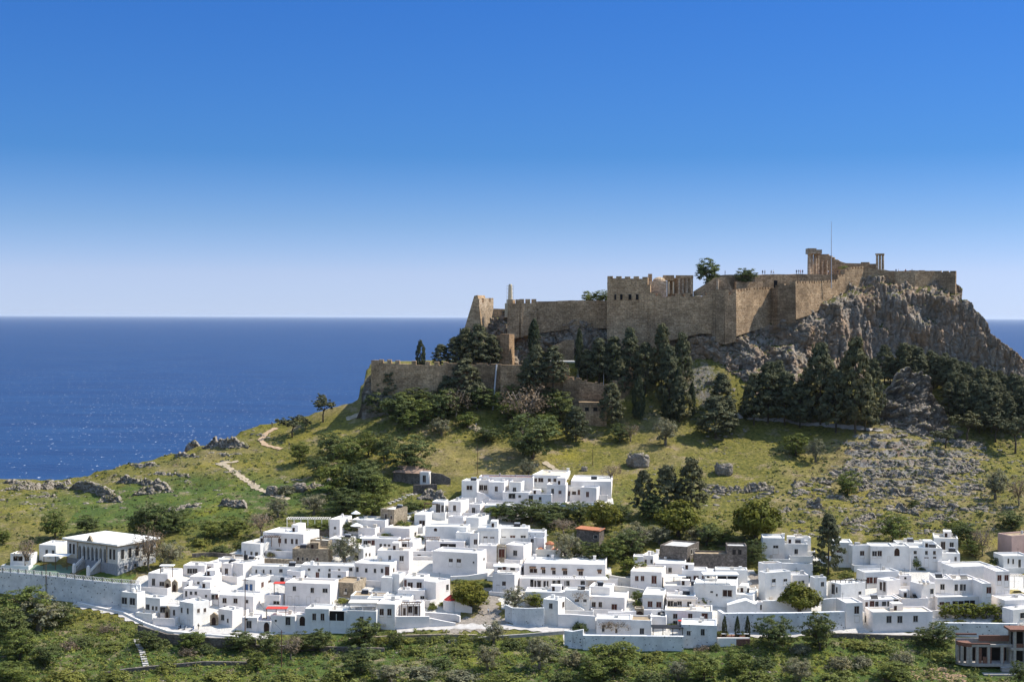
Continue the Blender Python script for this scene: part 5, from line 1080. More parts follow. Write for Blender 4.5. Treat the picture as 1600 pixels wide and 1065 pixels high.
drape('footpath', [(735, 665), (745, 670), (752, 674), (765, 676)], 2.4, 'path', .2)
drape('lower_road', [(118, 940), (150, 946), (185, 953), (215, 966), (250, 979), (290, 986), (330, 990.5), (380, 993), (420, 994)], 4.2, 'road', .15)
drape('cobbled_lane', [(690, 981), (730, 976), (775, 974), (792, 977)], 7.5, 'cobble', .13)
drape('cobbled_lane', [(772, 985), (770, 970), (764, 950), (766, 935), (762, 918)], 4.5, 'cobble', .12)
drape('lane', [(620, 986), (680, 981), (740, 979), (800, 980), (860, 984), (905, 987)], 2.4, 'road', .15)
drape('lane', [(1120, 990), (1200, 992), (1300, 988), (1400, 992), (1480, 996)], 2.6, 'road', .15)
drape('lane', [(1187, 948), (1182, 930), (1180, 910), (1178, 896)], 2.4, 'cobble', .12)
drape('sports_court', [(10, 889), (50, 890), (90, 892), (112, 894)], 7, 'court', .1)
plain('schoolgrass', (0.09, 0.12, 0.025), .3, 1.5); drape('yard_lawn', [(118, 899), (150, 902), (180, 904), (205, 906)], 6, 'schoolgrass', .1)
GW('low white kerb wall along the outer edge of the lower road', [(120, 940, 944), (150, 947, 951), (190, 955, 959.5), (225, 972, 976.5), (262, 985, 989), (310, 989, 993.5), (360, 993, 997), (400, 994.5, 998)], 'white', .5, 2.5, 'kerb_wall', 'wall')
GW('low dark stone wall crossing the bushy slope at the bottom', [(160, 1050, 1056), (200, 1044, 1050), (260, 1038, 1044), (320, 1033, 1039), (400, 1034, 1040)], 'darkstone', .6, 2)
GW('low dark stone wall below the middle of the village', [(360, 1006, 1013), (430, 1008, 1015), (520, 1010, 1017), (600, 1012, 1018)], 'darkstone', .6, 2)
GW('dark stone bank wall under the front row', [(545, 997, 1004), (620, 992, 998), (700, 990, 996), (745, 991, 996)], 'houses_stone', .6, 2)
GW('dark stone bank wall beneath the lower road bend', [(215, 976, 992), (260, 990, 1006), (330, 996, 1012), (400, 998, 1014)], 'darkstone', .6, 2)
GW('thin kerb wall sweeping below the lane junction', [(700, 1000, 1004), (760, 994, 999), (820, 990, 995), (882, 985, 991)], 'concrete', .5, 2)
GW('low dark stone wall along the road at the right', [(1270, 989, 996), (1330, 989, 997), (1400, 992, 999), (1460, 993, 1000)], 'darkstone', .6, 2)
GW('terrace wall of pale rubble on the olive slope left', [(380, 866, 872), (330, 862, 868), (300, 864, 870)], 'darkstone', .6, 1.5)
# stairs up to the cottage and down the slope
def steps(label, pts, wd=1.6):
    g = [ground(a, b) for a, b in pts]; L = sum((q - p).length for p, q in zip(g[:-1], g[1:])); n = int(L / 1.1); e = empty('outdoor_stairs', g[0], 0, label, 'stairs'); m = MB()
    xs = np.linspace(0, 1, n); k = np.linspace(0, 1, len(g)); X = np.interp(xs, k, [p.x for p in g]); Y = np.interp(xs, k, [p.y for p in g])
    d = (g[-1] - g[0]); an = math.atan2(d.y, d.x)
    for i in range(n): m.box((-.48, -wd / 2, -.6), (.48, wd / 2, .22), Matrix.Translation(Vector((X[i], Y[i], hz(X[i], Y[i]))) - g[0]) @ Matrix.Rotation(an, 4, 'Z'))
    m.build('treads', M['road'], e)
steps('pale stone stairs climbing to the grey stone cottage', [(608, 786), (630, 778), (650, 771), (662, 765)])
steps('narrow concrete stairs dropping through the bushes below the left road', [(213, 1000), (222, 1018), (229, 1044)], 1.3)
# poles and wires
def pole(label, px, top, gy, r=.13, arms=1, mat='wood', name='utility_pole'):
    g = ground(px, gy); z = P(px, top, g.y).z; e = empty(name, g, 0, label, 'pole'); m = MB(); m.tube([(0, 0, -.6), (0, 0, z - g.z)], [r, r * .7], 8); m.build('shaft', M[mat], e)
    for k in range(arms): m = MB(); h = z - g.z - .4 - .7 * k; m.tube([(-.8, -.12, h), (.8, -.12, h)], .05, 5); m.build('crossarm', M[mat], e)
    return Vector((g.x, g.y, z))
p1 = pole('tall dark utility pole in front of the cubic white house', 383, 903, 990); p2 = pole('brown utility pole before the schoolyard wall', 72, 878, 937); p3 = pole('brown utility pole rising from the bushes below the front row', 440, 984, 1042)
p4 = pole('slim pole on the meadow above the cottage', 746, 695, 742, .09, 0); p5 = pole('short slim pole on the meadow right of the path', 926, 702, 727, .08, 0); p6 = pole('thin pole before the long upper terrace wall', 832, 772, 797, .07, 0)
p7 = pole('slim white pole in the flowering courtyard on the right', 1422, 866, 893, .12, 0, 'white', 'pole')
pole('slim white lamp post beside the ramp wall', 943, 580, 612, .09, 0, 'white', 'lamp_post')
def wire(label, a, b, sag=1.0):
    m = MB(); m.tube([a.lerp(b, t) - Vector((0, 0, sag * 4 * t * (1 - t))) for t in np.linspace(0, 1, 14)], .025, 4); tag(m.build('power_cable', M['black']), label, 'cable')
wire('thin power cable from the cubic house pole down to the bush pole', p1, p3); wire('thin power cable climbing from the meadow pole to the castle slope', p4, P(738, 660, 484), .6); wire('thin power cable over the meadow between the two slim poles', p5, Vector((p4.x + 2, p4.y - 25, p4.z - 14)), .6)
# ------------------------------------------------------------------ parasols, cars and roof gear
def parasol(label, px, top, gy, r=1.7, mat='awn', h=None):
    D = ground(px, gy).y; c = P(px, top, D); e = empty('parasol', c - Vector((0, 0, 2.6)), 0, label, 'parasol'); m = MB(); m.tube([(0, 0, 0), (0, 0, 2.5)], .05, 6); m.build('pole', M['wood'], e)
    m = MB(); m.tube([(0, 0, 1.75), (0, 0, 2.6)], [r, .05], 10); m.build('canopy', M[mat], e)
parasol('cream parasol on the vine terrace, upper of two', 556, 797, 833, 1.4); parasol('cream parasol on the vine terrace, lower and wider of two', 557, 816, 838, 1.8); parasol('closed white parasol on the terrace left of the front row', 213, 914, 955, .45)
PERG('vine terrace pergola with white posts and flower pots', 448, 514, 811, 824, 835, 3.5, 'white', None, 7)
PERG('rooftop shelter with a white canopy near the schoolyard', 250, 270, 884, 895, 918, 2, 'wood', 'awn', 2, 'shelter', 'shelter', D=ground(250, 921).y + 1)
PERG('red fabric awning on a roof terrace in the left block', 428, 446, 911.5, 922, 948, 2.4, 'wood', 'red', 2, 'awning', 'awning', D=352)
PERG('red fabric awning behind the grilled window front house', 416, 447, 951, 960, 985, 2.6, 'wood', 'red', 3, 'awning', 'awning')
PERG('small red awning over a door by the bottom terrace', 1061, 1075, 970, 977, 979, 1.2, 'wood', 'red', 2, 'awning', 'awning', D=ground(1070, 980).y - 1.3)
PERG('slatted white pergola on the roof right of the tall villa', 1570, 1600, 900, 912, 925, 3, 'white')
PERG('furnished terrace railing with dark bars before the many doors', 1352, 1410, 950, 958, 964, .3, 'grill', None, 6, 'railing', 'railing')
PERG('thin green railing on the flat roof left of the two storey front', 1297, 1354, 906, 913, 945, .3, 'grill', None, 8, 'railing', 'railing', D=ground(1330, 945).y + 4)
def gear(name, cat, label, px, py, D, mk):
    c = P(px, py, D); e = empty(name, c, 0, label, cat); mk(e)
def tank(e):
    m = MB(); m.tube([(0, 0, 0), (0, 0, 1.3)], .55, 12); m.build('body', M['black'], e); m = MB(); m.tube([(0, 0, 1.303), (0, 0, 1.45)], [.5, .1], 12); m.build('lid', M['black'], e)
def pot(e):
    m = MB(); m.tube([(0, 0, 0), (0, 0, .5), (0, 0, 1.0)], [.25, .55, .3], 12); m.build('body', M['white'], e)
gear('water_tank', 'tank', 'dark upright water tank on the tall plain block', 384, 874, 372, tank)
gear('water_tank', 'tank', 'dark water tank beside the red awning terrace', 441, 910, 360, tank)
gear('roof_urn', 'urn', 'left one of two white urns on the twin tank house', 1444, 912, 348, pot); gear('roof_urn', 'urn', 'right one of two white urns on the twin tank house', 1450, 912, 348, pot)
# ------------------------------------------------------------------ unfinished concrete house, bottom right
def unfinished():
    D = ground(1545, 1040).y - 1.5; e = empty('unfinished_house', P(1545, 1037, D), 0, 'unfinished concrete and red brick house with a curved corner, bottom right', 'house'); o = Vector(e.location); s = D / F
    X = lambda px: (px - 1545) * s; Z = lambda py: (1037 - py) * s
    def blk(n, m_, x0, x1, y0, y1, d0, d1): m = MB(); m.box((X(x0), d0, Z(y1)), (X(x1), d1, Z(y0))); return m.build(n, M[m_], e)
    curve = lambda r, z0, z1, m: m.prism([(X(1518) - r * math.sin(t), r - r * math.cos(t), z0) for t in np.linspace(0, math.pi / 2, 9)] + [(X(1518), r, z0)], (0, 0, z1 - z0))
    r = (1518 - 1500) * s
    blk('back_wall', 'concrete', 1500, 1582, 1001, 1045, 3.2, 3.6)
    blk('floor_slab', 'concrete', 1518, 1610, 1036, 1040, -.4, 3.1); m = MB(); curve(r + .3, Z(1040), Z(1036.1), m); m.build('corner_slab', M['concrete'], e)
    for px in (1517, 1527, 1545, 1566, 1580): blk('column', 'concrete', px - 2, px + 2, 1010, 1035.9, 0, .6)
    blk('beam', 'concrete', 1518, 1582, 1006, 1009.9, -.05, .6)
    for a, b, y0, y1 in ((1529, 1534, 1012, 1036), (1536.5, 1543, 1026, 1036), (1547.2, 1549.5, 1010, 1036), (1568.2, 1569.4, 1010, 1036)): blk('brick_infill', 'brick', a, b, y0, y1, .12, .45)
    blk('parapet', 'brick', 1518, 1547, 1004, 1005.9, -.1, .3); blk('parapet', 'brick', 1533, 1580, 994, 1003, 1.5, 1.9); blk('parapet', 'brick', 1500, 1533, 993.5, 996, 3.2, 3.5)
    m = MB(); curve(r + .1, Z(1010), Z(1004), m); m.build('corner_beam', M['brick'], e)
    for t in (.3, .8, 1.3): m = MB(); x = X(1518) - r * math.sin(t); y = r - r * math.cos(t); m.box((x - .3, y - .1, Z(1036)), (x + .3, y + .5, Z(1010))); m.build('column', M['concrete'], e)
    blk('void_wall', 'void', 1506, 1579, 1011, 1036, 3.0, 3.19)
    # taller right block
    blk('tower_wall', 'concrete', 1582.1, 1640, 985, 1040, 2.6, 3.2)
    for px in (1584, 1600): blk('column', 'concrete', px - 2, px + 2, 984, 1036, -.8, -.1)
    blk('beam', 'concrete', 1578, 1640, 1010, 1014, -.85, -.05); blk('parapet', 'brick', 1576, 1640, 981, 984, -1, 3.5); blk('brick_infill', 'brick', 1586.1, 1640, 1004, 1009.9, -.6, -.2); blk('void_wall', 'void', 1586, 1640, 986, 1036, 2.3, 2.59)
    # lower storey
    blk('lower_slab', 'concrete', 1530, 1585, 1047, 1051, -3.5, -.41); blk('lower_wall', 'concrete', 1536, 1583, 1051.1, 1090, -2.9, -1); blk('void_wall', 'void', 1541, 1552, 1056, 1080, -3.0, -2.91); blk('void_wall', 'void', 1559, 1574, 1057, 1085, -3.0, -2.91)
    blk('slab_edge', 'concrete', 1562, 1605, 1039.9, 1046, -1.6, -.42)
unfinished()
# ------------------------------------------------------------------ terrace furniture and guests at the bottom
def table_set(label, px, gy, D, n=0):
    c = P(px, gy, D); e = empty('terrace_table', c, 0, label, 'table'); m = MB(); m.box((-.6, -.4, .7), (.6, .4, .76)); m.build('top', M['awn'], e); m = MB(); m.tube([(0, 0, 0), (0, 0, .7)], .06, 6); m.build('leg', M['grill'], e)
for k, (px, lab) in enumerate(((1131, 'leftmost white table on the outdoor terrace by the palms'), (1143, 'second white table from the left on the outdoor terrace'), (1155, 'third white table from the left on the outdoor terrace'), (1166, 'rightmost white table on the outdoor terrace'))): table_set(lab, px, 994, ground(px, 1006).y + 1.4)
slab = MB(); a = P(1121, 998, ground(1145, 1009).y); slab.box((a.x, a.y + .1, a.z - 2), (P(1172, 998, a.y).x, a.y + 5, a.z)); tag(slab.build('terrace_floor', M['brick']), 'red paved terrace floor behind the low wall by the palms', 'terrace')
# ------------------------------------------------------------------ foliage
def leafmat(name, c, var=0.5, hue=0.12, trans=0.30):
    t = NT(name); ca = t.n('ShaderNodeVertexColor'); ca.layer_name = 'Col'; oi = t.n('ShaderNodeObjectInfo')
    sep = t.n('ShaderNodeSeparateColor'); t.l(ca.outputs[0], sep.inputs[0])
    lo = tuple(a * (1 - var) for a in c); hi = tuple(a * (1 + var) for a in c); warm = (hi[0] * (1 + 2.2 * hue), hi[1] * (1 + .5 * hue), hi[2] * .8)
    k = t.mix(sep.outputs[0], lo, hi); k = t.mix(t.math('MULTIPLY', sep.outputs[1], 0.55), k, warm)
    k = t.mix(1.0, k, t.ramp(oi.outputs['Random'], [(0, (.78, .82, .8)), (.5, (1, 1, 1)), (1, (1.0, .95, .85))]), 'MULTIPLY')
    t.b.inputs['Roughness'].default_value = .7; t.b.inputs['Specular IOR Level'].default_value = .12
    t.base(k); tr = t.n('ShaderNodeBsdfTranslucent'); t.l(k, tr.inputs['Color']); ms = t.n('ShaderNodeMixShader'); ms.inputs[0].default_value = trans
    out = t.t.nodes['Material Output']; t.l(t.b.outputs[0], ms.inputs[1]); t.l(tr.outputs[0], ms.inputs[2]); t.l(ms.outputs[0], out.inputs[0]); return t.m
LC = {'pine': (.115, .122, .068), 'cypress': (.066, .080, .042), 'olive': (.20, .20, .13), 'broad': (.145, .175, .046), 'ficus': (.15, .155, .026), 'bare': (.21, .165, .12), 'bush': (.17, .19, .05), 'dark': (.105, .13, .046), 'citrus': (.15, .17, .032), 'ivy': (.09, .115, .036)}
for k, c in LC.items(): M['leaf_' + k] = leafmat('foliage_' + k, c)
plain('bark', (0.10, 0.078, 0.058), .35, 5); plain('palebark', (0.20, 0.165, 0.13), .3, 5)
def quads(C, N, S, asp=1.5, g=rng):
    """leaf quads: centres, normals, sizes"""
    N = N / np.linalg.norm(N, axis=1, keepdims=True); r = g.normal(size=N.shape); U = np.cross(N, r); U /= np.linalg.norm(U, axis=1, keepdims=True); V = np.cross(N, U)
    a = (U * (S * asp / 2)[:, None]); b = V * (S / 2)[:, None]
    P4 = np.stack([C - a * .9 - b * .35, C - a * .1 - b, C + a, C - a * .1 + b], 1); n = len(C)
    return P4.reshape(-1, 3), np.arange(4 * n).reshape(n, 4)
def clumps(shape, n, g):
    """centres spread through the crown volume, with outward direction and clump size"""
    out = []
    while len(out) < n:
        u = g.normal(size=3); u /= np.linalg.norm(u); r = g.random() ** .45
        if shape == 'dome':  p = u * r * np.array([.5, .5, .36]); p[2] = abs(p[2]) * (1.15 if u[2] > 0 else -.75) + .5; s = .115
        elif shape == 'round': p = u * r * np.array([.47, .47, .45]) + (0, 0, .52); s = .10
        elif shape == 'olive': p = u * r * np.array([.46, .46, .41]) + (0, 0, .55); p[:2] *= 1 + .2 * math.sin(9 * u[0]); s = .085
        elif shape == 'pine':
            t = g.random() ** .8; rad = (.06 + .43 * (1 - t) ** .72) * (0.74 + .42 * abs(math.sin(t * 15 + u[0]))) * (.55 + .45 * min(1, t / .18)); a = g.random() * 6.283; q = math.sqrt(g.random() * .8 + .2)
            p = np.array([math.cos(a) * rad * q, math.sin(a) * rad * q, .14 + t * .84]); u = np.array([math.cos(a), math.sin(a), .5]); s = .066
        elif shape == 'spread':
            k = int(g.integers(0, 9)); g2 = np.random.default_rng(900 + k); c = g2.normal(size=3) * (.24, .24, .12) + (0, 0, .66 + .16 * (g2.random() - .5)); p = c + u * r * np.array([.2, .2, .11]); s = .06
        elif shape == 'column':
            t = g.random(); rad = .5 * math.sin(math.pi * min(1, .12 + t * .88)) ** .55 * (1 - .25 * t); a = g.random() * 6.283; q = math.sqrt(g.random() * .7 + .3)
            p = np.array([math.cos(a) * rad * q, math.sin(a) * rad * q, .05 + t * .93]); u = np.array([math.cos(a), math.sin(a), .7]); s = .085
        elif shape == 'twig': p = u * r ** .7 * np.array([.5, .5, .38]) + (0, 0, .6); s = .13
        elif shape == 'bush': p = u * r * np.array([.5, .5, .5]); p[2] = abs(p[2]) * .92 + .03; s = .13
        out.append((p, u, s * (.7 + .7 * g.random())))
    return out
def crown(kind, shape, ncl, per, leaf, seed, thin=1.0):
    g = np.random.default_rng(seed); C = []; N = []; S_ = []; col = []
    # a lumpy outline: directional noise pushes some clumps out, some in
    k3 = g.normal(size=(5, 3)) * 2.2; ph = g.random(5) * 6
    for p, u, s in clumps(shape, ncl, g):
        w = float(np.mean(np.sin(k3 @ u + ph))); ctr = np.array([0, 0, .55]) if shape != 'bush' else np.array([0, 0, .2])
        if shape not in ('pine', 'column'): p = ctr + (p - ctr) * (1 + .32 * w)
        else: p = p * np.array([1 + .25 * w, 1 + .25 * w, 1])
        n = max(3, int(per * (.6 + .8 * g.random()))); q = g.normal(size=(n, 3)); q /= np.linalg.norm(q, axis=1, keepdims=True); rr = g.random((n, 1)) ** .5
        fl = .45 if shape in ('pine', 'spread', 'round') else .8
        C.append(p + q * rr * s * np.array([1, 1, fl])); N.append(q * .6 + u * .5 + np.array([0, 0, .5]) + g.normal(size=(n, 3)) * .45); S_.append(leaf * (.6 + .8 * g.random(n)))
        b = np.clip(g.random() * .8 + .25 * (g.random(n) - .5), 0, 1); col.append(np.stack([b, np.full(n, g.random() ** 2), b * 0], 1))
    C = np.concatenate(C); v, f = quads(C, np.concatenate(N), np.concatenate(S_), 1.6, g); v[:, 2] = np.maximum(v[:, 2], .0)
    me = mesh('crown', v, f, M['leaf_' + kind]); colattr(me, np.repeat(np.concatenate(col), 4, 0)); return me
def trunk(h, r, limbs, seed, mat='bark', lean=.06, top=.62):
    rr = random.Random(seed); m = MB(); p = [Vector((0, 0, -.12)), Vector((rr.uniform(-lean, lean) * .4, rr.uniform(-lean, lean) * .4, h * .5)), Vector((rr.uniform(-lean, lean), rr.uniform(-lean, lean), h))]
    m.tube(p, [r * 1.35, r, r * .7], 7)
    for i in range(limbs):
        a = 6.283 * i / limbs + rr.uniform(-.4, .4); L = rr.uniform(.22, .36); z = rr.uniform(.75, 1.0) * h; b = p[2] * (z / h); b.z = z
        q = b + Vector((math.cos(a) * L * .55, math.sin(a) * L * .55, (top - z) * .55)); e = b + Vector((math.cos(a) * L, math.sin(a) * L, (top - z) * 1.05 + .04))
        m.tube([b, q, e], [r * .6, r * .42, r * .16], 5)
        f = q.lerp(e, .3); m.tube([f, f + Vector((math.cos(a + .9) * .13, math.sin(a + .9) * .13, .10))], [r * .3, r * .1], 4)
    return m.mesh('trunk', M[mat], True)
def pinetrunk(seed): m = MB(); m.tube([(0, 0, -.1), (.01, 0, .4), (0, .01, .93)], [.024, .018, .005], 6); return m.mesh('trunk', M['bark'], True)
PROTO = {
 'pine': [(crown('pine', 'pine', 210, 34, .031, 10 + i), pinetrunk(i)) for i in range(4)],
 'spread': [(crown('pine', 'spread', 110, 26, .036, 30 + i), trunk(.45, .026, 5, i)) for i in range(2)],
 'cypress': [(crown('cypress', 'column', 190, 34, .040, 40 + i), pinetrunk(20 + i)) for i in range(2)],
 'olive': [(crown('olive', 'olive', 120, 36, .028, 50 + i), trunk(.30, .045, 5, 50 + i, 'palebark')) for i in range(3)],
 'broad': [(crown('broad', 'round', 130, 40, .031, 60 + i), trunk(.32, .03, 5, 60 + i)) for i in range(3)],
 'dark': [(crown('dark', 'round', 130, 40, .031, 70 + i), trunk(.30, .03, 5, 70 + i)) for i in range(3)],
 'ficus': [(crown('ficus', 'dome', 260, 34, .043, 80 + i), trunk(.36, .045, 6, 80 + i, 'bark', .02, .6)) for i in range(2)],
 'bare': [(crown('bare', 'twig', 90, 11, .030, 90 + i), trunk(.32, .028, 8, 90 + i, 'palebark', .05, .8)) for i in range(2)],
 'citrus': [(crown('citrus', 'round', 90, 26, .045, 100 + i), trunk(.30, .03, 4, 100 + i)) for i in range(2)],
 'bush': [(crown('bush', 'bush', 75, 24, .050, 110 + i), trunk(.2, .03, 4, 110 + i, 'bark', .05, .4)) for i in range(4)],
 'obush': [(crown('olive', 'bush', 75, 24, .046, 120 + i), trunk(.2, .03, 4, 120 + i, 'bark', .05, .4)) for i in range(3)],
 'dbush': [(crown('dark', 'bush', 75, 24, .050, 130 + i), trunk(.2, .03, 4, 130 + i, 'bark', .05, .4)) for i in range(3)],
 'bbush': [(crown('bare', 'bush', 60, 16, .040, 140 + i), trunk(.2, .03, 4, 140 + i, 'bark', .05, .5)) for i in range(2)],
 'vine': [(crown('ivy', 'bush', 60, 22, .055, 150), trunk(.2, .02, 3, 150, 'bark', .05, .4))],
}
KN = {'pine': ('pine_tree', 'pine', 'dark pine tree'), 'spread': ('pine_tree', 'pine', 'broad dark pine tree'), 'cypress': ('cypress_tree', 'cypress', 'slim dark cypress'), 'olive': ('olive_tree', 'olive tree', 'silvery olive tree'), 'broad': ('leafy_tree', 'tree', 'green leafy tree'),
      'dark': ('leafy_tree', 'tree', 'dark green leafy tree'), 'ficus': ('round_tree', 'tree', 'dense yellow green round tree'), 'bare': ('bare_tree', 'tree', 'bare brownish tree'), 'citrus': ('citrus_tree', 'tree', 'bright green citrus tree'),
      'bush': ('bush', 'bush', 'green bush'), 'obush': ('bush', 'bush', 'grey green bush'), 'dbush': ('bush', 'bush', 'dark green bush'), 'bbush': ('bush', 'bush', 'brown twiggy bush'), 'vine': ('climbing_plant', 'plant', 'climbing plant')}
# landmarks used to tell one plant from another
LM = [(30, 920, 'the schoolyard wall'), (190, 870, 'the arcaded school'), (75, 865, 'the white outbuilding'), (225, 1025, 'the concrete slope stairs'), (330, 975, 'the carved gateway'), (300, 1040, 'the low bottom wall'), (440, 1000, 'the bush utility pole'), (525, 965, 'the open loggia'), (600, 960, 'the vine clad house'),
      (690, 975, 'the curved ramp wall'), (765, 960, 'the cobbled lane'), (830, 965, 'the high drain wall'), (897, 998, 'the oval opening wall'), (990, 1005, 'the long bottom wall'), (1093, 995, 'the grey stained house'), (1146, 1000, 'the outdoor tables'), (1240, 975, 'the courtyard wall'), (1335, 965, 'the two storey house'), (1412, 970, 'the three window house'),
      (1525, 985, 'the orange tree wall'), (1545, 1020, 'the unfinished house'), (1500, 930, 'the tall window house'), (1210, 915, 'the beige side house'), (1228, 858, 'the arched window house'), (1380, 870, 'the drain spot house'), (1480, 855, 'the tan door house'), (1590, 855, 'the pink stone house'), (1125, 875, 'the dark stone ruins'),
      (920, 840, 'the orange roofed hut'), (857, 865, 'the red domed church'), (840, 768, 'the upper white houses'), (640, 748, 'the stone cottage'), (612, 810, 'the stone tower house'), (440, 850, 'the large block house'), (480, 822, 'the vine terrace'), (380, 745, 'the winding footpath'), (420, 685, 'the ridge footpath'), (137, 770, 'the dark outcrop'), (350, 695, 'the ridge rocks'),
      (680, 605, 'the lower fortress wall'), (790, 545, 'the brown buttress tower'), (750, 485, 'the ruined tower'), (876, 580, 'the gatehouse'), (925, 640, 'the ruined three window building'), (960, 585, 'the stepped wall'), (985, 480, 'the keep'), (1080, 480, 'the broken curtain wall'), (1225, 470, 'the shaded wall section'), (1150, 600, 'the pale rock slab'), (1260, 660, 'the pine walk'),
      (1430, 630, 'the grey crag'), (1430, 760, 'the rock ledges'), (998, 720, 'the big meadow boulder'), (1130, 735, 'the second meadow boulder'), (747, 720, 'the meadow pole'), (560, 560, 'the bastion corner'), (1540, 640, 'the dense wood')]
PL = []   # (kind, px, gy, w, h, hand label)
def T(kind, px, gy, w, h, label=None, D=None, group=None): PL.append((kind, px, gy, w, h, label, D, group))
# isolated, named by hand
T('cypress', 657, 560, 15, 42, 'lone slim cypress standing against the sea on the lower fortress terrace', 497)
T('cypress', 834, 552, 19, 53, 'dark cypress right of the brown buttress tower', 499); T('cypress', 905, 578, 14, 66, 'slim cypress just right of the masonry patch under the keep', 497)
T('cypress', 998, 655, 20, 66, 'dark cypress on the grass right of the stepped wall'); T('cypress', 1060, 655, 22, 80, 'tallest dark cypress before the pale rock slab'); T('cypress', 1081, 652, 12, 54, 'thin dark cypress at the left edge of the pale rock slab'); T('cypress', 1041, 655, 15, 38, 'short dark cypress between two taller ones on the grass')
T('cypress', 1165, 655, 11, 50, 'thin cypress at the left edge of the big pine group')
T('spread', 505, 659, 42, 44, 'broad lone pine on the ridge nearest the bastion'); T('spread', 457, 683, 44, 38, 'wide pine on the ridge beside the earth path'); T('spread', 478, 672, 20, 20, 'small pine behind the two ridge pines')
for a in ((689, 566, 36, 36), (712, 566, 40, 48), (728, 567, 48, 62), (748, 568, 50, 68), (768, 568, 40, 52)): T('pine', *a, None, 497)
for a in ((726, 634, 66, 74), (608, 630, 40, 54), (698, 634, 40, 48)): T('pine', *a)
for a in ((838, 612, 44, 74), (864, 606, 50, 66), (824, 620, 38, 60)): T('pine', *a, None, 485)
for a in ((918, 596, 34, 50), (936, 600, 44, 72), (958, 604, 46, 78), (984, 598, 42, 86), (1008, 616, 46, 82), (1034, 612, 40, 106), (1066, 618, 40, 98), (1045, 640, 44, 100), (968, 620, 40, 60)): T('pine', *a)
for a in ((956, 668, 48, 70), (900, 690, 48, 56), (1062, 660, 44, 72), (1128, 640, 44, 58), (1118, 684, 66, 66), (1140, 678, 34, 56)): T('pine', *a)
for a in ((1178, 664, 50, 80), (1200, 660, 56, 96), (1226, 664, 56, 84), (1250, 668, 50, 72), (1282, 664, 66, 128), (1262, 640, 44, 66), (1306, 676, 60, 98), (1336, 676, 64, 150), (1322, 650, 50, 90), (1352, 674, 50, 84), (1296, 640, 44, 70), (1364, 660, 44, 100), (1216, 640, 44, 76)): T('pine', *a)
for a in ((1512, 690, 52, 52), (1586, 708, 52, 66), (1478, 700, 40, 34), (1556, 690, 44, 46)): T('spread', *a)
gf = np.random.default_rng(5)
for r_, (yb, n_, x0, x1) in enumerate(((600, 9, 1372, 1500), (610, 12, 1400, 1590), (622, 13, 1470, 1612), (634, 13, 1376, 1610), (648, 11, 1480, 1612), (662, 9, 1500, 1612), (676, 7, 1520, 1612))):
    for k in range(n_):
        x = x0 + (x1 - x0) * (k + .5 + gf.uniform(-.35, .35)) / n_; h = gf.uniform(46, 74) if yb > 605 else gf.uniform(44, 66)
        if 1380 < x < 1478 and yb > 612: continue
        h = min(h, yb - float(np.interp(x, [1370, 1420, 1460, 1500, 1560, 1612], [538, 534, 547, 566, 582, 595])))
        if h < 18: continue
        T('pine', x, yb + gf.uniform(-4, 4), h * .62, h, 'dark pine packed in the dense wood behind the grey crag', None, 'pines of the dense wood')
# hillside
T('dark', 832, 716, 84, 74, 'biggest dark bushy tree on the meadow below the fortress'); T('dark', 640, 738, 78, 60, 'big dark rounded tree right above the stone cottage')
for a in (('bare', 822, 672, 84, 70), ('bare', 712, 655, 46, 52), ('broad', 800, 660, 50, 40), ('broad', 850, 690, 50, 44), ('dark', 622, 660, 58, 46), ('broad', 660, 662, 50, 38), ('dark', 590, 650, 40, 40), ('broad', 635, 650, 46, 40), ('dark', 745, 640, 44, 36), ('broad', 770, 640, 40, 34), ('broad', 800, 632, 50, 36), ('dark', 860, 645, 44, 40), ('olive', 690, 680, 40, 28), ('broad', 730, 668, 36, 26), ('dark', 690, 658, 52, 52), ('dark', 655, 640, 60, 36), ('broad', 706, 645, 44, 40), ('broad', 640, 672, 40, 30), ('dark', 876, 660, 50, 50), ('dark', 760, 690, 40, 26),
          ('broad', 468, 724, 34, 36), ('dark', 520, 716, 56, 44), ('broad', 545, 730, 50, 48), ('broad', 575, 715, 40, 44), ('dark', 600, 722, 42, 46), ('broad', 525, 770, 64, 54), ('dark', 560, 778, 66, 58), ('broad', 590, 785, 56, 46), ('dark', 540, 800, 56, 40), ('broad', 580, 810, 60, 42), ('dark', 575, 760, 50, 44), ('olive', 490, 804, 44, 36), ('olive', 435, 808, 40, 34),
          ('dark', 498, 745, 36, 34), ('obush', 447, 770, 34, 26), ('olive', 826, 746, 36, 30), ('olive', 1040, 695, 42, 46), ('dark', 968, 690, 34, 30), ('bare', 985, 690, 30, 30), ('broad', 1243, 712, 44, 38), ('olive', 1275, 722, 34, 40), ('broad', 1324, 774, 40, 40), ('bare', 955, 752, 36, 28), ('olive', 1555, 780, 44, 50), ('bare', 1592, 790, 36, 46), ('dbush', 1430, 790, 20, 18)): T(*a)
# left hillside and school
for a in (('broad', 85, 842, 50, 46), ('dark', 136, 834, 40, 30), ('bare', 40, 885, 36, 46), ('bare', 232, 890, 50, 70), ('olive', 262, 888, 54, 48), ('dark', 240, 838, 66, 56), ('dark', 275, 830, 46, 40), ('dark', 214, 838, 34, 30), ('broad', 330, 840, 40, 30), ('broad', 362, 838, 40, 32), ('bare', 408, 838, 46, 40), ('dbush', 385, 855, 34, 22), ('bush', 312, 850, 30, 18), ('dbush', 345, 862, 34, 18), ('bush', 222, 890, 22, 14),
          ('broad', 5, 850, 24, 26), ('bush', 380, 822, 26, 16), ('dark', 470, 840, 40, 20), ('broad', 500, 832, 40, 18), ('dark', 540, 832, 40, 22), ('bush', 632, 824, 30, 22), ('bush', 650, 812, 26, 18), ('dbush', 640, 796, 34, 24), ('bush', 664, 792, 26, 18)): T(*a)
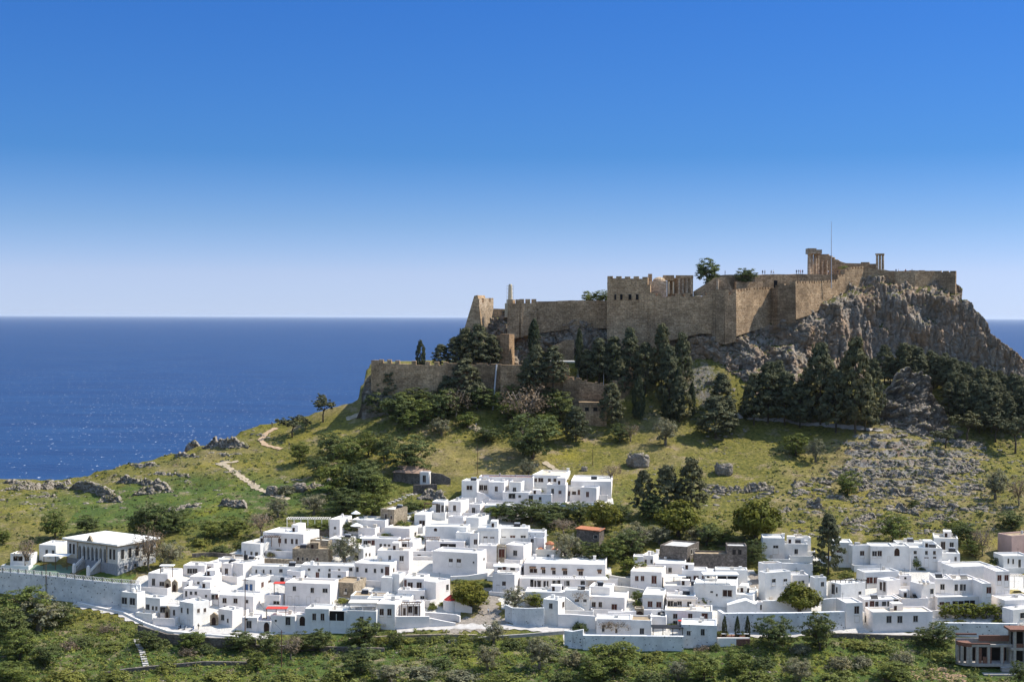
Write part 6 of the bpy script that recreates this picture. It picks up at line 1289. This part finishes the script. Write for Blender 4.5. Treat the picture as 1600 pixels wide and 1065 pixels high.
# village trees
T('olive', 540, 880, 54, 46, 'silvery olive tree beside the brown stone houses'); T('ficus', 736, 952, 54, 44, 'dense round tree at the mouth of the cobbled lane'); T('ficus', 1249, 960, 62, 54, 'large clipped round tree in the white courtyard')
T('olive', 803, 955, 46, 40, 'dark olive tree behind the high drain wall'); T('citrus', 836, 950, 32, 26, 'small yellow green tree right of the olive behind the drain wall'); T('olive', 884, 878, 48, 52, 'grey olive tree beside the red domed church')
T('pine', 1294, 898, 52, 96, 'tall dark conifer rising between the pale right hand houses'); T('bare', 908, 950, 36, 32, 'bare wisteria tree in the courtyard with the outside stair'); T('bare', 966, 992, 40, 26, 'bare spreading vine tree on the long wall, left of two'); T('bare', 948, 990, 30, 24, 'bare vine tree on the long wall, next to the grilled window')
for x, lab in ((1477, 'leftmost'), (1492, 'second from left'), (1508, 'third from left'), (1524, 'fourth from left'), (1541, 'fifth from left'), (1556, 'rightmost')): T('citrus', x, 966, 24 + (x % 7), 26, f'{lab} of the six round orange trees above the retaining wall')
for a in (('dark', 930, 880, 40, 34), ('broad', 955, 878, 44, 40), ('dark', 985, 870, 50, 46), ('olive', 975, 860, 44, 36), ('citrus', 985, 898, 40, 30), ('dark', 905, 872, 36, 30), ('ficus', 942, 830, 52, 50), ('ficus', 1060, 840, 64, 62), ('ficus', 1181, 850, 72, 74), ('olive', 1000, 855, 60, 40), ('olive', 1030, 850, 40, 32), ('dark', 1105, 852, 50, 36), ('broad', 1130, 850, 36, 28), ('olive', 1085, 850, 44, 30), ('dark', 870, 812, 50, 30), ('dark', 800, 815, 46, 32), ('dark', 830, 815, 56, 36), ('broad', 775, 812, 40, 26), ('dark', 860, 825, 40, 30), ('bare', 880, 835, 44, 26), ('dark', 905, 815, 44, 34),
          ('pine', 1005, 806, 44, 72), ('pine', 1042, 806, 56, 80), ('pine', 1080, 806, 58, 92), ('dark', 1022, 812, 44, 40), ('dark', 968, 816, 36, 32), ('dark', 1180, 880, 34, 40), ('dark', 1190, 895, 24, 28), ('broad', 1248, 908, 26, 18), ('broad', 1395, 848, 56, 50), ('dark', 1510, 850, 44, 36), ('broad', 1490, 836, 34, 28), ('bare', 1535, 868, 36, 46), ('broad', 1520, 868, 36, 26), ('dark', 1580, 826, 44, 30), ('bush', 1545, 890, 40, 20), ('bush', 1512, 884, 24, 14), ('dbush', 1560, 880, 30, 24), ('broad', 1432, 890, 14, 20), ('dbush', 1440, 890, 12, 9), ('bush', 925, 798, 30, 16)): T(*a)
T('vine', 514, 948, 11, 26, 'dark climbing plant on the right corner of the brown door house'); T('bbush', 591, 985, 10, 28, 'withered climber on the front house with two tall windows'); T('vine', 1030, 925, 11, 16, 'dark bush on the corner by the shop terrace'); T('broad', 995, 942, 20, 22, 'green tree in the little courtyard above the stone arch'); T('citrus', 996, 948, 18, 12, 'bright bush under the tree above the stone arch'); T('bush', 676, 952, 14, 24, 'spiky agave plant by the tall bright house'); T('dbush', 1262, 888, 46, 14, 'hedge along the pale garden wall with the arch')
for k, (x, lab) in enumerate(((1132, 'left'), (1152, 'middle'), (1168, 'right'))): T('cypress', x, 1000, 8, 38, f'slim palm like plant against the courtyard wall, {lab} of three')
# castle top
T('dark', 1105, 448, 42, 46, 'round tree standing against the sky behind the broken curtain wall', 515); T('dark', 1165, 443, 34, 26, 'round bush on the terrace right of the skyline tree', 517); T('broad', 920, 476, 28, 22, 'left one of two bushes peeking over the plain upper wall', 518); T('broad', 940, 476, 30, 24, 'right one of two bushes peeking over the plain upper wall', 518); T('bush', 1320, 420, 20, 10, 'green bush growing on the stepped temple wall', 546)
# planting between the houses
for a in (('bush', 425, 868, 16, 12), ('bbush', 330, 917, 14, 10), ('bush', 560, 846, 20, 10), ('citrus', 605, 842, 24, 10), ('bush', 655, 842, 16, 12), ('bush', 706, 822, 14, 8), ('dbush', 748, 806, 16, 10), ('bush', 815, 772, 26, 12), ('bush', 842, 770, 24, 14), ('dbush', 875, 784, 14, 8), ('citrus', 1098, 944, 22, 12), ('bush', 1062, 944, 16, 10), ('bush', 1050, 978, 20, 9), ('citrus', 1072, 984, 22, 10), ('bush', 1110, 980, 16, 10), ('bbush', 1178, 930, 14, 16), ('dbush', 1205, 880, 18, 14), ('bush', 1218, 884, 14, 10), ('bush', 1345, 906, 22, 12), ('bush', 1322, 900, 24, 12), ('bush', 465, 950, 12, 8), ('bush', 536, 940, 22, 12), ('citrus', 580, 938, 16, 8), ('bush', 692, 945, 14, 10), ('bush', 720, 908, 30, 8), ('bush', 748, 912, 24, 8), ('dbush', 760, 916, 14, 10), ('bush', 478, 834, 20, 10), ('bush', 505, 833, 18, 8), ('bush', 436, 862, 18, 10), ('bbush', 424, 870, 12, 14), ('dbush', 610, 860, 12, 12), ('bush', 1130, 992, 22, 14), ('dbush', 1160, 994, 20, 16), ('bush', 1500, 972, 20, 8), ('bush', 1480, 974, 16, 8), ('bush', 1565, 972, 30, 10), ('dbush', 950, 905, 22, 16), ('bush', 968, 900, 20, 14)): T(*a)
for x in range(556, 748, 21): T('dbush' if x % 2 else 'bush', x, 1003 - (x - 556) * .02, 26, 13 + x % 5)
# lower slope
for a in (('olive', 772, 1006, 40, 40), ('olive', 762, 1046, 44, 44), ('olive', 842, 1046, 54, 56), ('obush', 900, 1040, 44, 46), ('broad', 960, 1050, 84, 52), ('broad', 930, 1064, 60, 40), ('dark', 1210, 1012, 60, 54), ('dark', 1280, 1016, 56, 62), ('obush', 1250, 1020, 34, 28), ('obush', 1312, 1042, 44, 34), ('obush', 1346, 1040, 38, 30), ('obush', 1410, 1036, 40, 34), ('dark', 1445, 1010, 36, 32), ('dark', 1470, 1008, 44, 40), ('broad', 1400, 1066, 70, 34), ('olive', 1250, 1066, 50, 40), ('broad', 1100, 1064, 60, 46), ('broad', 1150, 1052, 50, 40), ('olive', 1060, 1062, 44, 34),
          ('dark', 570, 1010, 56, 46), ('dark', 620, 1010, 30, 26), ('dark', 565, 1050, 60, 46), ('bush', 530, 1060, 50, 34), ('dark', 500, 1018, 40, 38), ('dark', 470, 1018, 36, 34), ('bare', 455, 1030, 40, 40), ('dark', 420, 1020, 40, 36), ('dark', 375, 1018, 50, 34), ('broad', 400, 1046, 36, 30), ('broad', 300, 1014, 46, 30), ('dbush', 320, 1018, 36, 26), ('dark', 230, 1012, 36, 30), ('bbush', 295, 1024, 34, 24), ('obush', 660, 1056, 60, 30), ('obush', 720, 1062, 56, 30), ('olive', 610, 1066, 60, 30), ('dbush', 690, 1040, 40, 26), ('bush', 650, 1020, 40, 20), ('bush', 720, 1018, 40, 18), ('dbush', 800, 1010, 36, 24), ('dbush', 860, 1030, 40, 30), ('bush', 830, 1010, 34, 18),
          ('broad', 40, 975, 90, 62), ('olive', 60, 985, 80, 56), ('dark', 95, 974, 50, 34), ('dark', 15, 1000, 60, 50), ('broad', 30, 1030, 60, 50), ('dark', 70, 1040, 50, 40), ('bbush', 110, 1012, 40, 24), ('dbush', 130, 1005, 50, 22), ('bush', 175, 1014, 40, 22), ('bush', 100, 1062, 60, 34), ('broad', 20, 1066, 60, 36), ('bbush', 170, 985, 34, 18), ('bush', 260, 1046, 34, 22), ('bush', 180, 1060, 50, 26), ('bush', 340, 1062, 50, 28), ('bush', 450, 1064, 50, 26), ('dbush', 250, 1010, 34, 28), ('bush', 1020, 1030, 44, 24), ('bush', 1080, 1034, 40, 22), ('dbush', 1190, 1040, 44, 26), ('bush', 1370, 1014, 40, 20), ('bush', 1340, 1010, 36, 18), ('dbush', 1240, 1046, 36, 22), ('bush', 1310, 1064, 60, 30), ('bush', 1470, 1030, 44, 22), ('bush', 1180, 1064, 50, 30), ('dark', 1592, 1070, 30, 40), ('bush', 795, 1066, 60, 30), ('dbush', 880, 1066, 44, 30), ('dbush', 1015, 1064, 44, 30), ('bush', 690, 992, 20, 10), ('bush', 660, 992, 18, 10), ('dbush', 1120, 1000, 18, 24), ('dbush', 1186, 984, 24, 26), ('bush', 1262, 985, 14, 12), ('dbush', 905, 985, 24, 26), ('bbush', 1098, 1014, 30, 14), ('dbush', 1118, 1014, 20, 20)): T(*a)
def words_for(kind, px, py, h):
    d = [(abs(px - a) + 1.4 * abs(py - b), a, b, s) for a, b, s in LM]; _, a, b, s = min(d); dx, dy = px - a, py - b
    rel = ('right of' if dx > 0 else 'left of') if abs(dx) > 1.3 * abs(dy) else ('below' if dy > 0 else 'above')
    sz = 'tiny' if h < 16 else 'small' if h < 27 else 'mid sized' if h < 42 else 'large' if h < 62 else 'tall'
    return f'{sz} {KN[kind][2]} {rel} {s}'
from collections import defaultdict
dup = defaultdict(list)
for i, p in enumerate(PL):
    if p[5] is None: dup[words_for(p[0], p[1], p[2] - p[4] / 2, p[4])].append(i)
LAB = {}
ORD = ['leftmost', 'second from left', 'third from left', 'fourth from left', 'fifth from left', 'sixth from left', 'seventh from left', 'eighth from left']
for s, ids in dup.items():
    ids.sort(key=lambda i: PL[i][1])
    for k, i in enumerate(ids): LAB[i] = s if len(ids) == 1 else (f'{s}, ' + ('left one' if k == 0 else 'right one') if len(ids) == 2 else f'{s}, ' + ('rightmost' if k == len(ids) - 1 else ORD[k]))
cnt = defaultdict(int)
for i, (kind, px, gy, w, h, lab, D, grp) in enumerate(PL):
    g = ground(px, gy) if D is None else Vector((P(px, gy, D).x, D, max(hz(P(px, gy, D).x, D), P(px, gy, D).z) if D < 495.5 or D > 497.5 else hz(P(px, gy, D).x, D)))
    v = PROTO[kind]; cm, tm = v[cnt[kind] % len(v)]; cnt[kind] += 1; s = g.y / F; nm, cat, _ = KN[kind]
    rr = random.Random(i * 7 + 3); e = empty(nm, g, rr.uniform(0, 6.28), lab or LAB[i], cat, grp)
    wx = w * s * (1.18 if kind in ('pine', 'cypress') else 1.05); e.scale = (wx, wx, h * s)
    obj('crown', cm, e); obj('trunk', tm, e)
# ------------------------------------------------------------------ low scrub and stones nobody could count
def scatter(regions, seed, clump=0.0):
    g = np.random.default_rng(seed); out = []
    for poly, n, a, b in regions:
        xs = [p[0] for p in poly]; ys = [p[1] for p in poly]; c = 0
        while c < n:
            x = g.uniform(min(xs), max(xs)); y = g.uniform(min(ys), max(ys)); k = False
            for (xa, ya), (xb, yb) in zip(poly, poly[1:] + poly[:1]):
                if (ya > y) != (yb > y) and x < (xb - xa) * (y - ya) / (yb - ya) + xa: k = not k
            c += 1
            if k:
                q = ground(x, y)
                if clump and float(fbm(np.array([[q.x / 7, q.y / 3.2, 0.5]]), 3)[0]) < clump - (.25 if 1330 < x < 1530 and 670 < y < 830 else 0): continue
                out.append((q.x, q.y, q.z, (a + (b - a) * 1.35 * g.random() ** 1.9)))
    return np.array(out)
LOW = [(0, 950), (130, 950), (205, 975), (260, 996), (340, 1002), (440, 1000), (545, 992), (650, 984), (760, 992), (880, 1000), (890, 1018), (1060, 1022), (1130, 1014), (1180, 1000), (1300, 994), (1470, 1000), (1500, 1040), (1600, 1070), (0, 1070)]
def lowscrub(name, mat, regions, seed, per, leaf, flat=.8):
    g = np.random.default_rng(seed + 1); B = scatter(regions, seed); n = len(B); k = per
    q = g.normal(size=(n, k, 3)); q /= np.linalg.norm(q, axis=2, keepdims=True); q[..., 2] = np.abs(q[..., 2]) * flat; r = g.random((n, k, 1)) ** .5
    C = B[:, None, :3] + q * r * B[:, None, 3:4]; N = q + np.array([0, 0, .5]) + g.normal(size=q.shape) * .4; S_ = leaf * (.6 + .8 * g.random((n, k)))
    v, f = quads(C.reshape(-1, 3), N.reshape(-1, 3), S_.ravel(), 1.5, g); me = mesh(name, v, f, M[mat]); b = np.clip(g.random((n, 1)) * .8 + .2 * g.random((n, k)), 0, 1)
    colattr(me, np.repeat(np.stack([b.ravel(), np.repeat(g.random(n) ** 2, k), b.ravel() * 0], 1), 4, 0)); tag(obj(name, me), kind='stuff')
lowscrub('undergrowth', 'leaf_bush', [(LOW, 3600, .35, 1.3), ([(280, 800), (500, 800), (520, 845), (400, 850), (280, 880)], 350, .4, 1.1), ([(800, 795), (1190, 800), (1190, 870), (960, 890), (860, 850)], 500, .5, 1.3), ([(560, 640), (900, 640), (900, 690), (560, 690)], 420, .4, 1.1), ([(480, 730), (720, 770), (700, 800), (480, 840)], 300, .4, 1.1), ([(1240, 880), (1340, 880), (1340, 905), (1250, 905)], 60, .4, .8)], 11, 26, .30)
lowscrub('dark_undergrowth', 'leaf_dark', [(LOW, 1500, .4, 1.4), ([(900, 570), (1180, 560), (1370, 600), (1370, 660), (900, 660)], 350, .4, 1.1), ([(800, 795), (1190, 800), (1190, 870), (960, 890), (860, 850)], 420, .5, 1.4), ([(1380, 600), (1600, 600), (1600, 700), (1500, 700)], 200, .5, 1.2), ([(20, 690), (600, 680), (600, 860), (0, 880)], 900, .25, .9), ([(1200, 690), (1600, 690), (1600, 840), (1200, 830)], 900, .25, .9)], 13, 24, .30)
lowscrub('dry_grass', 'leaf_bare', [(LOW, 1700, .3, .9), ([(1240, 690), (1560, 690), (1600, 840), (1240, 840)], 900, .3, .8), ([(0, 760), (250, 720), (420, 670), (560, 660), (620, 760), (0, 850)], 500, .25, .7), ([(620, 660), (1600, 680), (1600, 840), (960, 800), (960, 730), (620, 740)], 900, .25, .7)], 17, 14, .22, .5)
lowscrub('meadow_tufts', 'leaf_citrus', [([(0, 760), (250, 720), (420, 670), (560, 660), (620, 760), (0, 850)], 900, .2, .6), ([(620, 660), (1600, 680), (1600, 840), (960, 800), (960, 730), (620, 740)], 1500, .2, .6)], 19, 12, .2, .5)
def stones(name, mat, regions, seed):
    B = scatter(regions, seed, .12); g = np.random.default_rng(seed + 1); n = len(B); B[:, 2] -= B[:, 3] * .3
    bm = bmesh.new(); bmesh.ops.create_icosphere(bm, subdivisions=1, radius=1); V0 = np.array([v.co[:] for v in bm.verts]); F0 = np.array([[v.index for v in f.verts] for f in bm.faces]); bm.free()
    V = V0[None] * (1 + g.uniform(-.32, .32, size=(n, len(V0), 1))); V = np.sign(V) * np.abs(V) ** .75; V = V * (B[:, 3] * 1.0)[:, None, None] * np.stack([g.uniform(.8, 1.7, n), g.uniform(.7, 1.2, n), g.uniform(.5, .9, n)], 1)[:, None]
    V = V + B[:, None, :3]; Fq = (F0[None] + (np.arange(n) * len(V0))[:, None, None]).reshape(-1, 3)
    tag(obj(name, mesh(name, V.reshape(-1, 3), Fq, M[mat])), kind='stuff')
stones('scattered_rocks', 'rockgrey', [([(1360, 670), (1540, 680), (1560, 830), (1240, 840), (1230, 760), (1320, 720)], 4200, .2, .9), ([(0, 750), (110, 752), (250, 722), (330, 695), (400, 670), (450, 690), (330, 790), (0, 800)], 1300, .15, .7), ([(620, 690), (1240, 690), (1240, 790), (960, 790), (940, 740), (620, 740)], 420, .15, .45),
    ([(1000, 600), (1160, 590), (1170, 680), (1000, 690)], 160, .3, .9), ([(1370, 590), (1420, 590), (1500, 660), (1500, 695), (1370, 690)], 420, .4, 1.7), ([(1090, 755), (1220, 760), (1210, 785), (1100, 790)], 110, .4, 1.1), ([(440, 745), (520, 745), (520, 775), (440, 770)], 60, .4, 1.2), (LOW, 160, .2, .6), ([(655, 762), (700, 762), (700, 785), (655, 785)], 60, .5, 1.2), ([(1560, 680), (1600, 680), (1600, 760), (1560, 760)], 50, .4, 1.0)], 23)
stones('earth_rubble', 'rubble', [([(1425, 1046), (1495, 1040), (1515, 1066), (1420, 1066)], 500, .15, .5)], 29) if plain('rubble', (0.33, 0.215, 0.13), .35, 2) else None
def boulder(label, px, gy, w, h, mat='rockgrey', seed=1):
    g = ground(px, gy); s = g.y / F; e = bmesh.new(); bmesh.ops.create_icosphere(e, subdivisions=4, radius=1); V = np.array([v.co[:] for v in e.verts]); Fq = np.array([[v.index for v in f.verts] for f in e.faces]); e.free()
    d1, d2, c = cells(V * 2.3 + seed * 3.3); V = V * (1 + .30 * (c - .5) - .22 * np.clip(1 - (d2 - d1) * 5, 0, 1) + .18 * fbm(V * 2 + seed, 3))[:, None]; V = np.sign(V) * np.abs(V) ** .55
    V = V * np.array([w * s / 2, w * s / 2.4, h * s * .62]); V[:, 2] += h * s * .38; o = obj('boulder', mesh('boulder', V, Fq, M[mat])); o.location = g; tag(o, label, 'boulder')
boulder('big grey boulder alone in the middle of the meadow', 997, 727, 34, 20, seed=2); boulder('second grey boulder on the meadow, right of the first', 1131, 740, 26, 18, seed=3); boulder('small dark boulder left of the big meadow boulder', 913, 735, 10, 7, seed=4)
boulder('grey rock beside the footpath on the left hillside', 425, 772, 18, 14, seed=5); boulder('pale rock right of the bush by the footpath', 468, 766, 20, 12, seed=6)
# ------------------------------------------------------------------ visitors, a car and scooters
def person_mesh(pose, shirt, legs, hair):
    """one continuous skinned body, 1.72 m tall"""
    st = .24 if pose == 'walk' else .07; aw = .22 if pose == 'walk' else .05
    J = {'pel': (0, 0, .93, .15), 'wst': (0, 0, 1.1, .13), 'chs': (0, .01, 1.32, .165), 'nck': (0, 0, 1.47, .06), 'hd0': (0, -.02, 1.56, .085), 'hd1': (0, -.01, 1.66, .095), 'top': (0, 0, 1.70, .06)}
    E = [('pel', 'wst'), ('wst', 'chs'), ('chs', 'nck'), ('nck', 'hd0'), ('hd0', 'hd1'), ('hd1', 'top')]
    for s, n in ((-1, 'l'), (1, 'r')):
        J[n + 'hip'] = (.09 * s, 0, .88, .1); J[n + 'kne'] = (.10 * s, -st * s * .6 - .02, .5, .065); J[n + 'ank'] = (.10 * s, -st * s + .02, .09, .045); J[n + 'toe'] = (.11 * s, -st * s - .14, .04, .04)
        J[n + 'sho'] = (.19 * s, .01, 1.40, .065); J[n + 'elb'] = (.25 * s, aw * s + .02, 1.13, .048); J[n + 'wri'] = (.24 * s, aw * s * 1.3 - .1, .91, .034); J[n + 'han'] = (.23 * s, aw * s * 1.3 - .14, .82, .04)
        E += [('pel', n + 'hip'), (n + 'hip', n + 'kne'), (n + 'kne', n + 'ank'), (n + 'ank', n + 'toe'), ('chs', n + 'sho'), (n + 'sho', n + 'elb'), (n + 'elb', n + 'wri'), (n + 'wri', n + 'han')]
    ks = list(J); me = bpy.data.meshes.new('person'); me.from_pydata([J[k][:3] for k in ks], [(ks.index(a), ks.index(b)) for a, b in E], []); o = bpy.data.objects.new('person', me); COL.objects.link(o)
    md = o.modifiers.new('skin', 'SKIN'); sk = me.skin_vertices[0].data
    for i, k in enumerate(ks): sk[i].radius = (J[k][3], J[k][3]); sk[i].use_root = (k == 'pel')
    o.modifiers.new('sub', 'SUBSURF').levels = 1
    dg = bpy.context.evaluated_depsgraph_get(); r = bpy.data.meshes.new_from_object(o.evaluated_get(dg)); bpy.data.objects.remove(o)
    for m in (M['skin'], shirt, legs, hair): r.materials.append(m)
    for p in r.polygons:
        c = p.center; p.material_index = 3 if c.z > 1.62 or (c.z > 1.53 and c.y > .02) else 0 if c.z > 1.45 or (abs(c.x) > .2 and c.z < 1.2) else 1 if c.z > .95 else 2
    return r
plain('skin', (.42, .26, .18), .05); plain('hair', (.04, .028, .02), .1); plain('navy', (.03, .035, .06), .1); plain('jeans', (.06, .075, .12), .1); plain('shirtwhite', (.7, .7, .68), .05); plain('shirtred', (.35, .05, .04), .1); plain('khaki', (.3, .25, .17), .1)
PM = [person_mesh(p, M[a], M[b], M['hair']) for p, a, b in (('stand', 'navy', 'navy'), ('walk', 'shirtwhite', 'jeans'), ('stand', 'shirtred', 'khaki'), ('walk', 'navy', 'khaki'))]
DESC = ['person in dark clothes standing', 'person in white shirt walking', 'person in red shirt standing', 'person in dark shirt walking']
def person(px, k, where, D=None, z=None):
    if D is None: g = ground(*px)
    else: p = P(px[0], px[1], D); g = Vector((p.x, D, z if z is not None else p.z))
    o = obj('person', PM[k]); o.location = g; o.rotation_euler.z = (px[0] * 1.7) % 6.28; tag(o, DESC[k] + ' ' + where, 'person', 'visitors')
def tz(px, D): return float(np.interp(px, [1108, 1140, 1180, 1250, 1316], [P(1108, 430, 520).z, P(1140, 429, 520).z, P(1180, 429, 522).z, P(1250, 428, 531).z, P(1316, 429, 538).z]))
TOPS = [(1133, 0, 'alone on the brown terrace wall near the skyline tree'), (1191.5, 0, 'on the terrace wall, leftmost of group near the bush'), (1195, 1, 'on the terrace wall, second of group near the bush'), (1205, 3, 'on the terrace wall, third of group near the bush'), (1208.5, 1, 'on the terrace wall, last of group near the bush'),
        (1244.5, 0, 'on the terrace wall, leftmost of group left of the temple'), (1248, 3, 'on the terrace wall, second of group left of the temple'), (1251, 2, 'on the terrace wall, third of group left of the temple'), (1254, 0, 'on the terrace wall, nearest to the temple columns'),
        (1281, 0, 'in front of the temple columns'), (1294, 1, 'before the temple pillars, left of the mast'), (1303, 0, 'before the temple wall, right of the mast'), (1309, 3, 'before the temple wall, furthest right')]
for x, k, w in TOPS:
    D = float(np.interp(x, [1108, 1140, 1180, 1250, 1316], [520, 520, 522, 531, 538])) + 1.2; person((x, 429), k, w, D, tz(x, D))
for x, k, w in ((1400, 0, 'behind the low cliff parapet, leftmost'), (1404, 1, 'behind the low cliff parapet, second from left'), (1415, 2, 'behind the low cliff parapet, second from right'), (1425, 0, 'behind the low cliff parapet, rightmost')): person((x, 427), k, w, 540)
for p, k, w in (((361, 731), 0, 'at the upper bend of the winding footpath'), ((394, 757), 3, 'on the winding footpath, left of a pair'), ((397, 758), 0, 'on the winding footpath, right of a pair'), ((422, 662), 2, 'on the ridge above the earth path'), ((425, 667), 0, 'at the top of the earth path'), ((452, 699), 3, 'on the meadow below the two ridge pines'), ((744, 668), 1, 'on the pale stones below the lower wall'),
                ((1055, 650), 1, 'on the walk before the pale rock slab'), ((1107, 655), 0, 'on the left end of the pine walk'), ((310, 984), 3, 'on the lower road beside the scooters'), ((763, 960), 1, 'on the cobbled lane')): person(p, k, w)
def car():
    g = ground(1588, 930); e = empty('parked_car', g, R(8), 'small pale yellow car parked at the right edge of the village', 'car'); plain('carpaint', (.45, .36, .12), .05, rough=.3, spec=.5)
    m = MB(); m.prism([(-1.9, -.8, .3), (1.9, -.8, .3), (1.9, -.8, .75), (1.2, -.8, .85), (.7, -.8, 1.35), (-1.1, -.8, 1.4), (-1.75, -.8, .9), (-1.9, -.8, .8)], (0, 1.6, 0)); m.build('body', M['carpaint'], e)
    m = MB(); m.prism([(1.05, -.82, .88), (.66, -.82, 1.28), (-1.02, -.82, 1.32), (-1.45, -.82, .92)], (0, 1.64, 0)); m.build('window', M['glassdark'], e)
    for x in (-1.2, 1.2):
        for y in (-.85, .68): m = MB(); m.tube([(x, y, .32), (x, y + .18, .32)], .32, 12); m.build('wheel', M['black'], e)
car()
def scooter(px, gy, lab, mat):
    g = ground(px, gy); e = empty('scooter', g, R(75), lab, 'scooter'); m = MB(); m.prism([(-.6, -.12, .35), (.1, -.12, .3), (.45, -.12, .9), (.55, -.12, .9), (.3, -.12, .2), (-.5, -.12, .22)], (0, .24, 0)); m.build('body', M[mat], e)
    m = MB(); m.box((-.6, -.13, .66), (0, .13, .76)); m.build('saddle', M['black'], e)
    for x in (-.5, .6): m = MB(); m.tube([(x, -.05, .22), (x, .05, .22)], .22, 10); m.build('wheel', M['black'], e)
    m = MB(); m.tube([(.5, -.3, .98), (.5, .3, .98)], .03, 5); m.build('handlebar', M['black'], e)
scooter(281, 982, 'dark scooter parked left of the red door on the lower road', 'navy'); scooter(290, 983, 'grey scooter parked beside the red door on the lower road', 'pipe'); scooter(301, 984.5, 'blue scooter parked right of the red door on the lower road', 'blue')

# ------------------------------------------------------------------ sea air: a thin even haze
m = bpy.data.materials.new('haze'); m.use_nodes = True; nt = m.node_tree; nt.nodes.clear(); pv_ = nt.nodes.new('ShaderNodeVolumePrincipled'); ou = nt.nodes.new('ShaderNodeOutputMaterial')
pv_.inputs['Color'].default_value = (.80, .88, 1, 1); pv_.inputs['Density'].default_value = HAZE = 0.000011; pv_.inputs['Anisotropy'].default_value = .15; nt.links.new(pv_.outputs[0], ou.inputs['Volume'])
hb = MB(); hb.box((-91000, -1000, -13), (91000, 131000, 140)); tag(hb.build('haze', m), kind='stuff')
